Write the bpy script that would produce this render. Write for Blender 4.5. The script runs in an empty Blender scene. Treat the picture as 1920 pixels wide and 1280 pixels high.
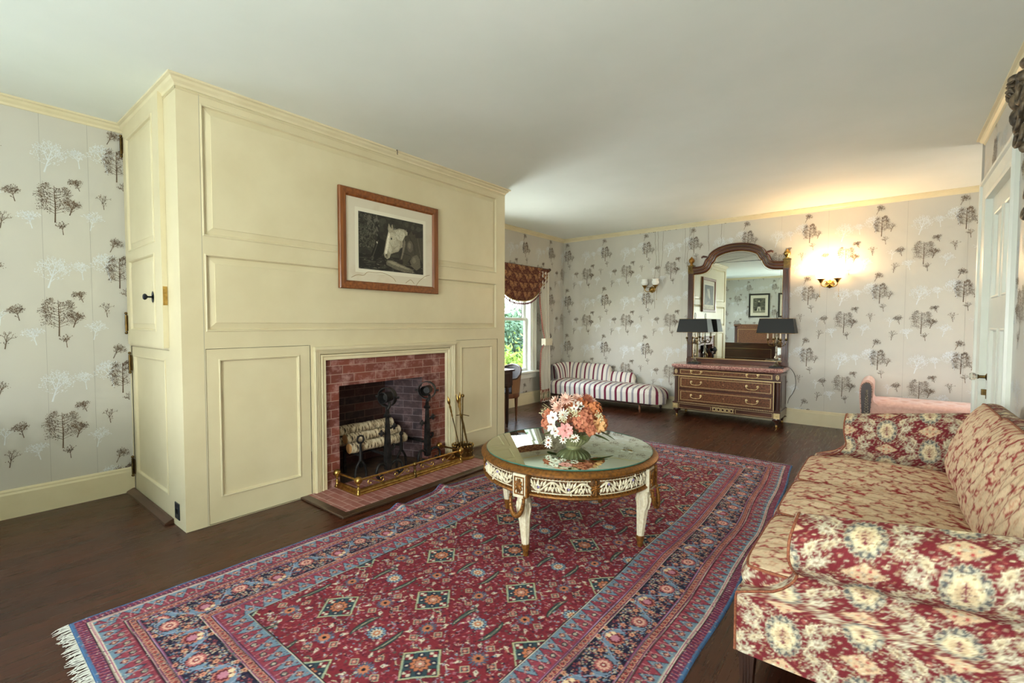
import bpy, bmesh, math, random
import numpy as np
from mathutils import Vector, Matrix
R = math.radians
PI = math.pi
sc = bpy.context.scene
C = sc.collection
random.seed(5)

# ------------------------------------------------------------------ camera, world, exposure
def setup_camera():
    pitch, yaw, roll, f = .0388, .6775, .002, 881.0
    F = Vector((-math.sin(yaw)*math.cos(pitch), math.cos(yaw)*math.cos(pitch), -math.sin(pitch)))
    Rt = Vector((math.cos(yaw), math.sin(yaw), 0)); U = Rt.cross(F)
    R2 = math.cos(roll)*Rt + math.sin(roll)*U; U2 = -math.sin(roll)*Rt + math.cos(roll)*U
    cd = bpy.data.cameras.new('camera'); co = bpy.data.objects.new('camera', cd); C.objects.link(co)
    m = Matrix((R2, U2, -F)).transposed().to_4x4(); m.translation = (0, 0, 1.36)
    co.matrix_world = m
    cd.sensor_width = 36; cd.lens = f/1920*36; cd.clip_start = .02; cd.clip_end = 300
    sc.camera = co
setup_camera()

def lin(c):
    return tuple((x/12.92 if x <= .04045 else ((x+.055)/1.055)**2.4) for x in [v/255 for v in c])

w = bpy.data.worlds.new('world'); sc.world = w; w.use_nodes = True
wn = w.node_tree; bg = wn.nodes['Background']
tc = wn.nodes.new('ShaderNodeTexCoord'); sp = wn.nodes.new('ShaderNodeSeparateXYZ')
rp = wn.nodes.new('ShaderNodeValToRGB')
rp.color_ramp.elements[0].position = .48; rp.color_ramp.elements[0].color = (.30, .33, .30, 1)
rp.color_ramp.elements[1].position = .75; rp.color_ramp.elements[1].color = (.62, .80, 1.0, 1)
e = rp.color_ramp.elements.new(.53); e.color = (.96, .97, .95, 1)
mr = wn.nodes.new('ShaderNodeMapRange'); mr.inputs['From Min'].default_value = -1; mr.inputs['From Max'].default_value = 1
wn.links.new(tc.outputs['Generated'], sp.inputs[0]); wn.links.new(sp.outputs['Z'], mr.inputs['Value'])
wn.links.new(mr.outputs[0], rp.inputs[0]); wn.links.new(rp.outputs[0], bg.inputs[0])
bg.inputs[1].default_value = 7.0

sc.view_settings.view_transform = 'Standard'
try: sc.view_settings.look = 'None'
except Exception: pass
sc.view_settings.gamma = 1.0
sc.view_settings.use_curve_mapping = False
sc.view_settings.exposure = 0.72

def area(name, loc, rot, sx, sy, power, col):
    l = bpy.data.lights.new(name, 'AREA'); l.shape = 'RECTANGLE'; l.size = sx; l.size_y = sy; l.energy = power; l.color = col
    o = bpy.data.objects.new(name, l); o.location = loc; o.rotation_euler = rot; C.objects.link(o)
    return o
# daylight through unseen windows; the alcove and desk ones are added (each lamp stands just outside its window)
area('daylight_left_window', (-5.02, -1.05, 1.45), (0, R(-90), 0), 1.75, 1.3, 22, (.62, .80, 1.0))
area('daylight_rear_window', (-.95, -2.66, 1.45), (R(132), 0, 0), 1.3, 1.75, 130, (.89, .985, .95))
area('daylight_rear_window_right', (-2.3+2.55, -2.66, 1.45), (R(132), 0, 0), .5, 1.75, 48, (.89, .985, .95))
area('added_fill_alcove', (2.50, 6.45, 1.5), (0, R(118), 0), 1.6, 1.1, 9, (1.0, .82, .66))  # added warm fill for the far right wall and ceiling
area('added_fill_desk', (-5.04, 4.78, 1.4), (0, R(-97), 0), 1.5, .75, 42, (.90, .97, 1.0))  # added fill through a hidden window, brightens the far half of the room

# ------------------------------------------------------------------ object helpers
def tag(o, label=None, cat=None, group=None, kind=None):
    if label: o['label'] = label
    if cat: o['category'] = cat
    if group: o['group'] = group
    if kind: o['kind'] = kind
    return o
def thing(name, label, cat, loc=(0, 0, 0), rz=0, group=None):
    o = bpy.data.objects.new(name, None); o.location = loc; o.rotation_euler = (0, 0, rz); C.objects.link(o)
    return tag(o, label, cat, group)
def dup(root, loc=None, rz=None, label=None):
    r = root.copy(); C.objects.link(r)
    if loc is not None: r.location = loc
    if rz is not None: r.rotation_euler = (0, 0, rz)
    if label: r['label'] = label
    for ch in list(root.children):
        c = ch.copy(); C.objects.link(c); c.parent = r
        for g in list(ch.children):
            d = g.copy(); C.objects.link(d); d.parent = c
    return r

class MB:
    def __init__(s): s.v = []; s.f = []; s.m = []; s.uv = None
    def add(s, vs, fs, mi=0):
        b = len(s.v); s.v += [tuple(p) for p in vs]
        for f in fs: s.f.append(tuple(i+b for i in f)); s.m.append(mi)
        return s
    def box(s, x0, x1, y0, y1, z0, z1, mi=0, M=None):
        vs = [(x, y, z) for z in (z0, z1) for y in (y0, y1) for x in (x0, x1)]
        if M: vs = [M(*p) for p in vs]
        return s.add(vs, [(0, 2, 3, 1), (4, 5, 7, 6), (0, 1, 5, 4), (2, 6, 7, 3), (0, 4, 6, 2), (1, 3, 7, 5)], mi)
    def loft(s, loops, cyc=True, capA=True, capB=True, ring=False, mi=0):
        n = len(loops[0]); b = len(s.v)
        for L in loops: s.v += [tuple(p) for p in L]
        k = len(loops)
        for i in range(k if ring else k-1):
            a = b+i*n; c = b+((i+1) % k)*n
            for j in range(n if cyc else n-1):
                j2 = (j+1) % n
                s.f.append((a+j, a+j2, c+j2, c+j)); s.m.append(mi)
        if cyc and not ring:
            if capA: s.f.append(tuple(b+j for j in range(n))[::-1]); s.m.append(mi)
            if capB: s.f.append(tuple(b+(k-1)*n+j for j in range(n))); s.m.append(mi)
        return s
    def lathe(s, prof, c=(0, 0, 0), seg=20, axis='z', mi=0, flute=None, M=None, ring=False):
        loops = []
        for r, h in prof:
            L = []
            for i in range(seg):
                a = 2*PI*i/seg
                rr = r*(1+(flute(a, h) if flute else 0))
                x, y = rr*math.cos(a), rr*math.sin(a)
                p = {'z': (x, y, h), 'x': (h, x, y), 'y': (y, h, x)}[axis]
                p = (p[0]+c[0], p[1]+c[1], p[2]+c[2])
                L.append(M(*p) if M else p)
            loops.append(L)
        return s.loft(loops, mi=mi, ring=ring)
    def tube(s, pts, r, seg=8, mi=0, closed=False, flat=1.0):
        P = [Vector(p) for p in pts]; n = len(P)
        rr = r if isinstance(r, (list, tuple)) else [r]*n
        loops = []; up = None
        for i in range(n):
            if closed: t = P[(i+1) % n]-P[i-1]
            else: t = P[min(i+1, n-1)]-P[max(i-1, 0)]
            if t.length < 1e-9: t = Vector((0, 0, 1))
            t.normalize()
            if up is None:
                up = Vector((0, 0, 1)) if abs(t.z) < .9 else Vector((1, 0, 0))
            a = t.cross(up)
            if a.length < 1e-6: a = t.orthogonal()
            a.normalize(); up = a.cross(t).normalized()
            loops.append([P[i]+(a*math.cos(2*PI*k/seg)+up*math.sin(2*PI*k/seg)*flat)*rr[i] for k in range(seg)])
        return s.loft(loops, ring=closed, mi=mi)
    def prism(s, poly, h0, h1, M, mi=0):
        return s.loft([[M(u, v, h0) for u, v in poly], [M(u, v, h1) for u, v in poly]], mi=mi)
    def sphere(s, c, r, seg=14, rings=8, sc3=(1, 1, 1), mi=0):
        loops = []
        for i in range(rings+1):
            a = -PI/2+PI*i/rings; a = max(min(a, PI/2-.02), -PI/2+.02)
            loops.append([(c[0]+r*sc3[0]*math.cos(a)*math.cos(2*PI*k/seg), c[1]+r*sc3[1]*math.cos(a)*math.sin(2*PI*k/seg), c[2]+r*sc3[2]*math.sin(a)) for k in range(seg)])
        return s.loft(loops, mi=mi)
    def rings(s, u0, u1, v0, v1, prof, M, cap=True, mi=0):
        """concentric mitred rings of a rectangle: prof = [(inset, out), ...]"""
        loops = []
        for d, o in prof:
            loops.append([M(u0+d, v0+d, o), M(u1-d, v0+d, o), M(u1-d, v1-d, o), M(u0+d, v1-d, o)])
        return s.loft(loops, capA=False, capB=cap, mi=mi)
    def build(s, name, mat, parent=None, smooth=None, bevel=0, recalc=True, kind=None):
        me = bpy.data.meshes.new(name)
        me.from_pydata(s.v, [], s.f)
        mats = mat if isinstance(mat, (list, tuple)) else [mat]
        for m in mats: me.materials.append(m)
        if len(mats) > 1: me.polygons.foreach_set('material_index', s.m)
        if recalc and len(s.f) < 60000:
            bm = bmesh.new(); bm.from_mesh(me)
            bmesh.ops.recalc_face_normals(bm, faces=bm.faces); bm.to_mesh(me); bm.free()
        box_uv(me)
        if smooth is not None:
            me.polygons.foreach_set('use_smooth', [True]*len(me.polygons))
            me.set_sharp_from_angle(angle=R(smooth))
        o = bpy.data.objects.new(name, me); C.objects.link(o)
        if parent: o.parent = parent
        if bevel:
            b = o.modifiers.new('bevel', 'BEVEL'); b.width = bevel; b.segments = 2; b.limit_method = 'ANGLE'; b.angle_limit = R(40)
        if kind: o['kind'] = kind
        return o

def box_uv(me):
    n = len(me.loops)
    if n == 0: return
    co = np.empty(len(me.vertices)*3); me.vertices.foreach_get('co', co); co = co.reshape(-1, 3)
    li = np.empty(n, dtype=np.int32); me.loops.foreach_get('vertex_index', li)
    nr = np.empty(len(me.polygons)*3); me.polygons.foreach_get('normal', nr); nr = np.abs(nr.reshape(-1, 3))
    lt = np.empty(len(me.polygons), dtype=np.int32); me.polygons.foreach_get('loop_total', lt)
    ax = np.repeat(nr.argmax(1), lt)
    P = co[li]
    uv = np.where((ax == 0)[:, None], P[:, [1, 2]], np.where((ax == 1)[:, None], P[:, [0, 2]], P[:, [0, 1]]))
    l = me.uv_layers.new(name='UVMap'); l.data.foreach_set('uv', uv.astype(np.float32).ravel())

def grid_obj(name, P, mat, parent=None, col=None, uv=None, flip=False, cycu=False, cycv=False, kind=None):
    """P: (nu,nv,3) array -> dense grid mesh with optional per-vertex colour (linear) """
    nu, nv = P.shape[:2]
    idx = np.arange(nu*nv).reshape(nu, nv)
    a = idx if not cycu else np.vstack([idx, idx[:1]])
    if cycv: a = np.hstack([a, a[:, :1]])
    q = np.stack([a[:-1, :-1], a[1:, :-1], a[1:, 1:], a[:-1, 1:]], -1).reshape(-1, 4)
    if flip: q = q[:, ::-1]
    me = bpy.data.meshes.new(name)
    me.vertices.add(nu*nv); me.vertices.foreach_set('co', P.reshape(-1).astype(np.float32))
    nf = len(q); me.loops.add(nf*4); me.loops.foreach_set('vertex_index', q.reshape(-1).astype(np.int32))
    me.polygons.add(nf); me.polygons.foreach_set('loop_start', np.arange(0, nf*4, 4, dtype=np.int32))
    me.update(calc_edges=True); me.validate()
    me.polygons.foreach_set('use_smooth', np.ones(len(me.polygons), dtype=bool))
    me.materials.append(mat)
    if col is not None:
        at = me.color_attributes.new('Col', 'FLOAT_COLOR', 'POINT')
        cc = np.ones((nu*nv, 4), dtype=np.float32); cc[:, :3] = col.reshape(-1, 3)
        at.data.foreach_set('color', cc.ravel())
    if uv is not None:
        l = me.uv_layers.new(name='UVMap'); li = np.empty(len(me.loops), dtype=np.int32); me.loops.foreach_get('vertex_index', li)
        l.data.foreach_set('uv', uv.reshape(-1, 2)[li].astype(np.float32).ravel())
    else: box_uv(me)
    o = bpy.data.objects.new(name, me); C.objects.link(o)
    if parent: o.parent = parent
    if kind: o['kind'] = kind
    return o

# ------------------------------------------------------------------ materials
def mat(name, col=(200, 200, 200), rough=.5, metal=0, spec=.5, coat=0, **k):
    m = bpy.data.materials.new(name); m.use_nodes = True
    b = m.node_tree.nodes['Principled BSDF']
    b.inputs['Base Color'].default_value = (*lin(col), 1); b.inputs['Roughness'].default_value = rough
    b.inputs['Metallic'].default_value = metal; b.inputs['Specular IOR Level'].default_value = spec
    b.inputs['Coat Weight'].default_value = coat; b.inputs['Coat Roughness'].default_value = .08
    return m
def nd(m, t, **k):
    n = m.node_tree.nodes.new(t)
    for a, v in k.items(): setattr(n, a, v)
    return n
def lk(m, a, b): m.node_tree.links.new(a, b)
def bs(m): return m.node_tree.nodes['Principled BSDF']
def coords(m, src='Object', scale=(1, 1, 1), rot=(0, 0, 0)):
    t = nd(m, 'ShaderNodeTexCoord'); mp = nd(m, 'ShaderNodeMapping')
    mp.inputs['Scale'].default_value = scale; mp.inputs['Rotation'].default_value = rot
    lk(m, t.outputs[src], mp.inputs[0]); return mp.outputs[0]
def noise(m, vec, scale=5, detail=4, rough=.55, dist=0):
    n = nd(m, 'ShaderNodeTexNoise'); n.inputs['Scale'].default_value = scale; n.inputs['Detail'].default_value = detail
    n.inputs['Roughness'].default_value = rough; n.inputs['Distortion'].default_value = dist; lk(m, vec, n.inputs['Vector']); return n.outputs['Fac']
def ramp(m, fac, stops, interp='LINEAR'):
    r = nd(m, 'ShaderNodeValToRGB'); r.color_ramp.interpolation = interp
    el = r.color_ramp.elements
    while len(el) < len(stops): el.new(.5)
    for e_, (p, c) in zip(el, stops): e_.position = p; e_.color = (*lin(c), 1)
    lk(m, fac, r.inputs[0]); return r.outputs[0]
def bump(m, h, strength=.2, dist=.002):
    b = nd(m, 'ShaderNodeBump'); b.inputs['Strength'].default_value = strength; b.inputs['Distance'].default_value = dist
    lk(m, h, b.inputs['Height']); lk(m, b.outputs[0], bs(m).inputs['Normal'])
def noisy(name, c1, c2, scale=6, rough=.5, metal=0, stretch=(1, 1, 1), bmp=.1, bd=.001, lo=.35, hi=.65, detail=4, coat=0, src='Object', spec=.5):
    m = mat(name, c1, rough, metal, spec, coat)
    v = coords(m, src, stretch); n = noise(m, v, scale, detail)
    lk(m, ramp(m, n, [(lo, c1), (hi, c2)]), bs(m).inputs['Base Color'])
    if bmp: bump(m, n, bmp, bd)
    return m
def wood(name, dark, light, axis=0, scale=14, rough=.35, coat=.2, bmp=.08):
    st = [1, 1, 1]; st = [s_*1.0 for s_ in st]; st[axis] = .07
    return noisy(name, dark, light, scale, rough, stretch=tuple(st), bmp=bmp, detail=6, coat=coat, lo=.3, hi=.7)

M_paint = noisy('cream_paint', (218, 206, 170), (212, 199, 162), 3, .42, bmp=.05, bd=.002)
M_trim = noisy('cream_trim_paint', (224, 212, 176), (217, 204, 166), 4, .4, bmp=.04)
M_white = noisy('white_gloss_paint', (230, 232, 222), (224, 226, 214), 4, .35, bmp=.03)
M_ceil = noisy('ceiling_plaster', (236, 239, 232), (230, 234, 226), 1.2, .75, bmp=.12, bd=.004)
M_brass = noisy('aged_brass', (150, 118, 62), (196, 160, 92), 30, .3, 1, bmp=.05)
M_brass_dk = noisy('dark_brass', (92, 74, 44), (128, 104, 62), 30, .38, 1, bmp=.05)
M_gilt = noisy('gilding', (170, 122, 52), (120, 82, 38), 40, .42, .75, bmp=.15, bd=.0015)
M_goldline = mat('gilt_inlay', (214, 190, 138), .35, .6)
M_iron = noisy('wrought_iron', (28, 27, 28), (58, 54, 52), 25, .55, .6, bmp=.3, bd=.002)
M_black = mat('black_shade_paper', (14, 16, 17), .55)
M_dark = mat('dark_gap', (22, 18, 15), .8)
M_oak = wood('oak_frame_wood', (100, 50, 18), (150, 88, 38), 1, 40, .4, .2)
M_oak_v = wood('oak_frame_wood_upright', (100, 50, 18), (150, 88, 38), 2, 40, .4, .2)
M_mahog = wood('mahogany', (52, 27, 20), (96, 54, 38), 0, 30, .3, .35)
M_mahog_v = wood('mahogany_upright', (48, 26, 20), (84, 48, 34), 2, 30, .3, .35)
M_burl = noisy('figured_mahogany_veneer', (78, 44, 28), (134, 86, 56), 45, .28, coat=.4, bmp=.0, detail=6, lo=.35, hi=.68)
M_darkwood = wood('dark_stained_wood', (36, 20, 14), (66, 40, 28), 2, 25, .35, .3)
M_walnut = wood('walnut_chair_wood', (92, 52, 30), (138, 86, 52), 2, 25, .38, .3)
M_mirror = mat('mirror_glass', (222, 226, 220), .0, 1.0)
M_tabletop = mat('mirrored_table_glass', (196, 206, 190), .01, 1.0)
M_glassedge = mat('green_glass_edge', (60, 110, 96), .1)
M_knobdark = mat('dark_metal_knob', (40, 42, 48), .25, .8)

def glass_mat():
    m = bpy.data.materials.new('window_glass'); m.use_nodes = True; nt = m.node_tree
    nt.nodes.remove(nt.nodes['Principled BSDF'])
    out = nt.nodes['Material Output']; mx = nt.nodes.new('ShaderNodeMixShader'); tr = nt.nodes.new('ShaderNodeBsdfTransparent'); gl = nt.nodes.new('ShaderNodeBsdfGlossy')
    gl.inputs['Roughness'].default_value = .01; lw = nt.nodes.new('ShaderNodeLayerWeight'); lw.inputs[0].default_value = .5; pw = nt.nodes.new('ShaderNodeMath'); pw.operation = 'POWER'; pw.inputs[1].default_value = 5; fr = nt.nodes.new('ShaderNodeMath'); fr.operation = 'MULTIPLY_ADD'; fr.inputs[1].default_value = .5; fr.inputs[2].default_value = .03; nt.links.new(lw.outputs['Facing'], pw.inputs[0]); nt.links.new(pw.outputs[0], fr.inputs[0])
    nt.links.new(fr.outputs[0], mx.inputs[0]); nt.links.new(tr.outputs[0], mx.inputs[1]); nt.links.new(gl.outputs[0], mx.inputs[2]); nt.links.new(mx.outputs[0], out.inputs[0])
    return m
M_glass = glass_mat()

def emit(name, col, strength):
    m = mat(name, col, .4); b = bs(m); b.inputs['Emission Color'].default_value = (*lin(col), 1); b.inputs['Emission Strength'].default_value = strength
    return m

def brick_mat(name, c1, c2, mortar, rowh=.072, bw=.215, pale=.25, rough=.75, soot=0):
    m = mat(name, c1, rough)
    uv = coords(m, 'UV')
    b = nd(m, 'ShaderNodeTexBrick'); b.offset = .5
    b.inputs['Scale'].default_value = 1; b.inputs['Brick Width'].default_value = bw; b.inputs['Row Height'].default_value = rowh
    b.inputs['Mortar Size'].default_value = .0035; b.inputs['Mortar Smooth'].default_value = .3; b.inputs['Bias'].default_value = 0
    b.inputs['Color1'].default_value = (*lin(c1), 1); b.inputs['Color2'].default_value = (*lin(c2), 1); b.inputs['Mortar'].default_value = (*lin(mortar), 1)
    lk(m, uv, b.inputs['Vector'])
    n = noise(m, uv, 9, 6, .7)
    mx = nd(m, 'ShaderNodeMix', data_type='RGBA'); mx.inputs['B'].default_value = (*lin((196, 160, 154)), 1)
    rr = nd(m, 'ShaderNodeMapRange'); rr.inputs['From Min'].default_value = .48; rr.inputs['From Max'].default_value = .75; rr.inputs['To Max'].default_value = pale
    lk(m, n, rr.inputs['Value']); lk(m, rr.outputs[0], mx.inputs['Factor']); lk(m, b.outputs['Color'], mx.inputs['A'])
    lk(m, mx.outputs['Result'], bs(m).inputs['Base Color'])
    bump(m, b.outputs['Fac'], -.5, .004)
    return m
M_brick = brick_mat('red_brick_pale_bloom', (128, 66, 52), (98, 48, 40), (160, 132, 120), pale=.85, rough=.5)
M_brick_in = brick_mat('sooty_firebox_brick', (84, 46, 36), (50, 32, 28), (106, 80, 68), pale=.12)
M_brick_side = brick_mat('grey_violet_firebox_brick', (84, 62, 64), (64, 52, 58), (128, 112, 114), pale=.35)
M_hearth = brick_mat('hearth_brick', (158, 98, 90), (136, 80, 74), (196, 168, 160), rowh=.062, bw=.20, pale=.6, rough=.55)

def floor_mat():
    m = mat('brown_stained_boards', (60, 36, 24), .3, spec=.38)
    v = coords(m, 'Object', (1, 1, 1), (0, 0, R(90)))
    b = nd(m, 'ShaderNodeTexBrick'); b.offset = .37; b.inputs['Scale'].default_value = 1
    b.inputs['Brick Width'].default_value = 1.9; b.inputs['Row Height'].default_value = .083; b.inputs['Mortar Size'].default_value = .0009
    b.inputs['Color1'].default_value = (*lin((84, 42, 23)), 1); b.inputs['Color2'].default_value = (*lin((64, 31, 17)), 1); b.inputs['Mortar'].default_value = (*lin((28, 17, 12)), 1)
    lk(m, v, b.inputs['Vector'])
    v2 = coords(m, 'Object', (10, .6, 1)); n = noise(m, v2, 5, 8, .7)
    mx = nd(m, 'ShaderNodeMix', data_type='RGBA', blend_type='MULTIPLY'); mx.inputs['Factor'].default_value = .75
    lk(m, b.outputs['Color'], mx.inputs['A']); lk(m, ramp(m, n, [(.3, (150, 138, 130)), (.7, (255, 250, 244))]), mx.inputs['B'])
    # worn streaks along the boards
    v3 = coords(m, 'Object', (14, .9, 1)); n3 = noise(m, v3, 3, 10, .75)
    mx2 = nd(m, 'ShaderNodeMix', data_type='RGBA'); mx2.inputs['B'].default_value = (*lin((128, 96, 72)), 1)
    r3 = nd(m, 'ShaderNodeMapRange'); r3.inputs['From Min'].default_value = .66; r3.inputs['From Max'].default_value = .8; r3.inputs['To Max'].default_value = .6
    lk(m, n3, r3.inputs['Value']); lk(m, r3.outputs[0], mx2.inputs['Factor']); lk(m, mx.outputs['Result'], mx2.inputs['A'])
    lk(m, mx2.outputs['Result'], bs(m).inputs['Base Color'])
    rg = nd(m, 'ShaderNodeMapRange'); rg.inputs['To Min'].default_value = .16; rg.inputs['To Max'].default_value = .42; lk(m, n, rg.inputs['Value']); lk(m, rg.outputs[0], bs(m).inputs['Roughness'])
    bump(m, b.outputs['Fac'], -.3, .001)
    return m
M_floor = floor_mat()
def paper_mat():
    m = mat('wallpaper_ground', (196, 195, 187), .38)
    v = coords(m, 'Object', (1, 1, 1)); n = noise(m, v, 1.3, 3)
    lk(m, ramp(m, n, [(.35, (194, 190, 180)), (.65, (201, 196, 183))]), bs(m).inputs['Base Color'])
    n2 = noise(m, coords(m, 'Object', (3, 3, 60)), 12, 3); bump(m, n2, .08, .001)
    return m
M_paper = paper_mat()
M_print = noisy('brown_tree_print', (86, 68, 52), (112, 90, 68), 30, .5, bmp=0)
M_silver = noisy('silver_tree_print', (212, 216, 218), (222, 225, 226), 30, .45, .15, bmp=0)
M_seam = mat('paper_seam', (150, 146, 136), .6)
M_stain = mat('damp_stain', (120, 108, 84), .6)
def colfab(name, rough=.85, bscale=900, bst=.4, bd=.0012, sheen=.0):
    m = mat(name, (150, 100, 90), rough, spec=.25)
    a = nd(m, 'ShaderNodeAttribute', attribute_name='Col'); lk(m, a.outputs['Color'], bs(m).inputs['Base Color'])
    n = noise(m, coords(m, 'Object'), bscale, 2); bump(m, n, bst, bd)
    bs(m).inputs['Sheen Weight'].default_value = sheen
    return m
M_rug = colfab('knotted_wool_rug', .95, 420, .5, .002)
M_sofa = colfab('tapestry_upholstery', .8, 700, .35)
M_print_art = colfab('engraving_print', .5, 50, 0); bs(M_print_art).inputs['Coat Weight'].default_value = .3

# ================================================================== THE ROOM
XL, XB, XR, YB, YC, YR, H = -4.74, -3.514, .575, 7.41, 1.01, -2.5, 2.9
XA = 2.3           # far side of the alcove to the right of the door wall
YK = 5.53          # corner where the door wall ends
YE = 4.23          # far end of the chimney breast
def ML(x0): return lambda u, v, o: (x0+o, u, v)            # wall facing +x : u = y, v = z
def MR(x0): return lambda u, v, o: (x0-o, u, v)            # wall facing -x
def MBk(y0): return lambda u, v, o: (u, y0-o, v)           # wall facing -y
def MF(y0): return lambda u, v, o: (u, y0+o, v)            # wall facing +y

def holed(mb, u0, u1, v0, v1, holes, M, mi=0):
    us = sorted({u0, u1, *[h[0] for h in holes], *[h[1] for h in holes]}); vs = sorted({v0, v1, *[h[2] for h in holes], *[h[3] for h in holes]})
    us = [u for u in us if u0 <= u <= u1]; vs = [v for v in vs if v0 <= v <= v1]
    for a, b in zip(us, us[1:]):
        for c, d in zip(vs, vs[1:]):
            mu, mv = (a+b)/2, (c+d)/2
            if any(h[0] < mu < h[1] and h[2] < mv < h[3] for h in holes): continue
            mb.add([M(a, c, 0), M(b, c, 0), M(b, d, 0), M(a, d, 0)], [(0, 1, 2, 3)], mi)

# ---- wallpaper motifs: flat printed trees, part of the wall's own mesh
def branchy(rng, h, wid, lean=0, kind='tree', th=.0035, n=9):
    """list of quads (4 pts 2D) : trunk, branches, leaf dabs"""
    q = []
    def seg(a, b, w0, w1):
        dx, dy = b[0]-a[0], b[1]-a[1]; L = math.hypot(dx, dy) or 1e-6; nx, ny = -dy/L, dx/L
        q.append([(a[0]-nx*w0, a[1]-ny*w0), (b[0]-nx*w1, b[1]-ny*w1), (b[0]+nx*w1, b[1]+ny*w1), (a[0]+nx*w0, a[1]+ny*w0)])
    def dab(x, y, s):
        a = rng.uniform(0, PI); c, d = math.cos(a)*s, math.sin(a)*s
        q.append([(x-c, y-d), (x+d*.55, y-c*.55), (x+c, y+d), (x-d*.55, y+c*.55)])
    def twig(x, y, ang, L, w, lev):
        x2, y2 = x+math.cos(ang)*L, y+math.sin(ang)*L; seg((x, y), (x2, y2), w, w*.6)
        if lev == 0:
            for _ in range(4): dab(x2+rng.gauss(0, .0055), y2+rng.gauss(0, .005), rng.uniform(.0026, .0048))
            return
        for s_ in (-1, 1, 0) if lev > 1 else (-1, 1):
            twig(x2, y2, ang+s_*rng.uniform(.35, .7), L*rng.uniform(.55, .8), w*.65, lev-1)
            if rng.random() < .6: twig((x+x2)/2, (y+y2)/2, ang+s_*rng.uniform(.5, .9), L*.45, w*.5, 0)
    if kind == 'tall':
        pts = [(lean*t*h+rng.gauss(0, .0015), t*h) for t in (0, .25, .5, .75, 1)]
        for i in range(4): seg(pts[i], pts[i+1], th*(1-i*.2), th*(.8-i*.18))
        for i in range(n):
            t = .24+.66*i/(n-1); s_ = 1 if i % 2 else -1
            L = wid*.225*math.sqrt(max(.12, 1-((t-.50)/.52)**2))
            twig(lean*t*h, t*h, PI/2-s_*rng.uniform(.95, 1.25), L, th*.38, 2)
            if i % 2: twig(lean*t*h, t*h, PI/2-s_*.4, L*.6, th*.3, 1)
        for i in range(11):
            t = (i+.5)/11; a = i*2.4; r_ = .80+.2*rng.random(); cx_ = wid*.34*r_*math.cos(a)*math.sqrt(max(.1, 1-((t-.45)/.6)**2)); cy_ = h*(.30+.66*t)
            for _ in range(7): dab(cx_+rng.gauss(0, .009), cy_+rng.gauss(0, .007), rng.uniform(.0024, .0044))
            seg((lean*cy_, cy_-.02), (cx_, cy_), th*.3, th*.12)
    else:
        twig(0, 0, PI/2+lean, h*.40, th, {'round': 3, 'big': 3}.get(kind, 2))
        if kind == 'big':
            for _ in range(150):
                a = rng.uniform(0, 2*PI); r_ = math.sqrt(rng.random()); dab(-lean*h*.5+r_*wid*.5*math.cos(a), h*.62+r_*h*.36*math.sin(a), rng.uniform(.003, .0065))
    return q
_rng = random.Random(11)
MOTIF = [ # (u, v, quads, silver)
    (0, 0, branchy(_rng, .265, .22, .0, 'tall', .0042, 9), 0),
    (.077, .065, branchy(_rng, .115, .1, -.3, 'round', .0036), 0),
    (.04, -.083, branchy(_rng, .10, .09, .1, 'small', .0026), 0),
    (.137, .253, branchy(_rng, .085, .1, .35, 'round', .0022), 0),
    (.274, .143, branchy(_rng, .115, .09, .12, 'small', .0024), 0),
    (-.2, .114, branchy(_rng, .11, .12, .2, 'round', .0028), 0),
    (-.275, -.082, branchy(_rng, .125, .1, -.15, 'small', .003), 0),
    (.302, -.178, branchy(_rng, .105, .12, -.4, 'round', .0028), 0),
    (.353, .37, branchy(_rng, .24, .17, .02, 'tall', .0042, 10), 0),
    (.443, .42, branchy(_rng, .11, .08, -.3, 'small', .003), 0),
    (.398, .27, branchy(_rng, .10, .09, .1, 'small', .0026), 0),
    (-.05, .35, branchy(_rng, .22, .20, -.25, 'big', .005), 1),
    (.14, .42, branchy(_rng, .13, .1, .1, 'round', .003), 1),
    (.19, -.03, branchy(_rng, .14, .1, -.2, 'round', .003), 1),
    (.30, -.40, branchy(_rng, .21, .2, .2, 'big', .005), 1),
    (-.12, -.06, branchy(_rng, .12, .1, .2, 'round', .003), 1),
    (.46, .08, branchy(_rng, .13, .1, -.1, 'small', .003), 1)]
def print_trees(mb, u0, u1, v0, v1, ou, ov, M, holes=(), mirror=False, z=.0008):
    PU, PV = .755, .825
    for i in range(int((u0-ou)/PU)-2, int((u1-ou)/PU)+3):
        for j in range(int((v0-ov)/PV)-2, int((v1-ov)/PV)+3):
            for mu, mv, qs, sil in MOTIF:
                bx, by = ou+i*PU+mu, ov+j*PV+mv
                if bx < u0-.2 or bx > u1+.2 or by < v0-.35 or by > v1+.1: continue
                for q in qs:
                    P = [((bx+x) if not mirror else (2*ou-(bx+x)), by+y) for x, y in q]
                    if any(p[0] < u0+.002 or p[0] > u1-.002 or p[1] < v0+.002 or p[1] > v1-.002 for p in P): continue
                    if any(h[0] < P[0][0] < h[1] and h[2] < P[0][1] < h[3] for h in holes): continue
                    zz = (z if sil else z*2)+_rng.random()*.0006; mb.add([M(p[0], p[1], zz) for p in P], [(0, 1, 2, 3)], 2 if sil else 1)
def seams(mb, us, v0, v1, M, mi=3):
    for u in us: mb.add([M(u, v0, .0006), M(u+.0016, v0, .0006), M(u+.0016, v1, .0006), M(u, v1, .0006)], [(0, 1, 2, 3)], mi)
PAP = [M_paper, M_print, M_silver, M_seam, M_stain]
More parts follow.
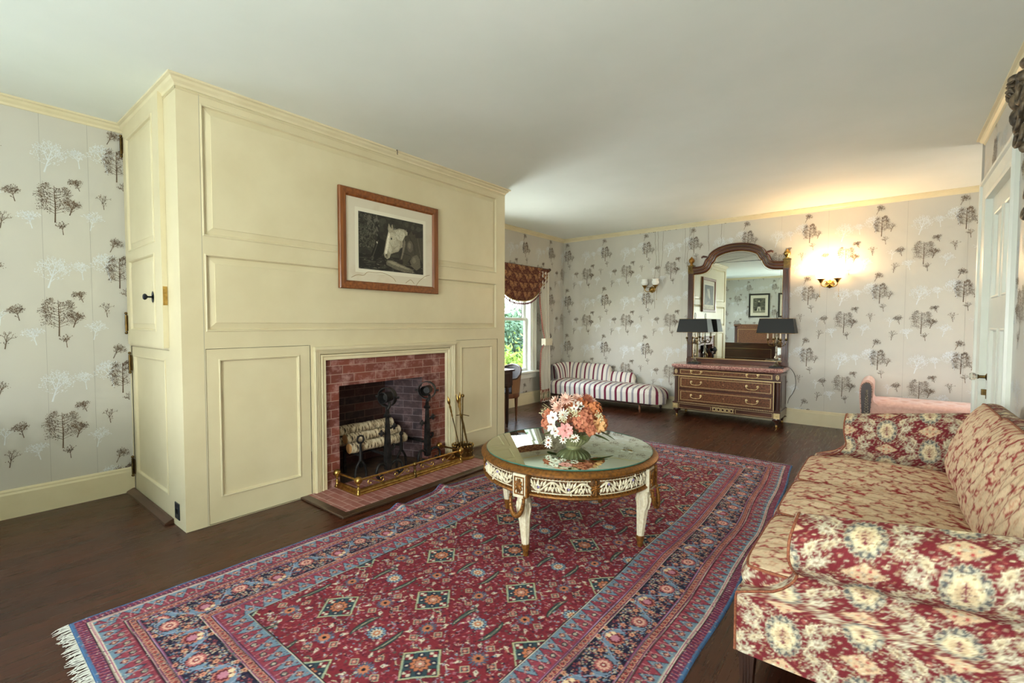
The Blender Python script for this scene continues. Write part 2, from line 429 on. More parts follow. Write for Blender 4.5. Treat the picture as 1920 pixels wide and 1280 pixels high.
def wall(name, u0, u1, M, holes, ou, ov, tree_rng=None, mirror=False, us=(), extra=None, thick=.16):
    mb = MB(); holed(mb, u0, u1, 0, H+.06, holes, M)
    # back skin and reveals give the wall its thickness
    Mb = lambda u, v, o: M(u, v, -thick); holed(mb, u0, u1, 0, H+.06, holes, Mb)
    for h in holes:
        a, b, c, d = h
        for (p, q) in (((a, c), (b, c)), ((b, c), (b, d)), ((b, d), (a, d)), ((a, d), (a, c))):
            mb.add([M(*p, 0), M(*q, 0), M(*q, -thick), M(*p, -thick)], [(0, 1, 2, 3)])
    tr = tree_rng or (u0, u1)
    for t0, t1 in (tr if isinstance(tr[0], tuple) else (tr,)):
        print_trees(mb, t0, t1, .19, H-.05, ou, ov, M, holes, mirror)
    seams(mb, us, .19, H-.05, M)
    if extra: extra(mb)
    o = mb.build(name, PAP, recalc=False, kind='structure')
    return o
W_FAR = (5.50, 6.42, .56, 2.14)
W_DK = (4.38, 5.18, .62, 2.14)  # added window hidden by the chimney breast, lets fill light in
W_LB = (-1.70, -.40, .56, 2.32)
wall('wall_left', YR-.16, YB+.16, ML(XL), [W_FAR, W_LB, W_DK], .603, 1.257, ((-.3, YC-.005), (YE+.3, YB)), us=(.532, .79))
def drips(mb):
    M = MBk(YB); r = random.Random(3)
    for x, L in ((-2.95, .95), (-2.86, .7), (-2.52, .5), (-2.44, .62), (-2.38, .4), (-2.18, .35), (-1.98, .55), (-3.0, 1.2)):
        u = x; v = 2.85
        while v > 2.85-L:
            nu, nv = u+r.gauss(0, .006), v-.05
            mb.add([M(u-.0022, v, .002), M(u+.0022, v, .002), M(nu+.0018, nv, .002), M(nu-.0018, nv, .002)], [(0, 1, 2, 3)], 4)
            u, v = nu, nv
    for k in range(46):
        u = -3.3+r.random()*1.5; w_ = r.uniform(.01, .05); hh = r.uniform(.006, .02)
        mb.add([M(u, 2.85, .002), M(u+w_, 2.85, .002), M(u+w_*.6, 2.85-hh, .002), M(u+w_*.2, 2.85-hh, .002)], [(0, 1, 2, 3)], 4)
wall('wall_back', XL, XA+.16, MBk(YB), [], -.469, 1.242, (XL+.01, 1.4), us=(-2.55, -1.95, -1.2, -.66, .13, .66), extra=drips)
D1 = (4.25, 5.30, 0, 2.36)
wall('wall_right', YR-.16, YK, MR(XR), [D1], 3.9, 1.3, (3.2, YK-.02), us=(3.7, 3.1))
W_R1 = (-1.60, -.30, .56, 2.32); W_R2 = (0.0, .5, .56, 2.32)
wall('wall_rear', XL, XR, MF(YR), [W_R1, W_R2], -3.3, 1.2, (XL, -1.9), us=(-3.5, -2.9), mirror=False)
# alcove beyond the door wall
W_AL = (5.9, 7.0, .65, 2.3)  # added window out of view, for the alcove fill light
wall('wall_alcove_front', XR, XA+.16, MBk(YK), [], 0, 0, (9, 9.1))
wall('wall_alcove_side', YK, YB+.16, MR(XA), [W_AL], 0, 0, (9, 9.1))

mb = MB(); mb.box(XL-.3, XA+.3, YR-.3, YB+.3, -.12, 0); mb.build('floor', M_floor, kind='structure')
mb = MB(); mb.box(XL-.3, XA+.3, YR-.3, YB+.3, H, H+.12); mb.build('ceiling', M_ceil, kind='structure')

# ---- crown mouldings
CROWN = [(0, -.045), (0, -.062), (.006, -.06), (.010, -.045), (.026, -.032), (.034, -.018), (.050, -.012), (.050, 0.0)]
def crown(name, p0, p1, out, mats=M_trim, miter0=0, miter1=0, z=H):
    mb = MB(); d = Vector(p1)-Vector(p0); d.normalize(); o = Vector(out)
    A = []; B = []
    for u, v in CROWN[1:]+[(0, 0)]:
        A.append((p0[0]+o[0]*u-d[0]*u*miter0, p0[1]+o[1]*u-d[1]*u*miter0, z+v)); B.append((p1[0]+o[0]*u+d[0]*u*miter1, p1[1]+o[1]*u+d[1]*u*miter1, z+v))
    mb.loft([A, B]); return mb.build(name, mats, kind='structure')
crown('trim_1', (XL, YR), (XL, YC), (1, 0), miter0=-1, miter1=-1)
crown('trim_2', (XL, YE), (XL, YB), (1, 0), miter0=-1, miter1=-1)
crown('trim_3', (XL, YB), (XA, YB), (0, -1), miter0=-1, miter1=-1)
crown('trim_4', (XR, YR), (XR, YK), (-1, 0), miter0=-1, miter1=1)
crown('trim_5', (XL, YR), (XR, YR), (0, 1), miter0=-1, miter1=-1)
crown('trim_6', (XL, YC), (XB, YC), (0, -1), miter0=-1, miter1=1)
crown('trim_7', (XB, YC), (XB, YE), (1, 0), miter0=1, miter1=1)
crown('trim_8', (XL, YE), (XB, YE), (0, 1), miter0=-1, miter1=1)
crown('trim_9', (XR, YK), (XA, YK), (0, 1), miter0=1, miter1=-1)
# ---- baseboards
BASE = [(0, 0), (.022, 0), (.022, .165), (.016, .178), (.016, .188), (.008, .198), (0, .20)]
def base(name, p0, p1, out, m0=0, m1=0):
    mb = MB(); d = (Vector(p1)-Vector(p0)).normalized(); A = []; B = []
    for u, v in BASE:
        A.append((p0[0]+out[0]*u-d[0]*u*m0, p0[1]+out[1]*u-d[1]*u*m0, v)); B.append((p1[0]+out[0]*u+d[0]*u*m1, p1[1]+out[1]*u+d[1]*u*m1, v))
    mb.loft([A, B]); return mb.build(name, M_trim, kind='structure')
base('baseboard_left', (XL, YR), (XL, YC), (1, 0), -1, 0)
base('baseboard_left_far', (XL, YE), (XL, YB), (1, 0), 0, -1)
base('baseboard_back', (XL, YB), (XA, YB), (0, -1), -1, -1)
base('baseboard_rear', (XL, YR), (XR, YR), (0, 1), -1, -1)
base('baseboard_right', (XR, YR), (XR, 4.05), (-1, 0), -1, 0)

# ---- chimney breast : panelled face, side cupboard face
BF = ML(XB)
P1 = (1.143, 4.083, 1.927, 2.777); P2 = (1.15, 4.08, 1.30, 1.812)
DL = (1.144, 1.863, .004, 1.186); DR = (3.44, 4.10, .004, 1.183); BR = (1.885, 3.41, 0, 1.167)
mb = MB()
holed(mb, YC, YE, 0, H+.03, [P1, P2, DL, DR, BR], BF)
for x0, x1, y in ((XL, XB, YE),):
    mb.add([(x0, y, 0), (x1, y, 0), (x1, y, H+.03), (x0, y, H+.03)], [(0, 1, 2, 3)])
# side face (facing the camera side) with two cupboard openings
BS = MBk(YC)
CU = (-4.70, -3.755, 1.195, 2.868); CLo = (-4.70, -3.755, .012, 1.175)
holed(mb, XL, XB, 0, H+.03, [CU, CLo], BS)
breast = mb.build('wall_chimney_breast', M_paint, recalc=False, kind='structure')
RAISED = [(0, 0), (0, .003), (.005, .006), (.011, .004), (.015, -.010), (.019, -.014), (.058, -.003), (.060, .001)]
for nm, p in (('upper_panel', P1), ('middle_panel', P2)):
    mb = MB(); mb.rings(*p, RAISED, BF); mb.build(nm, M_paint, breast)
# thin stile joint
mb = MB(); mb.box(XB-.002, XB+.0006, 1.136, 1.138, 0, 2.84); mb.build('stile_joint', M_seam, breast)
# frieze bead under the crown
mb = MB()
for z in (2.822, 2.832): mb.box(XB, XB+.004, YC-.004, YE, z, z+.004)
for z in (2.822, 2.832): mb.box(XL, XB+.004, YC-.004, YC, z, z+.004)
mb.build('frieze_bead', M_paint, breast)
def cupdoor(name, r, Mp, inner, label_kind='structure', depth=-.003):
    o = None
    mb = MB(); g = .003
    u0, u1, v0, v1 = r; i0, i1, j0, j1 = inner
    holed(mb, u0+g, u1-g, v0+g, v1-g, [inner], lambda u, v, o_: Mp(u, v, o_+depth))
    mb.rings(i0, i1, j0, j1, [(0, depth), (0, depth+.004), (.006, depth+.007), (.012, depth+.004), (.016, depth-.010), (.02, depth-.012)], Mp)
    # door edges going back
    for (a, b) in (((u0+g, v0+g), (u1-g, v0+g)), ((u1-g, v0+g), (u1-g, v1-g)), ((u1-g, v1-g), (u0+g, v1-g)), ((u0+g, v1-g), (u0+g, v0+g))):
        mb.add([Mp(*a, depth), Mp(*b, depth), Mp(*b, depth-.03), Mp(*a, depth-.03)], [(0, 1, 2, 3)])
    o = mb.build(name, M_paint, kind='structure', recalc=False)
    mb = MB(); mb.add([Mp(u0, v0, -.031), Mp(u1, v0, -.031), Mp(u1, v1, -.031), Mp(u0, v1, -.031)], [(0, 1, 2, 3)])
    mb.build('shadow_gap', M_dark, o, recalc=False)
    return o
cupdoor('door_2', DL, BF, (1.22, 1.778, .172, 1.115))
cupdoor('door_3', DR, BF, (3.512, 4.008, .172, 1.11))
d4 = cupdoor('door_4', CLo, BS, (-4.63, -3.86, .17, 1.105), depth=-.004)
# upper cupboard door stands a little ajar: thick leaf proud of the frame
mb = MB(); mb.box(CU[0], CU[1]+.0, YC+.03, YC+.031, CU[2], CU[3]); mb.build('cupboard_shadow', M_dark, breast)
def leaf(name, u0, u1, v0, v1, panels, Mp, t, mt, lift):
    mb = MB(); M2 = lambda u, v, o: Mp(u, v, o+lift*(u-u0)/(u1-u0))
    holed(mb, u0, u1, v0, v1, panels, lambda u, v, o: M2(u, v, t))
    for p in panels: mb.rings(*p, [(0, t), (.0, t+.003), (.006, t+.005), (.012, t), (.016, t-.012), (.05, t-.004), (.052, t-.002)], M2)
    for (a, b) in (((u0, v0), (u1, v0)), ((u1, v0), (u1, v1)), ((u1, v1), (u0, v1)), ((u0, v1), (u0, v0))):
        mb.add([M2(*a, t), M2(*b, t), M2(*b, -.028), M2(*a, -.028)], [(0, 1, 2, 3)])
    mb.add([M2(u0, v0, 0), M2(u1, v0, 0), M2(u1, v1, 0), M2(u0, v1, 0)], [(3, 2, 1, 0)])
    return mb.build(name, mt, kind='structure', recalc=False), M2
d5, M5 = leaf('door_5', -4.698, -3.757, 1.19, 2.866, [(-4.60, -3.90, 1.905, 2.765), (-4.60, -3.92, 1.30, 1.835)], BS, .018, M_paint, .013)
# the right hand edge of the upper leaf keeps its brass strike plate
mb = MB(); mb.box(-3.758, -3.754, YC-.028, YC-.004, 1.475, 1.60); mb.box(-3.755, -3.751, YC-.022, YC-.012, 1.53, 1.565); mb.build('strike_plate', M_brass, d5)
def knob_set(parent, c, Mdir, mt=M_knobdark):
    u, v, o = c; mb = MB()
    pl = [(.002, .0), (.014, .0), (.016, .003), (.012, .006), (.007, .008), (.006, .03), (.02, .04), (.022, .048), (.016, .056), (.002, .058)]
    L = []
    for r, h in pl:
        L.append([Mdir(u+r*math.cos(2*PI*k/18), v+(r*(2.6 if h < .007 else 1))*math.sin(2*PI*k/18), o+h) for k in range(18)])
    mb.loft(L); return mb.build('door_knob', mt, parent, smooth=50)
knob_set(d5, (-3.975, 1.536, .028), BS)
def hinge(parent, u, v0, v1, Mdir, mt=M_brass_dk, wdt=.03, o=.0, side=1):
    mb = MB(); r = .008
    mb.loft([[Mdir(u+r*math.cos(2*PI*k/12), z, o+.009+r*math.sin(2*PI*k/12)) for k in range(12)] for z in (v0, v1)])
    for z, s in ((v0-.012, 1), (v1+.012, 1)):
        mb.sphere(Mdir(u, z, o+.009), .011, 10, 6)
    for k in range(1, 5):
        z = v0+(v1-v0)*k/5; rr = .0088
        mb.loft([[Mdir(u+rr*math.cos(2*PI*j/12), zz, o+.009+rr*math.sin(2*PI*j/12)) for j in range(12)] for zz in (z-.002, z+.002)])
    a, b = sorted((u, u+side*wdt))
    L = [[Mdir(a, v0+.004, o+d), Mdir(b, v0+.004, o+d), Mdir(b, v1-.004, o+d), Mdir(a, v1-.004, o+d)] for d in (0, .004)]
    mb.loft(L)
    return mb.build('hinge', mt, parent, smooth=45)
hinge(d5, -4.715, 2.67, 2.80, BS, o=.015, wdt=.04); hinge(d5, -4.715, 1.29, 1.42, BS, o=.015, wdt=.04)
hinge(d4, -4.715, .975, 1.105, BS, wdt=.04); hinge(d4, -4.715, .145, .27, BS, wdt=.04)
# brown wooden shoe strip under the lower cupboard
mb = MB(); mb.loft([[(x, YC, 0), (x, YC-.055, 0), (x, YC-.05, .012), (x, YC-.012, .03), (x, YC, .03)] for x in (XL+.02, -3.755)])
mb.build('trim_10', wood('brown_shoe_wood', (58, 34, 22), (84, 54, 36), 0, 30, .4), kind='structure')
t = thing('power_outlet', 'small dark square power outlet low on the narrow side stile of the cream chimney breast', 'outlet', (-3.672, YC, .105))
mb = MB(); mb.rings(-.043, .043, -.055, .055, [(0, 0), (0, .004), (.004, .006)], lambda u, v, o: (u, -o, v)); mb.build('cover_plate', mat('outlet_plate', (44, 50, 54), .35, .3), t)
mb = MB()
for s in (-1, 1): mb.box(-.004+s*.012, .004+s*.012, -.009, -.005, -.016, .016)
mb.build('socket', mat('outlet_socket', (16, 16, 18), .4), t)

# ---- fireplace : mantel surround, brick face, firebox, hearth
mb = MB()
# three-sided architrave swept round the opening
prof = [(-.002, .0), (-.002, .018), (.010, .024), (.016, .018), (.030, .018), (.034, .012), (.050, .012), (.058, .004), (.062, -.020)]
def arch_loop(d, o):   # d = inset from outer edge toward the opening
    u0, u1, v1 = BR[0]+d, BR[1]-d, BR[3]-d
    return [BF(u0, 0, o), BF(u0, v1, o), BF(u1, v1, o), BF(u1, 0, o)]
mb.loft([arch_loop(d, o) for d, o in prof], cyc=False)
# wide inner band on the right/left
mb.build('mantel_surround', M_paint, breast, recalc=False)
I = (1.945, 3.348, 0, 1.105)
mb = MB()   # inner moulding: narrow on left, wide flat on the right as in the room
mb.loft([[BF(I[0]+d, 0, o), BF(I[0]+d, I[3]-d, o), BF(I[1]-d, I[3]-d, o), BF(I[1]-d, 0, o)] for d, o in ((0, -.02), (0, .010), (.012, .012), (.02, .004), (.042, .004), (.046, -.002), (.05, -.05))], cyc=False)
mb.build('inner_moulding', M_trim, breast, recalc=False)
mb = MB(); mb.box(XB-.002, XB+.036, BR[0]-.004, BR[1]+.004, BR[3]-.022, BR[3]+.004); mb.box(XB-.002, XB+.028, BR[0], BR[1], BR[3]-.034, BR[3]-.022); mb.build('mantel_cap', M_paint, breast, bevel=.003)
BKF = ML(XB-.022)
OP = (2.115, 3.081, 0, .838)
mb = MB(); holed(mb, 1.97, 3.32, 0, 1.08, [OP], BKF)
for a, b in (((OP[0], 0), (OP[0], OP[3])), ((OP[0], OP[3]), (OP[1], OP[3])), ((OP[1], OP[3]), (OP[1], 0))):
    mb.add([BKF(*a, 0), BKF(*b, 0), BKF(*b, -.10), BKF(*a, -.10)], [(0, 1, 2, 3)])
mb.build('brick_surround', M_brick, breast, recalc=False)
x0 = XB-.12; xb = XB-.52; yl, yr = 2.30, 2.93; zt = 1.0
mb = MB(); mb.add([(xb, yl, 0), (xb, yr, 0), (xb, yr, zt), (xb, yl, zt)], [(0, 1, 2, 3)]); mb.build('firebox_back', M_brick_in, breast, recalc=False)
def uvwall(name, a, b, z1, m, parent):
    """vertical wall between two plan points, UV in metres along it"""
    mb = MB(); mb.add([(a[0], a[1], 0), (b[0], b[1], 0), (b[0], b[1], z1), (a[0], a[1], z1)], [(0, 1, 2, 3)])
    o = mb.build(name, m, parent, recalc=False); L = math.dist(a, b)
    for k, q in enumerate(((0, 0), (L, 0), (L, z1), (0, z1))): o.data.uv_layers[0].data[k].uv = q
    return o
uvwall('firebox_side', (x0, OP[0]), (xb, yl), zt, M_brick_side, breast)
uvwall('firebox_side', (x0, OP[1]), (xb, yr), zt, M_brick_side, breast)
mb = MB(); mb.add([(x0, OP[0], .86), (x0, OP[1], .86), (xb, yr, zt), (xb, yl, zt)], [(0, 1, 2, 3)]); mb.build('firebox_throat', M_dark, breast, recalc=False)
mb = MB(); mb.box(xb-.02, XB, OP[0]-.0, OP[1]+.0, .002, .006); mb.build('firebox_floor', noisy('ash_brown_firebox_floor', (96, 72, 52), (60, 44, 36), 9, .8), breast)
mb = MB(); mb.box(XB-.03, -2.985, 1.83, 3.40, .0, .014); hearth = mb.build('trim_hearth', M_hearth, kind='structure', bevel=.002)
hw = wood('hearth_border_wood', (44, 30, 22), (84, 62, 46), 1, 25, .35)
mb = MB(); mb.loft([[(XB+.002, 1.83, .0), (XB+.002, 1.83, .016), (-2.985, 1.83, .016), (-2.985, 3.40, .016), (XB+.002, 3.40, .016)], [(XB+.002, 1.76, .0), (XB+.002, 1.76, .016), (-2.915, 1.76, .016), (-2.915, 3.47, .016), (XB+.002, 3.47, .016)]][:0] or [[(0, 0, 0)]*3]*2) if 0 else None
mb.box(XB+.002, -2.915, 1.765, 1.829, 0, .016); mb.box(-2.984, -2.915, 1.829, 3.401, 0, .016); mb.box(XB+.002, -2.915, 3.401, 3.465, 0, .016)
mb.build('hearth_border', hw, hearth, bevel=.004)

# ---- window_1 (far), the windows behind the camera, the added alcove and desk windows
def window(name, r, Mp, casing=.11, frame_t=.04, depth=.16, sill=True, mid=None, mt=M_white, pane_div=False):
    u0, u1, v0, v1 = r; root = None
    mb = MB()   # casing
    mb.loft([[Mp(u0-d, v0, o), Mp(u0-d, v1+d, o), Mp(u1+d, v1+d, o), Mp(u1+d, v0, o)] for d, o in ((0, -.01), (0, .014), (.02, .018), (casing-.03, .018), (casing-.02, .03), (casing, .03), (casing, 0))], cyc=False)
    root = mb.build(name, mt, recalc=False, kind='structure')
    mb = MB()
    if sill:
        L = [[Mp(u0-casing-.03, v0+a, b), Mp(u1+casing+.03, v0+a, b)] for a, b in ((0, -.02), (0, .065), (-.02, .072), (-.035, .06), (-.035, 0))]
        mb.loft([[l[0] for l in L], [l[1] for l in L]])
        mb.loft([[Mp(u0-casing, v0-.035, o), Mp(u1+casing, v0-.035, o), Mp(u1+casing, v0-.12, o), Mp(u0-casing, v0-.12, o)] for o in (0, .02)])
    mb.build('sill', mt, root)
    m_ = mid or (v0+v1)/2
    for nm, a, b, off in (('lower_sash', v0, m_+.02, -.075), ('upper_sash', m_-.02, v1, -.115)):
        mb = MB(); mb.rings(u0+.03, u1-.03, a+.0, b-.0, [(0, off-.03), (0, off), (.035, off), (.042, off-.008), (.046, off-.012), (.046, off-.03)], Mp, cap=False)
        s_ = mb.build(nm, mt, root, recalc=False)
        mb = MB(); mb.loft([[Mp(u0+.07, a+.04, off-.018+t_), Mp(u1-.07, a+.04, off-.018+t_), Mp(u1-.07, b-.04, off-.018+t_), Mp(u0+.07, b-.04, off-.018+t_)] for t_ in (0, .003)])
        mb.build('pane', M_glass, s_)
    mb = MB()   # jamb lining with stops
    for a, b in ((u0-.001, u0+.03), (u1-.03, u1+.001)):
        mb.loft([[Mp(a, v0, -.155), Mp(b, v0, -.155), Mp(b, v1, -.155), Mp(a, v1, -.155)], [Mp(a, v0, -.0), Mp(b, v0, -.0), Mp(b, v1, -.0), Mp(a, v1, -.0)]])
    mb.loft([[Mp(u0, v1-.02, -.155), Mp(u1, v1-.02, -.155), Mp(u1, v1, -.155), Mp(u0, v1, -.155)], [Mp(u0, v1-.02, 0), Mp(u1, v1-.02, 0), Mp(u1, v1, 0), Mp(u0, v1, 0)]])
    mb.build('jamb', mt, root)
    return root
window('window_1', W_FAR, ML(XL), mid=1.43)
window('window_2', W_LB, ML(XL)); window('window_6', W_DK, ML(XL), mid=1.43); window('window_3', W_R1, MF(YR)); window('window_4', W_R2, MF(YR), casing=.06); window('window_5', W_AL, MR(XA))

# ---- door_1 in the right wall
MRr = MR(XR)
mb = MB(); c0 = .17
mb.loft([[MRr(D1[0]-d, 0, o), MRr(D1[0]-d, D1[3]+d*.9, o), MRr(D1[1]+d, D1[3]+d*.9, o), MRr(D1[1]+d, 0, o)] for d, o in ((-.012, -.05), (-.012, .012), (.01, .018), (.03, .014), (.13, .016), (.14, .03), (.155, .034), (c0, .022), (c0, 0))], cyc=False)
door_cas = mb.build('trim_11', M_white, recalc=False, kind='structure')
mb = MB(); u0, u1, v0, v1 = D1[0]+.012, D1[1]-.012, .01, D1[3]-.012
um = (u0+u1)/2; off = -.03
pan = [(u0+.12, um-.05, 1.56, v1-.13), (um+.05, u1-.12, 1.56, v1-.13), (u0+.12, um-.05, .25, 1.33), (um+.05, u1-.12, .25, 1.33)]
MD = lambda u, v, o: MRr(u, v, o+off)
holed(mb, u0, u1, v0, v1, pan, MD)
for p in pan: mb.rings(*p, [(0, 0), (0, .005), (.008, .008), (.018, .004), (.024, -.014), (.034, -.016)], MD)
mb.add([MD(u0, v0, -.04), MD(u1, v0, -.04), MD(u1, v1, -.04), MD(u0, v1, -.04)], [(0, 1, 2, 3)])
d1 = mb.build('door_1', M_white, recalc=False, kind='structure')
for a, b in ((2.06, 2.21), (1.095, 1.24), (.2, .35)): hinge(d1, D1[0]+.125, a, b, MRr, o=-.03+.008, wdt=.045, side=-1)
kn = MB(); kc = (D1[1]-.075, .944, -.03)
kn.loft([[MRr(kc[0]+r*math.cos(2*PI*k/20), kc[1]+r*math.sin(2*PI*k/20), kc[2]+h) for k in range(20)] for r, h in ((.002, 0), (.027, 0), (.027, .004), (.018, .008), (.012, .012), (.011, .045), (.018, .05), (.018, .055), (.002, .056))])
kn.box(XR-.0, XR+.03-.0, kc[0]-.012, kc[0]+.012, .80, .845)
kn.build('knob_rose', M_brass_dk, d1, smooth=40)
kn = MB(); kn.loft([[MRr(kc[0]+r*math.cos(2*PI*k/12), kc[1]+r*math.sin(2*PI*k/12), kc[2]+h) for k in range(12)] for r, h in ((.002, .056), (.016, .056), (.027, .07), (.03, .085), (.024, .1), (.002, .104))])
mg = mat('clear_glass_knob', (235, 235, 225), .05); bs(mg).inputs['Transmission Weight'].default_value = .85
kn.build('door_knob', mg, d1, smooth=20)
kn = MB(); kn.loft([[MRr(kc[0]+.012*math.cos(2*PI*k/12), .80+(.03*math.sin(2*PI*k/12)), -.03+h) for k in range(12)] for h in (0, .005)])
kn.build('keyhole_cover', M_brass_dk, d1)

# ================================================================== PAINTER (numpy raster of flat dye colours, used as vertex colours)
class Cv:
    def __init__(s, w, h, res, bg):
        s.w, s.h, s.res = w, h, res
        s.nx, s.ny = int(round(w/res)), int(round(h/res))
        s.a = np.empty((s.nx, s.ny, 3)); s.a[:] = lin(bg)
    def _win(s, x0, x1, y0, y1):
        i0, i1 = max(0, int(x0/s.res)-1), min(s.nx, int(x1/s.res)+2); j0, j1 = max(0, int(y0/s.res)-1), min(s.ny, int(y1/s.res)+2)
        if i0 >= i1 or j0 >= j1: return None
        X, Y = np.meshgrid((np.arange(i0, i1)+.5)*s.res, (np.arange(j0, j1)+.5)*s.res, indexing='ij')
        return i0, i1, j0, j1, X, Y
    def mask(s, bbox, fn, col):
        W = s._win(*bbox)
        if W is None: return
        i0, i1, j0, j1, X, Y = W; m = fn(X, Y); s.a[i0:i1, j0:j1][m] = lin(col)
    def ell(s, x, y, rx, ry, col, rot=0):
        c, d = math.cos(rot), math.sin(rot); r = max(rx, ry)
        s.mask((x-r, x+r, y-r, y+r), lambda X, Y: (((X-x)*c+(Y-y)*d)/rx)**2+((-(X-x)*d+(Y-y)*c)/ry)**2 < 1, col)
    def star(s, x, y, r, n, k, col, rot=0, ax=1, tilt=0):
        def fn(X, Y):
            dx, dy = X-x, (Y-y)/ax; c, d = math.cos(tilt), math.sin(tilt); dx, dy = dx*c+dy*d, -dx*d+dy*c
            a = np.arctan2(dy, dx)+rot; q = np.hypot(dx, dy); return q < r*(1-k+k*np.abs(np.cos(a*n/2)))
        R_ = r*max(1, ax); s.mask((x-R_, x+R_, y-R_, y+R_), fn, col)
    def poly(s, P, col):
        xs = [p[0] for p in P]; ys = [p[1] for p in P]
        def fn(X, Y):
            ins = np.zeros(X.shape, bool); n = len(P)
            for i in range(n):
                x1, y1 = P[i]; x2, y2 = P[(i+1) % n]
                if y1 == y2: continue
                c = ((y1 > Y) != (y2 > Y)) & (X < (x2-x1)*(Y-y1)/(y2-y1)+x1); ins ^= c
            return ins
        s.mask((min(xs), max(xs), min(ys), max(ys)), fn, col)
    def line(s, P, w, col):
        for (x1, y1), (x2, y2) in zip(P, P[1:]):
            dx, dy = x2-x1, y2-y1; L2 = dx*dx+dy*dy or 1e-9
            def fn(X, Y):
                t = np.clip(((X-x1)*dx+(Y-y1)*dy)/L2, 0, 1); return (X-x1-t*dx)**2+(Y-y1-t*dy)**2 < (w/2)**2
            s.mask((min(x1, x2)-w, max(x1, x2)+w, min(y1, y2)-w, max(y1, y2)+w), fn, col)
    def rect(s, x0, x1, y0, y1, col): s.mask((x0, x1, y0, y1), lambda X, Y: (X >= x0) & (X <= x1) & (Y >= y0) & (Y <= y1), col)
    def sample(s, U, V):
        """periodic bilinear sample"""
        fu = (U/s.w*s.nx-.5); fv = (V/s.h*s.ny-.5); i = np.floor(fu).astype(int); j = np.floor(fv).astype(int); a = (fu-i)[..., None]; b = (fv-j)[..., None]
        g = lambda p, q: s.a[p % s.nx, q % s.ny]
        return g(i, j)*(1-a)*(1-b)+g(i+1, j)*a*(1-b)+g(i, j+1)*(1-a)*b+g(i+1, j+1)*a*b
def tiled(cv, fn):
    """draw fn(dx, dy) with wrap-around"""
    for a in (-1, 0, 1):
        for b in (-1, 0, 1): fn(a*cv.w, b*cv.h)
_nr = np.random.RandomState(4)

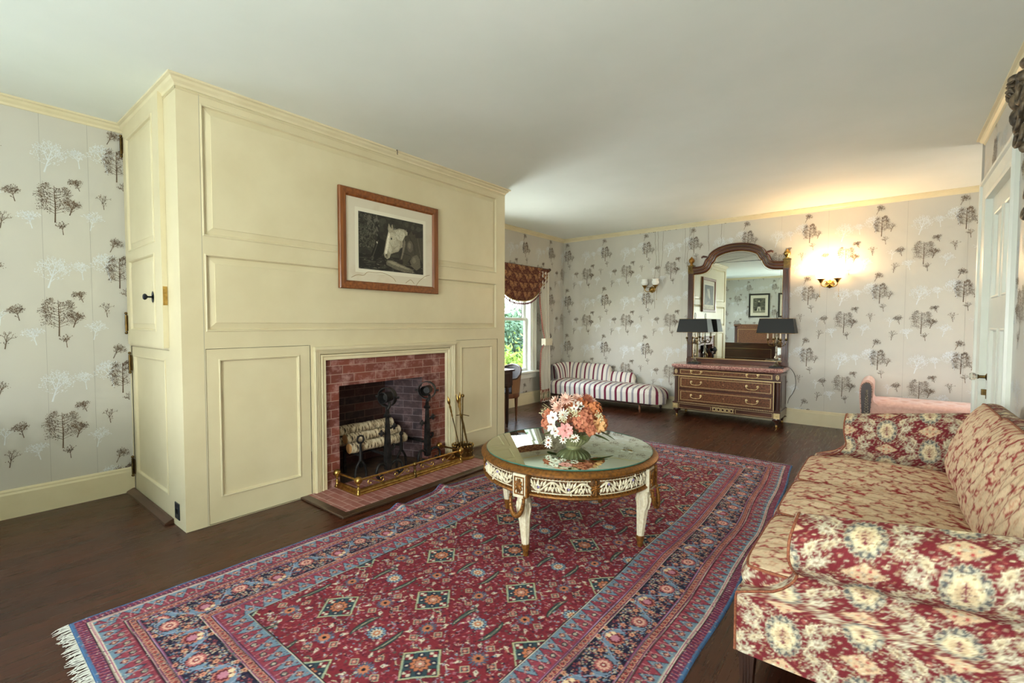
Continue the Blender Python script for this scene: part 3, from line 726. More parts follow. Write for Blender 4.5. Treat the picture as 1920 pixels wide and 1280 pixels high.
# ================================================================== RUG
def build_rug():
    NAVY, RED, CREAM, LB, SAL, GRN, PINK, DKR, ORG, BLK = (34, 34, 62), (138, 28, 44), (222, 206, 180), (124, 156, 178), (206, 136, 112), (70, 92, 84), (190, 108, 124), (104, 22, 38), (206, 118, 70), (30, 24, 34)
    PX, PY = .597, .642; fld = Cv(PX, PY, .0025, RED)
    def rosette(x, y, r, c1=CREAM, c2=NAVY, c3=LB, c4=ORG):
        fld.star(x, y, r, 12, .22, c2); fld.star(x, y, r*.9, 12, .2, c3); fld.star(x, y, r*.72, 12, .3, c2, rot=.26); fld.star(x, y, r*.62, 10, .3, c1); fld.star(x, y, r*.42, 8, .3, c4); fld.ell(x, y, r*.15, r*.15, c1)
    def motif(ox, oy):
        # lattice diamond with chequered corners
        for k, (cx, cy) in enumerate(((0, 0), (PX/2, PY/2))):
            x, y = ox+cx, oy+cy; W, Hh = .098, .105
            D = lambda s_: [(x-W*s_, y), (x, y-Hh*s_), (x+W*s_, y), (x, y+Hh*s_)]
            fld.poly(D(1.1), (96, 40, 40)); fld.poly(D(1.04), (196, 190, 140)); fld.poly(D(.95), (50, 74, 82))
            for a in (-1, 1):
                for b in (-1, 1):
                    # bars parallel to diamond sides
                    for t_ in (-.33, .33):
                        u = t_; p = (x+W*.94*((1+u)/2)*a-0*W, 0)
                    fld.line([(x+a*W*.16, y-Hh*.8*b), (x+a*W*.8, y-Hh*.16*b)], .006, (160, 178, 150))
            for a, b in ((1, 0), (-1, 0), (0, 1), (0, -1)):
                px, py = x+a*W*.66, y+b*Hh*.66
                d_ = lambda q, c: fld.poly([(px-q*W, py), (px, py-q*Hh), (px+q*W, py), (px, py+q*Hh)], c)
                d_(.25, BLK); d_(.21, RED)
                for e1, e2 in ((.1, 0), (-.1, 0)): fld.poly([(px+(e1-.1)*W, py+e2*Hh), (px+e1*W, py+(e2-.1)*Hh), (px+(e1+.1)*W, py+e2*Hh), (px+e1*W, py+(e2+.1)*Hh)], CREAM)
            for a, b in ((1, 1), (-1, 1), (1, -1), (-1, -1)):
                fld.ell(x+a*W*.36, y+b*Hh*.36, .013, .013, NAVY); fld.ell(x+a*W*.36, y+b*Hh*.36, .005, .005, CREAM)
            fld.star(x, y, .044, 10, .25, DKR); fld.star(x, y, .04, 10, .3, ORG); fld.star(x, y, .026, 8, .3, BLK); fld.star(x, y, .021, 8, .3, SAL); fld.ell(x, y, .006, .006, CREAM)
        # big rosettes between diamonds, hugged by curved green leaves
        for cx, cy, v in ((PX/2, 0, 1), (0, PY/2, 1)):
            x, y = ox+cx, oy+cy
            for sgn in (-1, 1):
                pts = [(x+sgn*(.072+.018*math.cos(t)*1.2), y+.085*math.sin(t)) for t in [(-1.25+2.5*i/14) for i in range(15)]]
                for i, p in enumerate(pts):
                    w_ = .021*math.sin(PI*(i+.7)/15.4)+.003; fld.ell(p[0], p[1], w_*.62, w_*.8, (44, 50, 52))
                for i, p in enumerate(pts):
                    w_ = .015*math.sin(PI*(i+.7)/15.4); fld.ell(p[0], p[1], w_*.6, w_*.8, GRN)
                fld.line(pts[2:-2], .003, (186, 176, 140))
                pts = [(x+sgn*(.055), y+.045*math.sin(t)) for t in [(-1.25+2.5*i/8) for i in range(9)]]
                for i, p in enumerate(pts): fld.ell(p[0]-sgn*.012*math.cos((-1.25+2.5*i/8)*2), p[1], .006, .006, CREAM if i % 2 else PINK)
            rosette(x, y, .046)
        # palmettes, white buds and small animals on the quarter points
        for k, (cx, cy) in enumerate(((PX*.25, PY*.25), (PX*.75, PY*.25), (PX*.25, PY*.75), (PX*.75, PY*.75))):
            x, y = ox+cx, oy+cy; q = 1 if k in (0, 3) else -1
            fld.star(x, y, .040, 14, .5, (76, 100, 124), ax=1.15); fld.star(x, y, .026, 10, .35, ORG); fld.ell(x, y, .009, .009, BLK)
            for a, c in ((.9, CREAM), (2.25, CREAM), (-.9, CREAM), (-2.25, CREAM)):
                ex, ey = x+.072*math.cos(a), y+.078*math.sin(a)
                fld.poly([(ex+.023*math.cos(a), ey+.026*math.sin(a)), (ex+.010*math.sin(a), ey-.010*math.cos(a)), (ex-.014*math.cos(a), ey-.014*math.sin(a)), (ex-.010*math.sin(a), ey+.010*math.cos(a))], c)
                fld.ell(ex-.003*math.cos(a), ey-.003*math.sin(a), .0036, .0036, GRN)
            for a in (0, PI/2, PI, -PI/2):
                ex, ey = x+.070*math.cos(a), y+.076*math.sin(a)
                fld.poly([(ex-.024, ey), (ex, ey-.024), (ex+.024, ey), (ex, ey+.024)], (206, 190, 150)); fld.poly([(ex-.019, ey), (ex, ey-.019), (ex+.019, ey), (ex, ey+.019)], (52, 60, 80)); fld.star(ex, ey, .012, 6, .4, (196, 110, 90)); fld.ell(ex, ey, .003, .003, CREAM)
            fld.line([(x+q*.03, y+.1), (x+q*.055, y+.115), (x+q*.075, y+.1), (x+q*.10, y+.11)], .0042, (214, 200, 160))
            fld.line([(x-q*.03, y-.1), (x-q*.055, y-.115), (x-q*.075, y-.1), (x-q*.10, y-.11)], .0042, (214, 200, 160))
            fld.line([(x+.04, y-.125), (x+.055, y-.10), (x+.08, y-.105)], .005, GRN); fld.line([(x-.04, y+.125), (x-.055, y+.10), (x-.08, y+.105)], .005, GRN)
    tiled(fld, motif)
    rng = random.Random(2)
    for k in range(1700):      # scattered small knots, hooks and buds over the red ground
        x, y = rng.random()*PX, rng.random()*PY
        i, j = int(x/fld.res) % fld.nx, int(y/fld.res) % fld.ny
        if abs(fld.a[i, j, 0]-lin(RED)[0]) > .01 or fld.a[i, j, 1] > .03: continue
        if rng.random() < .25: fld.ell(x, y, .010, .007, (118, 24, 44), rng.random()*3); continue
        c = rng.choice([CREAM, LB, SAL, GRN, PINK, NAVY, (160, 150, 170), PINK, BLK]); r = rng.uniform(.003, .0065); ty = rng.random()
        if ty < .5: fld.star(x, y, r*1.3, rng.choice([4, 6]), .5, c, rng.random()*3); fld.ell(x, y, r*.4, r*.4, rng.choice([BLK, CREAM, RED]))
        else:
            a = rng.random()*6.28; fld.line([(x, y), (x+.012*math.cos(a), y+.012*math.sin(a)), (x+.012*math.cos(a)+.008*math.cos(a+1.6), y+.012*math.sin(a)+.008*math.sin(a+1.6))], .0032, c)
    # border strip : u along the edge (period), v = distance from the edge
    PBd = .34; bd = Cv(PBd, .54, .0025, (122, 30, 58))
    _rect = bd.rect
    def strips(ox, rects):
        bd.rect = _rect if rects else (lambda *a: None)
        if rects: pass
        bd.rect(-1, 1, 0, .014, (66, 110, 156))
        bd.rect(-1, 1, .014, .050, (120, 32, 62))
        n = 34
        for i in range(n): bd.line([(ox+i*PBd/n, .018), (ox+(i+.5)*PBd/n, .046)], .003, (76, 60, 110) if i % 2 else (200, 120, 140))
        for v, c, w_ in ((.052, BLK, .004), (.057, CREAM, .005), (.062, (178, 78, 120), .006), (.067, CREAM, .004)): bd.rect(-1, 1, v-w_/2, v+w_/2, c)
        for base_v, wd, flip in ((.070, .088, 0), (.432, .10, 1)):      # light blue / madder zigzag borders
            bd.rect(-1, 1, base_v, base_v+wd, (156, 52, 72)); m = 4
            for i in range(-1, m+1):
                a = ox+i*PBd/m; y0, y1 = (base_v, base_v+wd) if not flip else (base_v+wd, base_v)
                bd.poly([(a, y0), (a+PBd/m, y0), (a+PBd/m/2, y0+(y1-y0)*.93)], (40, 44, 66)); bd.poly([(a+.004, y0), (a+PBd/m-.004, y0), (a+PBd/m/2, y0+(y1-y0)*.86)], (112, 142, 162))
                cx = a+PBd/m/2; cy = y0+(y1-y0)*.32; bd.star(cx, cy, .017, 4, .35, (90, 26, 44)); bd.star(cx, cy, .010, 6, .4, (206, 140, 110)); bd.ell(cx, cy, .003, .003, CREAM)
                cx = a; cy = y0+(y1-y0)*.70; bd.star(cx, cy, .015, 6, .35, (40, 56, 66)); bd.star(cx, cy, .009, 6, .4, (200, 190, 160)); bd.ell(cx, cy, .003, .003, RED)
                bd.line([(a-.014, y0+(y1-y0)*.98), (a-.02, y0+(y1-y0)*.55), (a-.034, y0+(y1-y0)*.2)], .003, (214, 150, 150)); bd.line([(a+.014, y0+(y1-y0)*.98), (a+.02, y0+(y1-y0)*.55), (a+.034, y0+(y1-y0)*.2)], .003, (214, 150, 150))
        for v0 in (.160, .380):       # salmon guard stripes
            for v, c, w_ in ((v0+.002, BLK, .004), (v0+.006, CREAM, .0035), (v0+.010, (150, 66, 110), .005), (v0+.014, BLK, .003)): bd.rect(-1, 1, v-w_/2, v+w_/2, c)
            bd.rect(-1, 1, v0+.0155, v0+.038, (212, 136, 112))
            for i in range(12):
                cx = ox+(i+.5)*PBd/12; bd.star(cx, v0+.027, .0085, 6, .25, (70, 34, 40)); bd.star(cx, v0+.027, .0055, 6, .3, (182, 50, 52)); bd.line([(cx+PBd/24, v0+.017), (cx+PBd/24-.004, v0+.027), (cx+PBd/24+.003, v0+.036)], .003, BLK)
            for v, c, w_ in ((v0+.040, BLK, .003), (v0+.044, (176, 150, 190), .004), (v0+.048, (150, 66, 110), .004), (v0+.0515, BLK, .003)): bd.rect(-1, 1, v-w_/2, v+w_/2, c)
        bd.rect(-1, 1, .213, .380, (30, 30, 56))
        pts = [(ox+PBd*t/20, .2965+.060*math.sin(2*PI*t/20)) for t in range(-1, 22)]; bd.line(pts, .0055, (150, 168, 196))
        for cx, sgn in ((PBd*.25, -1), (PBd*.75, 1)):
            x, y = ox+cx, .2965-sgn*.0; yy = .2965+sgn*.018*(-1)
            for s2 in (-1, 1):
                bd.poly([(x+s2*.05, yy+.03*sgn), (x+s2*.028, yy-.045*sgn), (x+s2*.075, yy-.012*sgn)], (112, 138, 164)); bd.line([(x, yy-.055*sgn), (x+s2*.05, yy-.04*sgn), (x+s2*.066, yy)], .004, (150, 168, 196))
            if sgn > 0: bd.star(x, yy, .044, 14, .2, (44, 20, 36)); bd.star(x, yy, .039, 14, .2, (186, 92, 92)); bd.star(x, yy, .028, 10, .3, (232, 176, 150)); bd.star(x, yy, .016, 8, .3, (150, 40, 56)); bd.ell(x, yy, .006, .006, CREAM)
            else: bd.star(x, yy, .044, 12, .25, (206, 116, 90)); bd.star(x, yy, .034, 12, .2, (110, 24, 42)); bd.star(x, yy, .022, 8, .3, (196, 120, 140)); bd.star(x-.0, yy+.03, .014, 5, .4, (236, 206, 160)); bd.star(x+.026, yy+.02, .012, 5, .4, (236, 206, 160))
            for s2, c in ((-1, (216, 140, 108)), (1, (220, 150, 110))):
                ax_, ay = x+s2*.066, yy+sgn*.048
                bd.star(ax_, ay, .017, 5, .35, (90, 30, 46)); bd.star(ax_, ay, .014, 5, .35, c); bd.ell(ax_, ay, .004, .004, (130, 40, 50))
                ax_, ay = x+s2*.034, yy-sgn*.062
                bd.star(ax_, ay, .013, 5, .35, c); bd.ell(ax_, ay, .004, .004, (130, 40, 50))
        bd.rect(-1, 1, .531, .5345, CREAM); bd.rect(-1, 1, .5345, .54, BLK)
    strips(0, True)
    for a in (-1, 0, 1): strips(a*PBd, False)
    bd.rect = _rect
    for k in range(900):
        x, y = rng.random()*PBd, .215+rng.random()*.16; i, j = int(x/bd.res) % bd.nx, int(y/bd.res) % bd.ny
        if bd.a[i, j].max() < .06 and bd.a[i, j, 2] > .03:
            bd.star(x, y, rng.uniform(.003, .0065), rng.choice([4, 5]), .4, rng.choice([(190, 120, 100), (112, 138, 164), (60, 44, 70), (150, 60, 70), (200, 180, 150)]), rng.random()*3)
    for k in range(700):
        x, y = rng.random()*PBd, rng.random()*.53
        if .21 < y < .38: continue
        bd.star(x, y, rng.uniform(.002, .0042), 4, .4, rng.choice([(190, 120, 110), (70, 60, 90), (120, 40, 60), (200, 186, 166), (90, 110, 120)]), rng.random()*3)
    # assemble on the rug
    Wd, Ld, rs = 2.235, 4.775, .0042
    nu, nv = int(Wd/rs), int(Ld/rs)
    U, V = np.meshgrid(np.linspace(0, Wd, nu), np.linspace(0, Ld, nv), indexing='ij')
    du = np.minimum(U, Wd-U); dv = np.minimum(V, Ld-V); d = np.minimum(du, dv)
    s_ = np.where(du < dv, V-Ld/2, U-Wd/2)
    # gentle weaving irregularity
    wob = .0025*np.sin(V*9+U*5)+.002*np.sin(U*13-V*4)
    colB = bd.sample(s_+wob, np.clip(d+wob*.4, .001, .538))
    # field lattice registered on the diamonds read from the photograph
    X0, Y0 = -2.808, .357
    colF = fld.sample(U+X0+1.41+wob, V+Y0-1.186+wob)
    col = np.where((d < .54)[..., None], colB, colF)
    ab = 1+.07*np.sin(V*23+1.5*np.sin(V*7))[..., None]*np.ones(3)+_nr.normal(0, .05, (nu, nv, 1))      # abrash and knots
    col = np.clip(col*ab*.92, 0, 1); g_ = col.mean(-1, keepdims=True); col = col*.86+g_*.14
    X = X0+U; Y = Y0+V
    t = U/Wd
    xr = np.interp(Y, [.3, 3.3, 4.17, 5.14], [0, .0, -.05, -.115]); xl = np.interp(Y, [.3, 1.2, 1.6, 2.2, 2.65, 3.2, 5.2], [-.03, -.01, .0, .005, -.045, .01, .02])
    X = X+xr*t+xl*(1-t)+.006*np.sin(Y*6)*(t > .9); Y = Y+.02*np.sin(t*PI)*(V/Ld)
    # two ripples pushed up near the hearth side
    Z = .009+.0012*np.sin(X*31+Y*17)
    for yc, hh, ww in ((2.13, .034, .045), (2.60, .036, .05)):
        Z = Z+hh*np.exp(-((Y-yc-.35*(X+2.8)*.35)/ww)**2)*np.clip(1-(X+2.85)/.42, 0, 1)**1.3
    Z = np.where((U <= 0) | (V <= 0) | (U >= Wd) | (V >= Ld), .001, Z)
    root = thing('area_rug', 'large red and navy patterned rug under the round table with white fringe', 'rug', (-1.69, 2.74, 0))
    P = np.stack([X+1.69, Y-2.74, Z], -1)
    grid_obj('pile', P, M_rug, root, col)
    rng = random.Random(8); mb = MB()
    for side in (0, 1):
        n = 330
        for k in range(n):
            i = int((k+rng.random()*.8)/n*(nu-1)); i = min(i, nu-1); j = 0 if side == 0 else nv-1
            x, y = P[i, j, 0], P[i, j, 1]; s2 = -1 if side == 0 else 1; L = rng.uniform(.03, .06)*(1 if side == 0 else .55)
            dx = rng.gauss(0, .012); w_ = .0032
            mb.add([(x-w_, y, .006), (x+w_, y, .006), (x+dx*.6+w_, y+s2*L*.6, .005), (x+dx*.6-w_, y+s2*L*.6, .005), (x+dx*1.6+w_*.6, y+s2*L, .002), (x+dx*1.6-w_*.6, y+s2*L, .002), (x, y, .001)],
                   [(0, 1, 2, 3), (3, 2, 4, 5)])
    f = mb.build('fringe', mat('white_cotton_fringe', (216, 214, 204), .9), root, recalc=False); f['kind'] = 'stuff'
build_rug()

# ================================================================== SOFA
def sofa_tile():
    RD, CR, TAN, GY, PK = (112, 34, 40), (186, 175, 149), (164, 138, 104), (84, 86, 86), (160, 88, 78)
    W, Hh = .43, .225; cv = Cv(W, Hh, .0018, RD); rng = random.Random(6)
    def rough_blob(x, y, r, col, n, k, ax, rot, tilt=0):
        ph = rng.random()*6
        def fn(X, Y):
            dx, dy = X-x, Y-y; c, d = math.cos(tilt), math.sin(tilt); dx, dy = dx*c+dy*d, (-dx*d+dy*c)/ax
            a = np.arctan2(dy, dx); q = np.hypot(dx, dy); return q < r*(1-k*(.5+.5*np.cos(a*n+rot))-k*.5*np.cos(a*(n*2.3)+rot+1))
        R_ = r*max(1, ax)*1.3; cv.mask((x-R_, x+R_, y-R_, y+R_), fn, col)
    def mo(ox, oy):
        for cx, cy in ((0, 0), (W/2, Hh/2)):
            x, y = ox+cx, oy+cy
            for a in (-1, 1):     # feathery leaf sprays left and right
                for k, (ex, ey, r, ax, tl) in enumerate(((.098, .012, .040, .55, .5), (.085, -.040, .034, .5, -.5), (.078, .052, .034, .5, .95))):
                    rough_blob(x+a*ex, y+ey, r, CR, 9, .42, ax, k, a*tl); rough_blob(x+a*ex, y+ey, r*.6, (206, 188, 152) if k else (214, 204, 180), 7, .4, ax, k, a*tl); rough_blob(x+a*ex, y+ey, r*.28, (150, 120, 96), 5, .4, ax, k, a*tl)
            # chequered lozenge above
            lx, ly = x+.0, y+Hh*.5
            cv.poly([(lx-.058, ly), (lx, ly-.034), (lx+.058, ly), (lx, ly+.034)], (206, 176, 140))
            for p in range(-2, 3):
                for q in range(-1, 2):
                    if (p+q) % 2 == 0: cv.rect(lx+p*.014-.0045, lx+p*.014+.0045, ly+q*.013-.004, ly+q*.013+.004, (176, 66, 66) if (p*q) else CR)
            # scalloped medallion
            cv.star(x, y, .056, 22, .10, CR, ax=1.30); cv.star(x, y, .053, 22, .12, GY, ax=1.30)
            for k in range(12):
                a = 2*PI*k/12; cv.ell(x+.043*math.cos(a), y+.056*math.sin(a), .0065, .0065, CR)
            cv.star(x, y, .040, 6, .12, CR, ax=1.32); cv.star(x, y, .036, 6, .14, (222, 204, 164), ax=1.3); cv.star(x, y, .024, 8, .2, (204, 178, 140), ax=1.3)
            for k in range(8):
                a = 2*PI*k/8+.3; cv.ell(x+.031*math.cos(a), y+.042*math.sin(a), .003, .0035, (140, 120, 84))
            for k in range(4):
                yy = y-.021+.012*k; cv.line([(x-.009, yy-.003), (x, yy+.004), (x+.009, yy-.003)], .0028, (120, 46, 60))
            cv.line([(x, y-.028), (x, y+.024)], .003, (120, 46, 60)); cv.star(x, y-.022, .007, 4, .3, (120, 46, 60))
            for a in (-1, 1):
                cv.line([(x+a*.06, y-.03), (x+a*.085, y+.01), (x+a*.065, y+.06), (x+a*.11, y+.085)], .003, (232, 216, 180)); cv.star(x+a*.06, y+.075, .009, 6, .4, PK)
                cv.line([(x+a*.105, y+.02), (x+a*.105, y+.045), (x+a*.095, y+.045)], .006, CR)
    tiled(cv, mo)
    for k in range(1900):
        x, y = rng.random()*W, rng.random()*Hh; i, j = int(x/cv.res) % cv.nx, int(y/cv.res) % cv.ny
        c = rng.choice([CR, CR, TAN, (212, 196, 160), PK]); a = rng.uniform(-.3, .9)
        if cv.a[i, j, 1] < .05:
            L = rng.uniform(.005, .011)
            if rng.random() < .42: cv.line([(x, y), (x+L*math.cos(a), y+L*math.sin(a))], rng.uniform(.002, .0035), c)
        elif rng.random() < .55: cv.line([(x, y), (x+.006*math.cos(a), y+.006*math.sin(a))], .0019, rng.choice([RD, (160, 130, 100), (130, 104, 88), (226, 216, 190)]))
    # soften a touch so the weave reads as threads
    cv.a = (cv.a*4+np.roll(cv.a, 1, 0)+np.roll(cv.a, -1, 0)+np.roll(cv.a, 1, 1)+np.roll(cv.a, -1, 1))/8
    return cv
TS = sofa_tile()
def vein_tile():
    W, Hh, rs = .36, .30, .0022; nx, ny = int(W/rs), int(Hh/rs); r = np.random.RandomState(12)
    X, Y = np.meshgrid(np.arange(nx)*rs, np.arange(ny)*rs, indexing='ij'); pts = []
    for i in range(6):
        for j in range(4): pts.append(((i+.5+.28*r.randn()*.8+(.5 if j % 2 else 0))*W/6 % W, (j+.5+.25*r.randn())*Hh/4 % Hh))
    X2 = X+.006*np.sin(Y*2*PI/Hh*9)+.004*np.sin(X*2*PI/W*17+Y*2*PI/Hh*14); Y2 = Y+.005*np.sin(X*2*PI/W*13)
    D = np.full((len(pts), nx, ny), 9.)
    for k, (a, b) in enumerate(pts):
        dx = (X2-a+W/2) % W-W/2; dy = (Y2-b+Hh/2) % Hh-Hh/2; D[k] = np.hypot(dx*1.25, dy*.85)
    D.sort(0); e_ = D[1]-D[0]; nz = r.rand(nx, ny); nz = (nz+np.roll(nz, 1, 0)+np.roll(nz, 1, 1)+np.roll(nz, 2, 0))/4
    cv = Cv(W, Hh, rs, (214, 188, 154)); cv.nx, cv.ny = nx, ny; a = np.empty((nx, ny, 3)); a[:] = lin((212, 188, 154))
    a[nz > .62] = lin((206, 176, 142)); a[nz < .33] = lin((210, 168, 140)); m = e_ < .0052+.012*(nz-.35); a[m] = lin((150, 52, 50)); m = e_ < .0012; a[m] = lin((124, 36, 42))
    m = (D[0] < .011) & (D[0] > .007); a[m] = lin((190, 140, 110)); cv.a = (a*2+np.roll(a, 1, 0)+np.roll(a, 1, 1))/4; return cv
TS2 = vein_tile()
def sfab(U, V, k=1.0):
    c = TS.sample(U/k, V/k); return np.clip(c*(1+_nr.normal(0, .05, U.shape+(1,))), 0, 1)
def arclen(P, axis):
    d = np.linalg.norm(np.diff(P, axis=axis), axis=-1)
    z = np.zeros_like(np.take(d, [0], axis=axis)); return np.concatenate([z, np.cumsum(d, axis=axis)], axis=axis)
def resample(pts, step):
    P = np.array(pts, float); d = np.r_[0, np.cumsum(np.hypot(*np.diff(P[:, :2], axis=0).T) if P.shape[1] == 2 else np.linalg.norm(np.diff(P, axis=0), axis=1))]
    n = max(3, int(d[-1]/step)); t = np.linspace(0, d[-1], n); return np.stack([np.interp(t, d, P[:, k]) for k in range(P.shape[1])], 1)
def smoothpts(pts, it=3):
    P = [tuple(p) for p in pts]
    for _ in range(it):
        Q = [P[0]]
        for a, b in zip(P, P[1:]): Q += [tuple(.75*x+.25*y for x, y in zip(a, b)), tuple(.25*x+.75*y for x, y in zip(a, b))]
        P = Q+[P[-1]]
    return P
M_welt = noisy('rust_welt_cord', (118, 54, 38), (156, 96, 62), 120, .8, bmp=.1)
def build_sofa():
    SX, SY = .08, 2.94
    root = thing('sofa', 'large rolled-arm sofa in red and cream medallion tapestry fabric at the right', 'sofa', (SX, SY, 0))
    def L(P): return P-np.array([SX, SY, 0])
    st = .0042
    y0, y1 = 1.785, 4.10    # outer faces
    def arm(name, yo, sg):
        # cross-section, s = distance inward from the outer face; outer half then inner half share their heights
        outer = smoothpts([(0, .19), (0, .30), (-.003, .42), (-.004, .50), (-.012, .535), (-.060, .560), (-.098, .612), (-.088, .668), (-.040, .712), (.03, .726)], 3)
        inner = smoothpts([(.155, .19), (.155, .30), (.150, .42), (.140, .50), (.132, .55), (.122, .61), (.112, .655), (.095, .692), (.07, .715), (.03, .726)], 3)
        O = resample(outer, st); n = len(O); I_ = np.array(inner); dI = np.r_[0, np.cumsum(np.hypot(*np.diff(I_, axis=0).T))]
        I_ = np.stack([np.interp(np.linspace(0, dI[-1], n), dI, I_[:, k]) for k in (0, 1)], 1)
        def xf(z):     # leading edge of the outer face
            return np.interp(z, [.19, .40, .41, .425, .445, .475, .51, .535, .56, .61, .67, .72, .74], [-.405, -.405, -.385, -.34, -.285, -.245, -.222, -.215, -.222, -.232, -.232, -.222, -.215])
        xb_ = .50
        nx = int((xb_+.41)/st); T = np.linspace(0, 1, nx)
        def surf(S):
            Xf = xf(S[:, 1])[:, None]; X = Xf+(xb_-Xf)*T[None, :]
            rise = .075*np.clip((X+.22)/.6, 0, 1.2)*np.clip((S[:, 1][:, None]-.40)/.25, 0, 1)
            Y = yo+sg*S[:, 0][:, None]*np.ones_like(X); Z = S[:, 1][:, None]+rise
            # slight rounding just behind the welt
            k = np.exp(-(X-Xf)/.012)*.006; Y = Y+sg*k*np.sign(.03-S[:, 0][:, None])
            return np.stack([X, Y, Z], -1)
        for nm, S, fl in (('arm_outside', O, 0), ('arm_inside', I_, 1)):
            P = surf(S); Us = P[..., 0]; Vs = arclen(P, 0)[:, :1]*np.ones_like(Us)+.19
            kx, ky = (.256, .305) if sg > 0 else (-.0, .516)
            # pattern rows follow the roll of the arm
            grid_obj(nm, L(P), M_sofa, arm_root, sfab(Us+kx, Vs-ky), flip=bool(fl) ^ (sg < 0))
        # front panel
        m = 46; A = surf(O)[:, 0]; B = surf(I_)[:, 0]; tt = np.linspace(0, 1, m)[None, :, None]
        P = A[:, None]*(1-tt)+B[:, None]*tt; P[..., 0] -= (.010*np.sin(PI*tt[..., 0])).repeat(P.shape[0], 0)
        grid_obj('arm_front', L(P), M_sofa, arm_root, sfab(P[..., 1]*1.0, P[..., 2]), flip=(sg > 0))
        mb = MB(); q = [tuple(L(p)+np.array([-.002, -sg*.001, 0])) for p in A[::5]]; q2 = [tuple(L(p)+np.array([-.002, 0, 0])) for p in B[::5]][::-1]
        mb.tube(q+q2, .0048, 6); mb.build('welt', M_welt, arm_root, smooth=60)
    for yo, sg in ((y0, 1), (y1, -1)):
        arm_root = MB().box(-.36-SX, .48-SX, min(yo+sg*.01, yo+sg*.14)-SY, max(yo+sg*.01, yo+sg*.14)-SY, .20, .40).build('arm', M_sofa, root)
        at = arm_root.data.color_attributes.new('Col', 'FLOAT_COLOR', 'POINT')
        for d_ in at.data: d_.color = (*lin((150, 60, 56)), 1)
        arm('arm', yo, sg)
    # front rail
    def panel(name, fn, su, sv, nu, nv, parent, k=1.0, flip=False, off=(0, 0)):
        a, b = np.meshgrid(np.linspace(0, 1, nu), np.linspace(0, 1, nv), indexing='ij'); P = fn(a, b)
        grid_obj(name, L(P), M_sofa, parent, sfab(a*su+off[0], b*sv+off[1], k), flip=flip); return P
    ln = y1-y0
    rail = panel('front_rail', lambda a, b: np.stack([np.where(b < .8, -.405, -.405+(b-.8)*3.5), y0+a*ln, .19+np.minimum(b, .8)*.27], -1), ln, .22, 400, 50, root, flip=True)
    # back: outside and inside faces with a softly rounded top
    prof_b = smoothpts([(.555, .19), (.560, .60), (.562, .76), (.55, .795), (.52, .805), (.49, .795), (.46, .73), (.40, .55), (.36, .40)], 3)
    Pb = resample(prof_b, .006)
    panel_fn = lambda: None
    a, b = np.meshgrid(np.linspace(0, 1, 380), np.arange(len(Pb)), indexing='ij')
    X = Pb[:, 0][None]*np.ones_like(a); Z = Pb[:, 1][None]*np.ones_like(a)-.02*(np.abs(a-.5)*2)**4*(Pb[:, 1][None] > .7); Y = y0+.005+a*(ln-.01)
    P = np.stack([X, Y, Z], -1); grid_obj('back', L(P), M_sofa, root, sfab(Y, arclen(P, 1)), flip=False)
    mb = MB()
    for yy in (y0+.005, y1-.005):
        mb = MB(); mb.loft([[(x-SX, yy-SY, z) for x, z in Pb[::4]], [(x-SX, yy-SY+(.001 if yy > 3 else -.001), z) for x, z in Pb[::4]]])
        o = mb.build('back_end', M_sofa, root, recalc=True); at = o.data.color_attributes.new('Col', 'FLOAT_COLOR', 'POINT')
        for d_ in at.data: d_.color = (*lin((176, 120, 100)), 1)
    # seat deck under the cushions
    mb = MB(); mb.box(-.36-SX, .44-SX, y0+.1-SY, y1-.1-SY, .22, .385); o = mb.build('seat_deck', M_sofa, root); at = o.data.color_attributes.new('Col', 'FLOAT_COLOR', 'POINT')
    for d_ in at.data: d_.color = (*lin((150, 60, 56)), 1)
    # puffy cushions
    def cushion(name, c, l, w_, h, puff, rot=None, k=1.0, seed=0, ft=1.0, stretch=1.6, facing=None):
        """box cushion: local x (depth l), y (width w_), z (thickness h)"""
        rs = random.Random(seed); st2 = .0048; M3 = Matrix.Rotation(rot or 0, 3, 'Y')
        nu, nv = int(l/st2), int(w_/st2)
        a, b = np.meshgrid(np.linspace(-1, 1, nu), np.linspace(-1, 1, nv), indexing='ij')
        def outline(a, b): # rounded corners
            r = 1-.045*(np.abs(a)*np.abs(b))**6
            return a*l/2*r, b*w_/2*r
        x, y = outline(a, b)
        f = np.clip(1-np.abs(a)**2.6, 0, 1)**.6*np.clip(1-np.abs(b)**2.6, 0, 1)**.6
        wr = .004*np.sin(b*16+a*3+seed)*np.sin(a*7+1.3*seed)*f+.003*np.sin(b*31+a*9+seed*2)*f
        top = np.stack([x, y, h/2+puff*f+wr], -1); bot = np.stack([x, y, -h/2-puff*.35*f], -1)
        # side band
        per = np.concatenate([top[:, 0], top[-1, 1:], top[-2::-1, -1], top[0, -2:0:-1]]); n = len(per); m = max(8, int(h/st2))
        t = np.linspace(0, 1, m)[None, :, None]; lo = per.copy(); lo[:, 2] = -h/2
        P = per[:, None]*(1-t)+lo[:, None]*t; cen = per.copy(); cen[:, 2] = 0; nrm = np.stack([np.sign(per[:, 0])*np.abs(per[:, 0]/(l/2))**8, np.sign(per[:, 1])*np.abs(per[:, 1]/(w_/2))**8, np.zeros(n)], 1); nrm /= np.maximum(np.linalg.norm(nrm, axis=1, keepdims=True), 1e-6)
        P = P+nrm[:, None]*(.022*np.sin(PI*t))
        mt = np.array(M3)
        tf = lambda Q: Q@mt.T+np.array(c)
        cr = None
        ct = TS2.sample(x/1.5+seed*.13, y+seed*.21)*(1+_nr.normal(0, .05, x.shape+(1,)))
        base = grid_obj(name, L(tf(top)), M_sofa, root, np.clip(ct, 0, 1))
        u = np.concatenate([[0], np.cumsum(np.linalg.norm(np.diff(per, axis=0), axis=1))])[:, None]*np.ones((1, m))
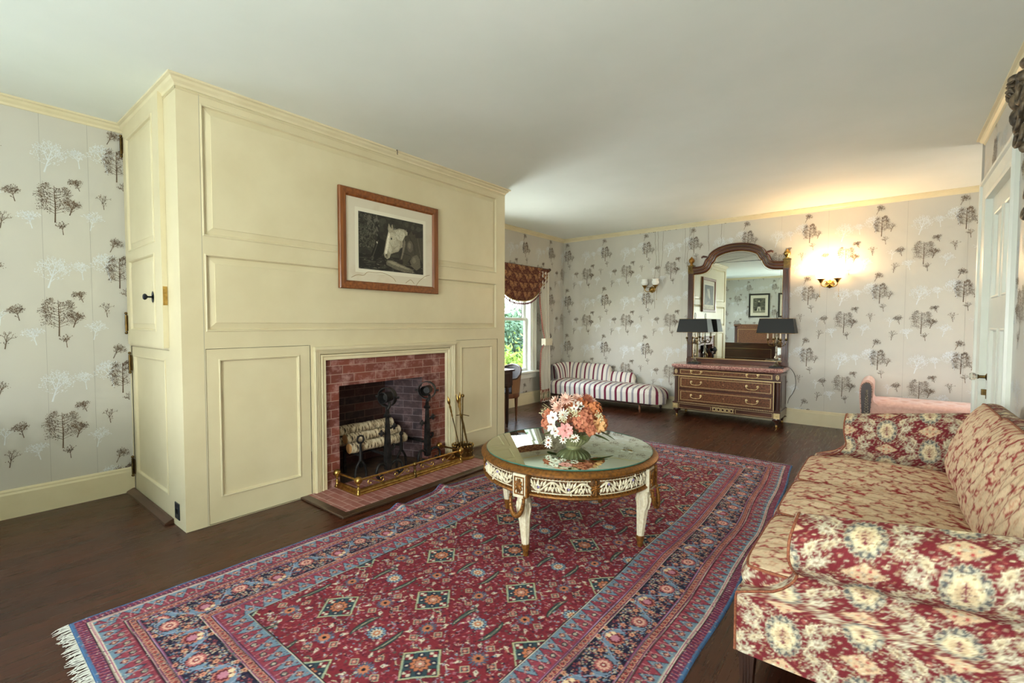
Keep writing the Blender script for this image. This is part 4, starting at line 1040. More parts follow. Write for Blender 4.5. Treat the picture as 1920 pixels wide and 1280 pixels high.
        grid_obj('cushion_band', L(tf(P)), M_sofa, base, sfab(u+.1*seed, (1-t[0, :, 0])[None]*h*np.ones((n, 1))-.04), cycu=True)
        grid_obj('cushion_underside', L(tf(bot[::4, ::4])), M_sofa, base, sfab(x[::4, ::4], y[::4, ::4]), flip=True)
        mb = MB(); pp = L(tf(per))[::6]; mb.tube([tuple(p) for p in pp], .0055, 6, closed=True)
        pp = L(tf(lo))[::6]; mb.tube([tuple(p) for p in pp], .005, 6, closed=True); mb.build('piping', M_welt, base, smooth=60)
        return base
    for k, (ya, yb_) in enumerate(((1.845, 2.445), (2.46, 3.06), (3.075, 3.70))):
        cushion('seat_cushion', (-.03, (ya+yb_)/2, .440), .735 if k else .735, yb_-ya, .085, .050, rot=-.02, seed=k+1)
    for k, (ya, yb_, zz) in enumerate(((1.95, 2.56, .705), (2.57, 3.17, .70), (3.18, 3.80, .685))):
        cushion('back_cushion', (.405, (ya+yb_)/2, zz), .44, yb_-ya, .10, .065, rot=-R(71), seed=k+5, stretch=1.5)
    mb = None
    for (x, y) in ((-.37, y0+.035), (-.37, (y0+y1)/2), (-.37, y1-.035), (.52, y0+.035), (.52, y1-.035)):
        mb = MB(); x -= SX; y -= SY
        mb.loft([[(x+a*q, y+b*q, z) for a, b in ((-1, -1), (1, -1), (1, 1), (-1, 1))] for z, q in ((0, .017), (.03, .018), (.19, .027), (.205, .027))])
        for a in (-.010, 0, .010): mb.box(x+a-.002, x+a+.002, y-.027, y-.0215, .03, .19)
        mb.build('leg', M_darkwood, root, bevel=.002)
build_sofa()

# ================================================================== PICTURE OVER THE FIREPLACE
def framed(name, label, cat, loc, rz, w_, h_, fw, mats, art, mat_in, depth=.03, tilt=0, white=(216, 208, 186), line=None):
    """picture in local coords: u = x, v = z, facing -y"""
    t = thing(name, label, cat, loc, rz); t.rotation_euler = (tilt, 0, rz)
    M = lambda u, v, o: (u, -o, v)
    mh, mv = mats
    for nm, a, b, sgn in (('top', 0, 0, 1), ('bottom', 0, 0, -1), ('left', 0, 0, 0), ('right', 0, 0, 0)):
        mb = MB(); W2, H2 = w_/2, h_/2
        def P(u, v, o): return M(u, v, o)
        if nm in ('top', 'bottom'):
            s_ = sgn; L = []
            for d, o in ((0, 0), (0, depth*.8), (.006, depth), (fw*.8, depth*.9), (fw, depth*.5), (fw, 0)): L.append([P(-W2+d, s_*(H2-d), o), P(W2-d, s_*(H2-d), o)])
            mb.loft([[l[0] for l in L], [l[1] for l in L]]); mm = mh
        else:
            s_ = -1 if nm == 'left' else 1; L = []
            for d, o in ((0, 0), (0, depth*.8), (.006, depth), (fw*.8, depth*.9), (fw, depth*.5), (fw, 0)): L.append([P(s_*(W2-d), -H2+d, o), P(s_*(W2-d), H2-d, o)])
            mb.loft([[l[0] for l in L], [l[1] for l in L]]); mm = mv
        mb.build('frame_rail', mm, t)
    mb = MB(); mb.box(-w_/2+fw*.6, w_/2-fw*.6, -.012, -.006, -h_/2+fw*.6, h_/2-fw*.6); mb.build('paper_mount', mat_in, t)
    art(t, M)
    return t
M_mount = noisy('foxed_paper_mount', (214, 204, 180), (192, 172, 136), 5, .6, bmp=0, lo=.55, hi=.9)
def horse_art(t, M):
    W, Hh, rs = .70, .478, .0022; cv = Cv(W, Hh, rs, (52, 50, 42)); rng = random.Random(9)
    for k in range(240):
        cv.ell(rng.random()*W, .12+rng.random()*.36, rng.uniform(.02, .06), rng.uniform(.01, .03), rng.choice([(50, 48, 40), (58, 56, 47), (66, 64, 54), (46, 44, 38)]), rng.random()*.6)
    for k in range(60): cv.ell(.08+rng.random()*.12, .3+rng.random()*.16, .02, .008, rng.choice([(84, 82, 70), (96, 92, 80), (40, 38, 33)]), rng.random()*3)
    for k in range(320): x = rng.random()*.16; y = .18+rng.random()*.3; cv.ell(x, y, .006, .004, rng.choice([(34, 32, 28), (74, 72, 60), (96, 92, 78)]), rng.random()*3)
    cv.rect(0, W, 0, .13, (36, 34, 30))
    for k in range(140): x = rng.random()*W; y = rng.random()*.13; cv.line([(x, y), (x+rng.uniform(.02, .08), y)], .002, rng.choice([(70, 68, 58), (30, 28, 25), (100, 96, 82)]))
    def pp(pts, c): cv.poly([(a*W, (1-b)*Hh) for a, b in pts], c)
    def pl(pts, w_, c): cv.line([(a*W, (1-b)*Hh) for a, b in pts], w_, c)
    def blob(a, b, ra, rb, c, rot=0): cv.ell(a*W, (1-b)*Hh, ra*W, rb*Hh, c, rot)
    pp([(.17, .74), (.22, .58), (.26, .44), (.285, .33), (.31, .42), (.36, .44), (.40, .46), (.38, .62), (.32, .74), (.22, .84), (.17, .82)], (30, 29, 26)); pl([(.20, .76), (.25, .58), (.28, .46)], .004, (92, 88, 76)); blob(.262, .50, .007, .02, (200, 196, 180), .5); blob(.195, .78, .02, .03, (70, 66, 58))
    pp([(.60, .22), (.72, .16), (.86, .20), (1, .16), (1, .8), (.6, .8)], (44, 41, 35))
    pp([(.43, .28), (.40, .42), (.38, .55), (.362, .68), (.375, .745), (.41, .775), (.445, .75), (.47, .67), (.53, .635), (.585, .61), (.62, .54), (.67, .50), (.72, .38), (.735, .22), (.68, .175), (.60, .175), (.54, .215), (.505, .22), (.495, .12), (.465, .19), (.44, .115), (.428, .2)], (160, 152, 128))
    blob(.50, .40, .055, .13, (184, 177, 152), .2); blob(.62, .30, .07, .10, (190, 184, 160), -.3); blob(.555, .50, .05, .09, (172, 164, 140), .3); blob(.45, .57, .03, .10, (186, 178, 154), .25)
    pp([(.435, .27), (.41, .42), (.392, .55), (.375, .66), (.40, .70), (.425, .58), (.445, .44), (.455, .30)], (224, 217, 194)); blob(.405, .715, .022, .035, (120, 112, 94)); blob(.398, .70, .008, .014, (40, 37, 32)); pl([(.385, .755), (.43, .745)], .002, (60, 56, 48))
    blob(.478, .39, .012, .022, (44, 40, 34)); pl([(.462, .36), (.49, .355)], .003, (90, 84, 70)); pl([(.52, .25), (.60, .33), (.63, .46), (.60, .58)], .003, (104, 98, 82)); pl([(.46, .66), (.52, .56), (.58, .50)], .003, (120, 112, 94)); pp([(.47, .2), (.48, .14), (.492, .2)], (90, 84, 70))
    for k in range(16): a = .50+.014*k; pl([(a, .19-.001*k), (a+.02, .27), (a+.025, .33+.01*(k % 3))], .0016, rng.choice([(216, 210, 188), (130, 122, 102)]))
    pp([(.655, .40), (.69, .30), (.76, .25), (.80, .17), (.825, .25), (.86, .22), (.87, .30), (1, .27), (1, .80), (.92, .66), (.84, .66), (.76, .74), (.71, .84), (.655, .88), (.605, .84), (.60, .76), (.635, .64), (.65, .52)], (66, 61, 50))
    pp([(.665, .42), (.69, .34), (.70, .45), (.675, .60), (.64, .74), (.62, .76), (.645, .62)], (118, 110, 92)); blob(.775, .48, .05, .11, (90, 84, 70)); blob(.765, .46, .025, .06, (116, 108, 90)); blob(.70, .37, .010, .018, (24, 22, 19)); blob(.63, .80, .03, .05, (40, 37, 32)); pl([(.74, .26), (.84, .44), (.86, .62)], .004, (34, 31, 27)); pl([(.66, .62), (.78, .66)], .004, (34, 31, 27)); pl([(.90, .30), (.93, .5), (.96, .7)], .005, (100, 94, 78))
    pp([(.77, .76), (.82, .66), (.89, .62), (.94, .70), (.95, .86), (.88, .93), (.80, .86)], (98, 92, 76)); blob(.84, .74, .03, .06, (116, 109, 91))
    pp([(.395, .83), (.42, .79), (.50, .79), (.64, .85), (.80, .91), (.85, .98), (.70, .99), (.52, .94), (.40, .88)], (104, 98, 82)); pp([(.41, .82), (.47, .80), (.62, .86), (.78, .92), (.70, .92), (.5, .87)], (142, 135, 114))
    for k in range(120): a, b = rng.random(), .80+.19*rng.random(); pl([(a, b), (a+.02, b)], .0014, rng.choice([(150, 144, 124), (84, 80, 66), (30, 28, 25)]))
    r_ = np.random.RandomState(3)
    for _ in range(2): cv.a = (cv.a*2+np.roll(cv.a, 1, 0)+np.roll(cv.a, -1, 0)+np.roll(cv.a, 1, 1)+np.roll(cv.a, -1, 1))/6
    hat = r_.rand(cv.nx, cv.ny, 1); hat = (hat+np.roll(hat, 1, 1)+np.roll(hat, 2, 1)+np.roll(hat, 1, 0))/4; cv.a = cv.a*(.55+.9*hat)
    X, Z = np.meshgrid(np.linspace(-W/2, W/2, cv.nx), np.linspace(-Hh/2, Hh/2, cv.ny), indexing='ij')
    mb = MB(); mb.rings(-W/2-.032, W/2+.032, -Hh/2-.032, Hh/2+.032, [(0, .0125)], M); mb.build('plate_margin', mat('pale_print_paper', (226, 219, 196), .6), t)
    grid_obj('print', np.stack([X, -.0135*np.ones_like(X), Z], -1), M_print_art, t, cv.a)
    st = mat('brown_water_stain', (150, 116, 66), .6); mb = MB()
    for pts in ([(-.42, -.32), (-.36, -.29), (-.30, -.30), (-.27, -.26), (-.2, -.265), (-.1, -.255), (.0, -.29), (.03, -.325)], [(.14, -.33), (.17, -.31), (.2, -.29), (.24, -.33)], [(.26, -.35), (.3, -.30), (.33, -.28), (.37, -.25), (.43, -.235)]):
        mb.tube([(a, -.0127, b) for a, b in smoothpts(pts, 2)], .0018, 4)
    mb.build('water_stain', st, t)
pic = framed('framed_picture', 'oak framed dark print of horses drinking hung over the fireplace', 'picture', (XB+.012, 2.632, 2.058), R(90), 1.062, .828, .068, (M_oak, M_oak_v), horse_art, M_mount, .032)
t = thing('picture_hook', 'tiny dark hook on the cornice above the horse print', 'hook', (XB+.05, 2.66, 2.875))
mb = MB(); mb.tube([(0, 0, .02), (.012, 0, .02), (.014, 0, .0), (.010, 0, -.012), (.016, 0, -.02)], .003, 6); mb.build('hook_wire', M_iron, t)
# two dark framed portraits on the wall behind the camera (seen in the mirror)
def portrait_art(seed):
    def f(t, M):
        rng = random.Random(seed); cv = Cv(.36, .48, .004, (96, 92, 76))
        for k in range(120): cv.ell(rng.random()*.36, rng.random()*.48, .04, .03, rng.choice([(90, 88, 72), (110, 106, 88), (74, 72, 60)]), rng.random())
        cv.rect(0, .36, 0, .09, (130, 124, 104)); cv.poly([(.15, .2), (.22, .2), (.21, .34), (.16, .34)], (60, 58, 48)); cv.poly([(.15, .2), (.13, .05), (.16, .05), (.185, .18), (.22, .05), (.25, .06), (.22, .2)], (186, 180, 158)); cv.ell(.185, .375, .022, .028, (176, 168, 146)); cv.ell(.28, .1, .04, .03, (50, 46, 38))
        X, Z = np.meshgrid(np.linspace(-.18, .18, cv.nx), np.linspace(-.24, .24, cv.ny), indexing='ij'); grid_obj('print', np.stack([X, -.0135*np.ones_like(X), Z], -1), M_print_art, t, cv.a)
    return f
M_bf = noisy('black_frame_wood', (22, 20, 18), (40, 34, 28), 20, .35, bmp=0)
framed('framed_portrait', 'black framed print of a standing figure reflected in the tall mirror', 'picture', (-3.38, YR+.002, 1.96), PI, .62, .78, .05, (M_bf, M_bf), portrait_art(1), M_mount)
framed('framed_portrait', 'black framed print at the right edge of the mirror reflection', 'picture', (-2.52, YR+.002, 1.96), PI, .62, .78, .05, (M_bf, M_bf), portrait_art(2), M_mount)

# ================================================================== CHEST OF DRAWERS AND MIRROR
def build_chest():
    x0, x1, y0, y1 = -2.48, -1.085, 6.89, 7.385; cx = (x0+x1)/2
    root = thing('chest_of_drawers', 'mahogany three drawer chest with brass lines and pink marble top', 'chest of drawers', (cx, 7.14, 0))
    a, b = x0-cx, x1-cx; f, k = y0-7.14, y1-7.14
    mb = MB(); mb.box(a+.07, b-.07, f+.012, k, .215, .70); mb.box(a+.012, a+.07, f+.05, k, .215, .70); mb.box(b-.07, b-.012, f+.05, k, .215, .70); mb.build('carcase', M_mahog, root)
    mb = MB(); mb.box(a-.0, b+.0, f+.0, k, .115, .205); mb.box(a-.006, b+.006, f-.006, k, .195, .215); mb.build('plinth', M_mahog, root, bevel=.003)
    # fluted corner posts
    for x in (a+.038, b-.038):
        p = MB(); p.lathe([(.036, .215), (.036, .23), (.031, .235), (.031, .585), (.036, .59), (.036, .605)], (x, f+.045, 0), 24, flute=lambda an, h: -.10*abs(math.sin(an*8)) if .236 < h < .58 else 0)
        q = p.build('corner_post', M_mahog_v, root, smooth=30)
        p = MB(); p.box(x-.036, x+.036, f+.008, f+.09, .607, .71); p.build('post_block', M_mahog, root, bevel=.002)
        p = MB(); p.tube([(x+.016*math.cos(2*PI*i/20), f+.005, .66+.03*math.sin(2*PI*i/20)) for i in range(20)], .004, 6, closed=True); p.tube([(x+.006*math.cos(2*PI*i/12), f+.005, .66+.014*math.sin(2*PI*i/12)) for i in range(12)], .003, 6, closed=True); p.build('oval_mount', M_goldline, root, smooth=50)
        p = MB(); p.box(x-.036, x+.036, f-.012, f, .122, .192); 
        for i in range(8): an = 2*PI*i/8; p.tube([(x, f-.014, .157), (x+.028*math.cos(an), f-.014, .157+.028*math.sin(an))], [.006, .002], 5)
        p.sphere((x, f-.016, .157), .008, 8, 5); p.build('rosette_block', M_goldline, root)
    # marble top
    mb = MB(); L = []
    for d, z in ((.012, .712), (-.012, .728), (-.020, .745), (-.020, .755), (-.010, .768), (0, .772)):
        u0, u1, v0 = a-.01+d, b+.01-d, f-.012+d; c = .03
        L.append([(u0, k, z), (u0, v0+c, z), (u0+c, v0, z), (u1-c, v0, z), (u1, v0+c, z), (u1, k, z)])
    mm = mat('speckled_pink_marble', (170, 120, 110), .22, coat=.4); v = coords(mm); n = noise(mm, v, 70, 5, .7); lk(mm, ramp(mm, n, [(.36, (88, 52, 54)), (.46, (156, 104, 98)), (.58, (206, 164, 150)), (.7, (120, 72, 70))]), bs(mm).inputs['Base Color'])
    mb.loft(L); mb.build('marble_top', mm, root)
    g = MB(); g.box(a+.0, b-.0, f+.006, f+.016, .596, .604); g.build('brass_moulding', M_goldline, root)
    # drawers
    for i, (z0, z1, inset) in enumerate(((.622, .700, .0), (.425, .588, .0), (.232, .395, .0))):
        u0, u1 = a+.088, b-.088
        d = MB(); d.box(u0, u1, f+.004, f+.02, z0, z1); dr = d.build('drawer', M_burl, root, bevel=.001)
        l = MB(); w_ = .007
        r0, r1, s0, s1 = (u0+.012, u1-.012, z0+.010, z1-.010) if i == 0 else (u0+.02, u1-.02, z0+.018, z1-.018)
        for p in ((r0, r1, s0, s0+w_*.7), (r0, r1, s1-w_*.7, s1), (r0, r0+w_, s0, s1), (r1-w_, r1, s0, s1)): l.box(p[0], p[1], f-.0015, f+.005, p[2], p[3])
        l.build('brass_line', M_goldline, dr)
        for hx in (u0+.20*(u1-u0), u0+.80*(u1-u0)):
            zc = (z0+z1)/2+.008; h = MB()
            for s_ in (-1, 1):
                h.lathe([(.002, -.0), (.016, -.002), (.017, -.006), (.012, -.010), (.006, -.014), (.006, -.026), (.009, -.030), (.002, -.034)], (hx+s_*.068, f-.0, zc+.006), 12, 'y')
            pts = smoothpts([(hx-.068, f-.028, zc+.004), (hx-.074, f-.030, zc-.012), (hx-.05, f-.032, zc-.03), (hx-.02, f-.033, zc-.034), (hx, f-.033, zc-.033), (hx+.02, f-.033, zc-.034), (hx+.05, f-.032, zc-.03), (hx+.074, f-.030, zc-.012), (hx+.068, f-.028, zc+.004)], 2)
            h.tube(pts, [.0042+.003*math.exp(-((i_/len(pts)-.5)/.07)**2) for i_ in range(len(pts))], 7)
            h.build('handle', M_goldline, dr, smooth=50)
        h = MB(); h.lathe([(.001, 0), (.005, 0), (.005, -.002), (.001, -.003)], (0, f+.003, (z0+z1)/2), 8, 'y'); h.build('keyhole', M_goldline, dr)
    l = MB()   # line framing the lower two drawers
    for p in ((a+.075, b-.075, .588+.004, .597), (a+.075, a+.082, .222, .59), (b-.082, b-.075, .222, .59)): l.box(p[0], p[1], f+.001, f+.013, p[2], p[3])
    for i in range(60):       # beaded rope above the plinth
        x = a+.08+(b-a-.16)*i/59; l.sphere((x, f-.004, .212), .0075, 6, 4)
    for s_ in (-1, 1):
        u0, u1 = (a+.085, -.16) if s_ < 0 else (.16, b-.085)
        for p in ((u0, u1, .128, .132), (u0, u1, .186, .190), (u0, u0+.005, .128, .19), (u1-.005, u1, .128, .19)): l.box(p[0], p[1], f-.003, f+.003, p[2], p[3])
    l.build('brass_inlay', M_goldline, root, smooth=60)
    l = MB()
    for i in range(5):
        x = -.112+.056*i; l.tube([(x+.021*math.cos(2*PI*j/20), f-.006, .159+.021*math.sin(2*PI*j/20)) for j in range(20)], .005, 6, closed=True)
        for q, r in ((-.027, .019), (-.027, -.019), (.027, .019), (.027, -.019)): l.sphere((x+q, f-.005, .159+r), .006, 6, 4)
    l.box(-.145, .145, f-.004, f, .128, .133); l.box(-.145, .145, f-.004, f, .186, .191); l.build('ring_fret', M_goldline, root, smooth=50)
    for x, y in ((a+.045, f+.04), (b-.045, f+.04), (a+.045, k-.05), (b-.045, k-.05)):
        p = MB(); p.lathe([(.002, 0), (.014, .002), (.017, .02), (.014, .03), (.018, .055), (.024, .07), (.036, .082), (.050, .09), (.052, .098), (.040, .105), (.038, .116)], (x, y, 0), 20, flute=lambda an, h: .06*math.cos(an*10) if .075 < h < .1 else 0)
        p.build('foot', M_mahog_v, root, smooth=40)
        p = MB(); p.lathe([(.0142, 0), (.0172, .02), (.0145, .03)], (x, y, 0), 14); p.build('brass_sabot', M_brass, root, smooth=40)
    # side panel
    p = MB(); p.rings(f+.13, k-.05, .25, .66, [(0, 0), (0, .004), (.008, .006), (.016, .002)], lambda u, v, o: (b-.012+o, u, v)); p.build('side_panel', M_mahog_v, root)
    return root
build_chest()

def build_mirror():
    x0, x1 = -2.432, -1.078; cx = (x0+x1)/2; yb = 7.395; yf = 7.325
    root = thing('wall_mirror', 'tall arched dark wood mirror with gilt finials standing on the chest', 'mirror', (cx, 7.36, .7725))
    hx = (x1-x0)/2; y_ = yf-7.36; kb = yb-7.36; Z = lambda z: z-.7725
    for s_ in (-1, 1):
        p = MB(); xo = s_*hx; xi = s_*(hx-.078); u0, u1 = sorted((xo, xi))
        p.box(u0, u1, y_, kb, Z(.7725), Z(2.19))
        for q in range(4):
            xx = u0+.014+q*.0165; p.lathe([(.0055, Z(.86)), (.0055, Z(2.1))], (xx, y_, 0), 8)
        p.box(u0-.004, u1+.004, y_-.006, kb, Z(.7725), Z(.83)); post = p.build('side_post', M_mahog_v, root, smooth=35)
        p = MB(); p.box(u0-.003, u1+.003, y_-.006, kb, Z(2.12), Z(2.135)); p.box(u0-.010, u1+.010, y_-.012, kb, Z(2.232), Z(2.245)); p.box(u0-.003, u1+.003, y_-.005, kb, Z(2.14), Z(2.232)); p.tube([((u0+u1)/2+.017*math.cos(2*PI*i/14), y_-.008, Z(2.185)+.017*math.sin(2*PI*i/14)) for i in range(14)], .004, 5, closed=True)
        p.build('post_capital', M_brass_dk, root, bevel=.002)
        p = MB(); p.lathe([(.002, 0), (.03, .0), (.03, .012), (.016, .018), (.02, .03), (.038, .055), (.042, .078), (.034, .1), (.016, .115), (.012, .125), (.002, .135)], ((u0+u1)/2, y_+.03, Z(2.245)), 18, flute=lambda an, h: .08*math.cos(an*9+h*60) if Z(2.27) < h < Z(2.35) else 0)
        p.build('finial', M_gilt if s_ < 0 else M_brass, root, smooth=50)
    # arched head rail: path of the outer edge, swept moulding
    def head_path(off):
        pts = []
        # from left post to right post; off = distance inward (downwards)
        ctrl = [(-hx+.07, 2.215), (-.50, 2.22), (-.458, 2.235), (-.445, 2.27), (-.425, 2.32), (-.39, 2.345)]
        arc = [(.40*math.cos(PI-PI*(i/24)*1.0)*.98, 2.33+.19*math.sin(PI*i/24)) for i in range(2, 23)]
        P = ctrl+arc+[(-a, b) for a, b in ctrl[::-1]]
        P = smoothpts(P, 2); P = [Vector((a, b)) for a, b in P]; out = []
        for i, p in enumerate(P):
            t = (P[min(i+1, len(P)-1)]-P[max(i-1, 0)]).normalized(); n = Vector((t.y, -t.x)); out.append((p.x+n.x*off, p.y+n.y*off))
        return out
    prof = [(0, .0), (0, -.05), (.012, -.062), (.026, -.056), (.032, -.040), (.05, -.046), (.062, -.040), (.07, -.026), (.09, -.030), (.102, -.022), (.11, -.006), (.11, .0)]
    mb = MB(); mb.loft([[(a, kb-.0+o if o == 0 else y_+.03+o, Z(b)) for a, b in head_path(d)] for d, o in prof], cyc=False); mb.build('arched_head', M_mahog, root, smooth=50, recalc=False)
    mb = MB()
    for d, o in ((.030, -.03), (.068, -.012)): mb.tube([(a, y_+o+.012, Z(b)) for a, b in head_path(d)], .0022, 5)
    mb.build('inlay_line', M_goldline, root)
    for s_ in (-1, 1):
        p = MB(); p.tube([(s_*(.395+.0), y_-.02, Z(2.352)), (s_*.45, y_-.024, Z(2.362)), (s_*.475, y_-.024, Z(2.35)), (s_*.47, y_-.02, Z(2.335))], [.012, .016, .013, .006], 8); p.build('scroll_ear', M_mahog, root, smooth=60)
    # inner gilt slip + bottom rails + glass
    gp = [(a, b) for a, b in head_path(.108)]; gp = [p for p in gp if abs(p[0]) < hx-.078]
    poly = [(-hx+.078, .845)]+[(-hx+.078, gp[0][1])]+gp+[(hx-.078, gp[-1][1]), (hx-.078, .845)]
    g = MB(); g.loft([[(a, y_+.020, Z(b)) for a, b in poly], [(a, y_+.026, Z(b)) for a, b in poly]]); g.build('mirror_glass', M_mirror, root)
    g = MB(); g.tube([(a*.997, y_+.016, Z(.848+(b-.848)*.998)) for a, b in poly], .0055, 6, closed=True); g.build('gilt_slip', M_gilt, root)
    # bevel line in the glass
    cxx, czz = 0, 1.6; g = MB(); g.tube([(a*.955, y_+.0195, Z(czz+(b-czz)*.966)) for a, b in poly], .0016, 4, closed=True); g.build('bevel_line', M_mirror, root)
    g = MB(); g.box(-hx+.07, hx-.07, y_+.0, kb, Z(.7725), Z(.82)); g.box(-hx+.07, hx-.07, y_-.008, kb, Z(.815), Z(.845)); g.build('bottom_rail', M_mahog, root, bevel=.004)
    g = MB(); g.box(-hx+.07, hx-.07, y_-.010, y_-.006, Z(.838), Z(.843)); g.build('gilt_line', M_goldline, root)
    b_ = MB(); b_.loft([[(a, kb-.01+q, Z(b)) for a, b in poly] for q in (0, .008)]); b_.build('backboard', M_darkwood, root)
build_mirror()

# ================================================================== CANDELABRA LAMPS ON THE CHEST
def build_lamp(x, y, label):
    root = thing('candelabra_lamp', label, 'lamp', (x, y, .7735), group='black shaded lamps on the chest')
    m = MB(); L = [[(-q, -q, z), (q, -q, z), (q, q, z), (-q, q, z)] for q, z in ((.075, 0), (.075, .014), (.068, .018))]; m.loft(L); m.build('base', M_black, root)
    m = MB(); m.lathe([(.002, .018), (.052, .018), (.054, .026), (.036, .034), (.024, .04), (.030, .052), (.016, .066), (.012, .09), (.021, .115), (.024, .14), (.014, .155), (.012, .20), (.017, .22), (.012, .235), (.011, .29), (.022, .30), (.024, .312), (.012, .325), (.008, .40), (.006, .60), (.002, .62)], (0, 0, 0), 16, flute=lambda an, h: .10*math.cos(an*6) if .1 < h < .15 else 0)
    m.build('stem', noisy('silvered_bronze', (84, 74, 62), (150, 140, 120), 40, .3, .9, bmp=.1), root, smooth=40)
    for k in range(4):
        an = k*PI/2+.5; d = Vector((math.cos(an), math.sin(an)*.8))
        arm = MB(); pts = smoothpts([(d.x*.012, d.y*.012, .30), (d.x*.05, d.y*.05, .285), (d.x*.09, d.y*.09, .29), (d.x*.115, d.y*.115, .33), (d.x*.115, d.y*.115, .365)], 3); arm.tube(pts, .005, 6)
        arm.tube(smoothpts([(d.x*.02, d.y*.02, .31), (d.x*.045, d.y*.045, .345), (d.x*.07, d.y*.07, .335), (d.x*.065, d.y*.065, .315)], 2), .0035, 5)
        arm.lathe([(.002, .36), (.010, .362), (.022, .372), (.024, .378), (.012, .380), (.011, .392), (.002, .392)], (d.x*.115, d.y*.115, 0), 12)
        a = arm.build('arm', M_brass_dk, root, smooth=50)
        c = MB(); c.lathe([(.002, .39), (.0095, .39), (.0095, .47), (.002, .472)], (d.x*.115, d.y*.115, 0), 10); c.build('candle_sleeve', mat('ivory_candle', (226, 214, 190), .5), a, smooth=40)
    s_ = MB(); zt, zb = .655, .46
    def ringp(hx, hy, z): return [(-hx, -hy, z), (hx, -hy, z), (hx, hy, z), (-hx, hy, z)]
    s_.loft([ringp(.195, .105, zt), ringp(.225, .135, zb), ringp(.222, .132, zb), ringp(.192, .102, zt)], ring=True)
    s_.build('lamp_shade', M_black, root)
    g = MB()
    for hx, hy, z in ((.1955, .1055, zt), (.2255, .1355, zb)): 
        R_ = ringp(hx, hy, z)
        for i in range(4): g.tube([R_[i], R_[(i+1) % 4]], .0022, 4)
    g.build('shade_trim', M_brass, root)
    g = MB(); g.tube([(0, -.103, zt-.004), (0, .103, zt-.004)], .002, 4); g.tube([(-.193, 0, zt-.004), (.193, 0, zt-.004)], .002, 4); g.build('shade_spider', M_brass_dk, root)
    f = MB(); f.tube([(.008*math.sin(2*PI*i/20)*1.2, 0, .70+.045*math.cos(2*PI*i/20)) for i in range(20)], .0035, 6, closed=True); f.tube([(0, 0, .60), (0, 0, .657)], .004, 6); f.build('finial_loop', M_iron, root, smooth=50)
    return root
lampA = build_lamp(-2.245, 7.10, 'left black shaded candelabra lamp on the chest beside the striped chaise')
lampB = build_lamp(-1.175, 7.10, 'right black shaded candelabra lamp on the chest nearest the lit sconce')
m = MB(); m.tube(smoothpts([(.02, .05, .01), (.13, .10, .006), (.158, .14, -.02), (.20, .17, -.10), (.21, .19, -.25), (.17, .21, -.36), (.125, .22, -.42), (.11, .23, -.5)], 3), .0032, 6); m.build('power_cord', mat('brown_flex', (44, 32, 26), .5), lampB, smooth=60)

# ================================================================== WALL SCONCES
M_globe_off = mat('frosted_white_glass', (236, 236, 228), .25, coat=.3)
M_globe_on = emit('lit_frosted_glass', (255, 206, 140), 12)
def build_sconce(x, z, lit, label):
    root = thing('wall_sconce', label, 'wall light', (x, YB-.002, z))
    m = MB(); prof = [(.002, 0), (.052, -.0), (.050, -.010), (.034, -.016), (.026, -.028), (.012, -.034), (.002, -.036)]
    m.lathe(prof, (0, 0, -.075), 24, 'y', flute=lambda an, h: .10*math.cos(an*8) if h > -.02 else 0); m.build('back_plate', M_brass, root, smooth=40)
    for s_ in (-1, 1):
        a = MB(); a.tube(smoothpts([(s_*.01, -.03, -.085), (s_*.04, -.06, -.115), (s_*.085, -.085, -.10), (s_*.09, -.09, -.06)], 3), .006, 8)
        a.tube(smoothpts([(s_*.02, -.03, -.06), (s_*.04, -.05, -.035), (s_*.06, -.06, -.05)], 2), .0035, 6)
        a.lathe([(.002, -.065), (.012, -.064), (.016, -.05), (.026, -.03), (.040, -.018), (.044, -.010), (.040, -.008)], (s_*.09, -.09, 0), 18, flute=lambda an, h: .06*math.cos(an*8) if h > -.04 else 0)
        arm = a.build('arm', M_brass, root, smooth=50)
        g = MB(); g.lathe([(.030, -.012), (.050, .004), (.060, .03), (.055, .055), (.046, .072), (.056, .088), (.052, .087), (.043, .071), (.051, .054), (.056, .03), (.047, .006), (.028, -.010)], (s_*.09, -.09, 0), 24, ring=True, flute=lambda an, h: .05*math.cos(an*10) if h > .06 else .015*math.cos(an*10))
        g.build('glass_shade', M_globe_on if lit else M_globe_off, arm, smooth=60)
        c = MB(); c.tube([(s_*.09+s_*.012, -.075, -.06), (s_*.09+s_*.012, -.07, -.235)], .0012, 4); c.sphere((s_*.09+s_*.012, -.07, -.24), .006, 8, 5); c.build('pull_chain', M_brass, root)
    return root
build_sconce(-3.035, 1.985, False, 'unlit brass sconce with white glass shades left of the tall mirror')
build_sconce(-.63, 1.955, True, 'glowing brass sconce with two lit glass shades right of the tall mirror')
def point(name, loc, e_, col, r=.03):
    l = bpy.data.lights.new(name, 'POINT'); l.energy = e_; l.color = col; l.shadow_soft_size = r; o = bpy.data.objects.new(name, l); o.location = loc; C.objects.link(o)
for s_ in (-1, 1): point('sconce_bulb', (-.63+s_*.09, YB-.13, 2.06), 13, (1.0, .66, .33), .02)

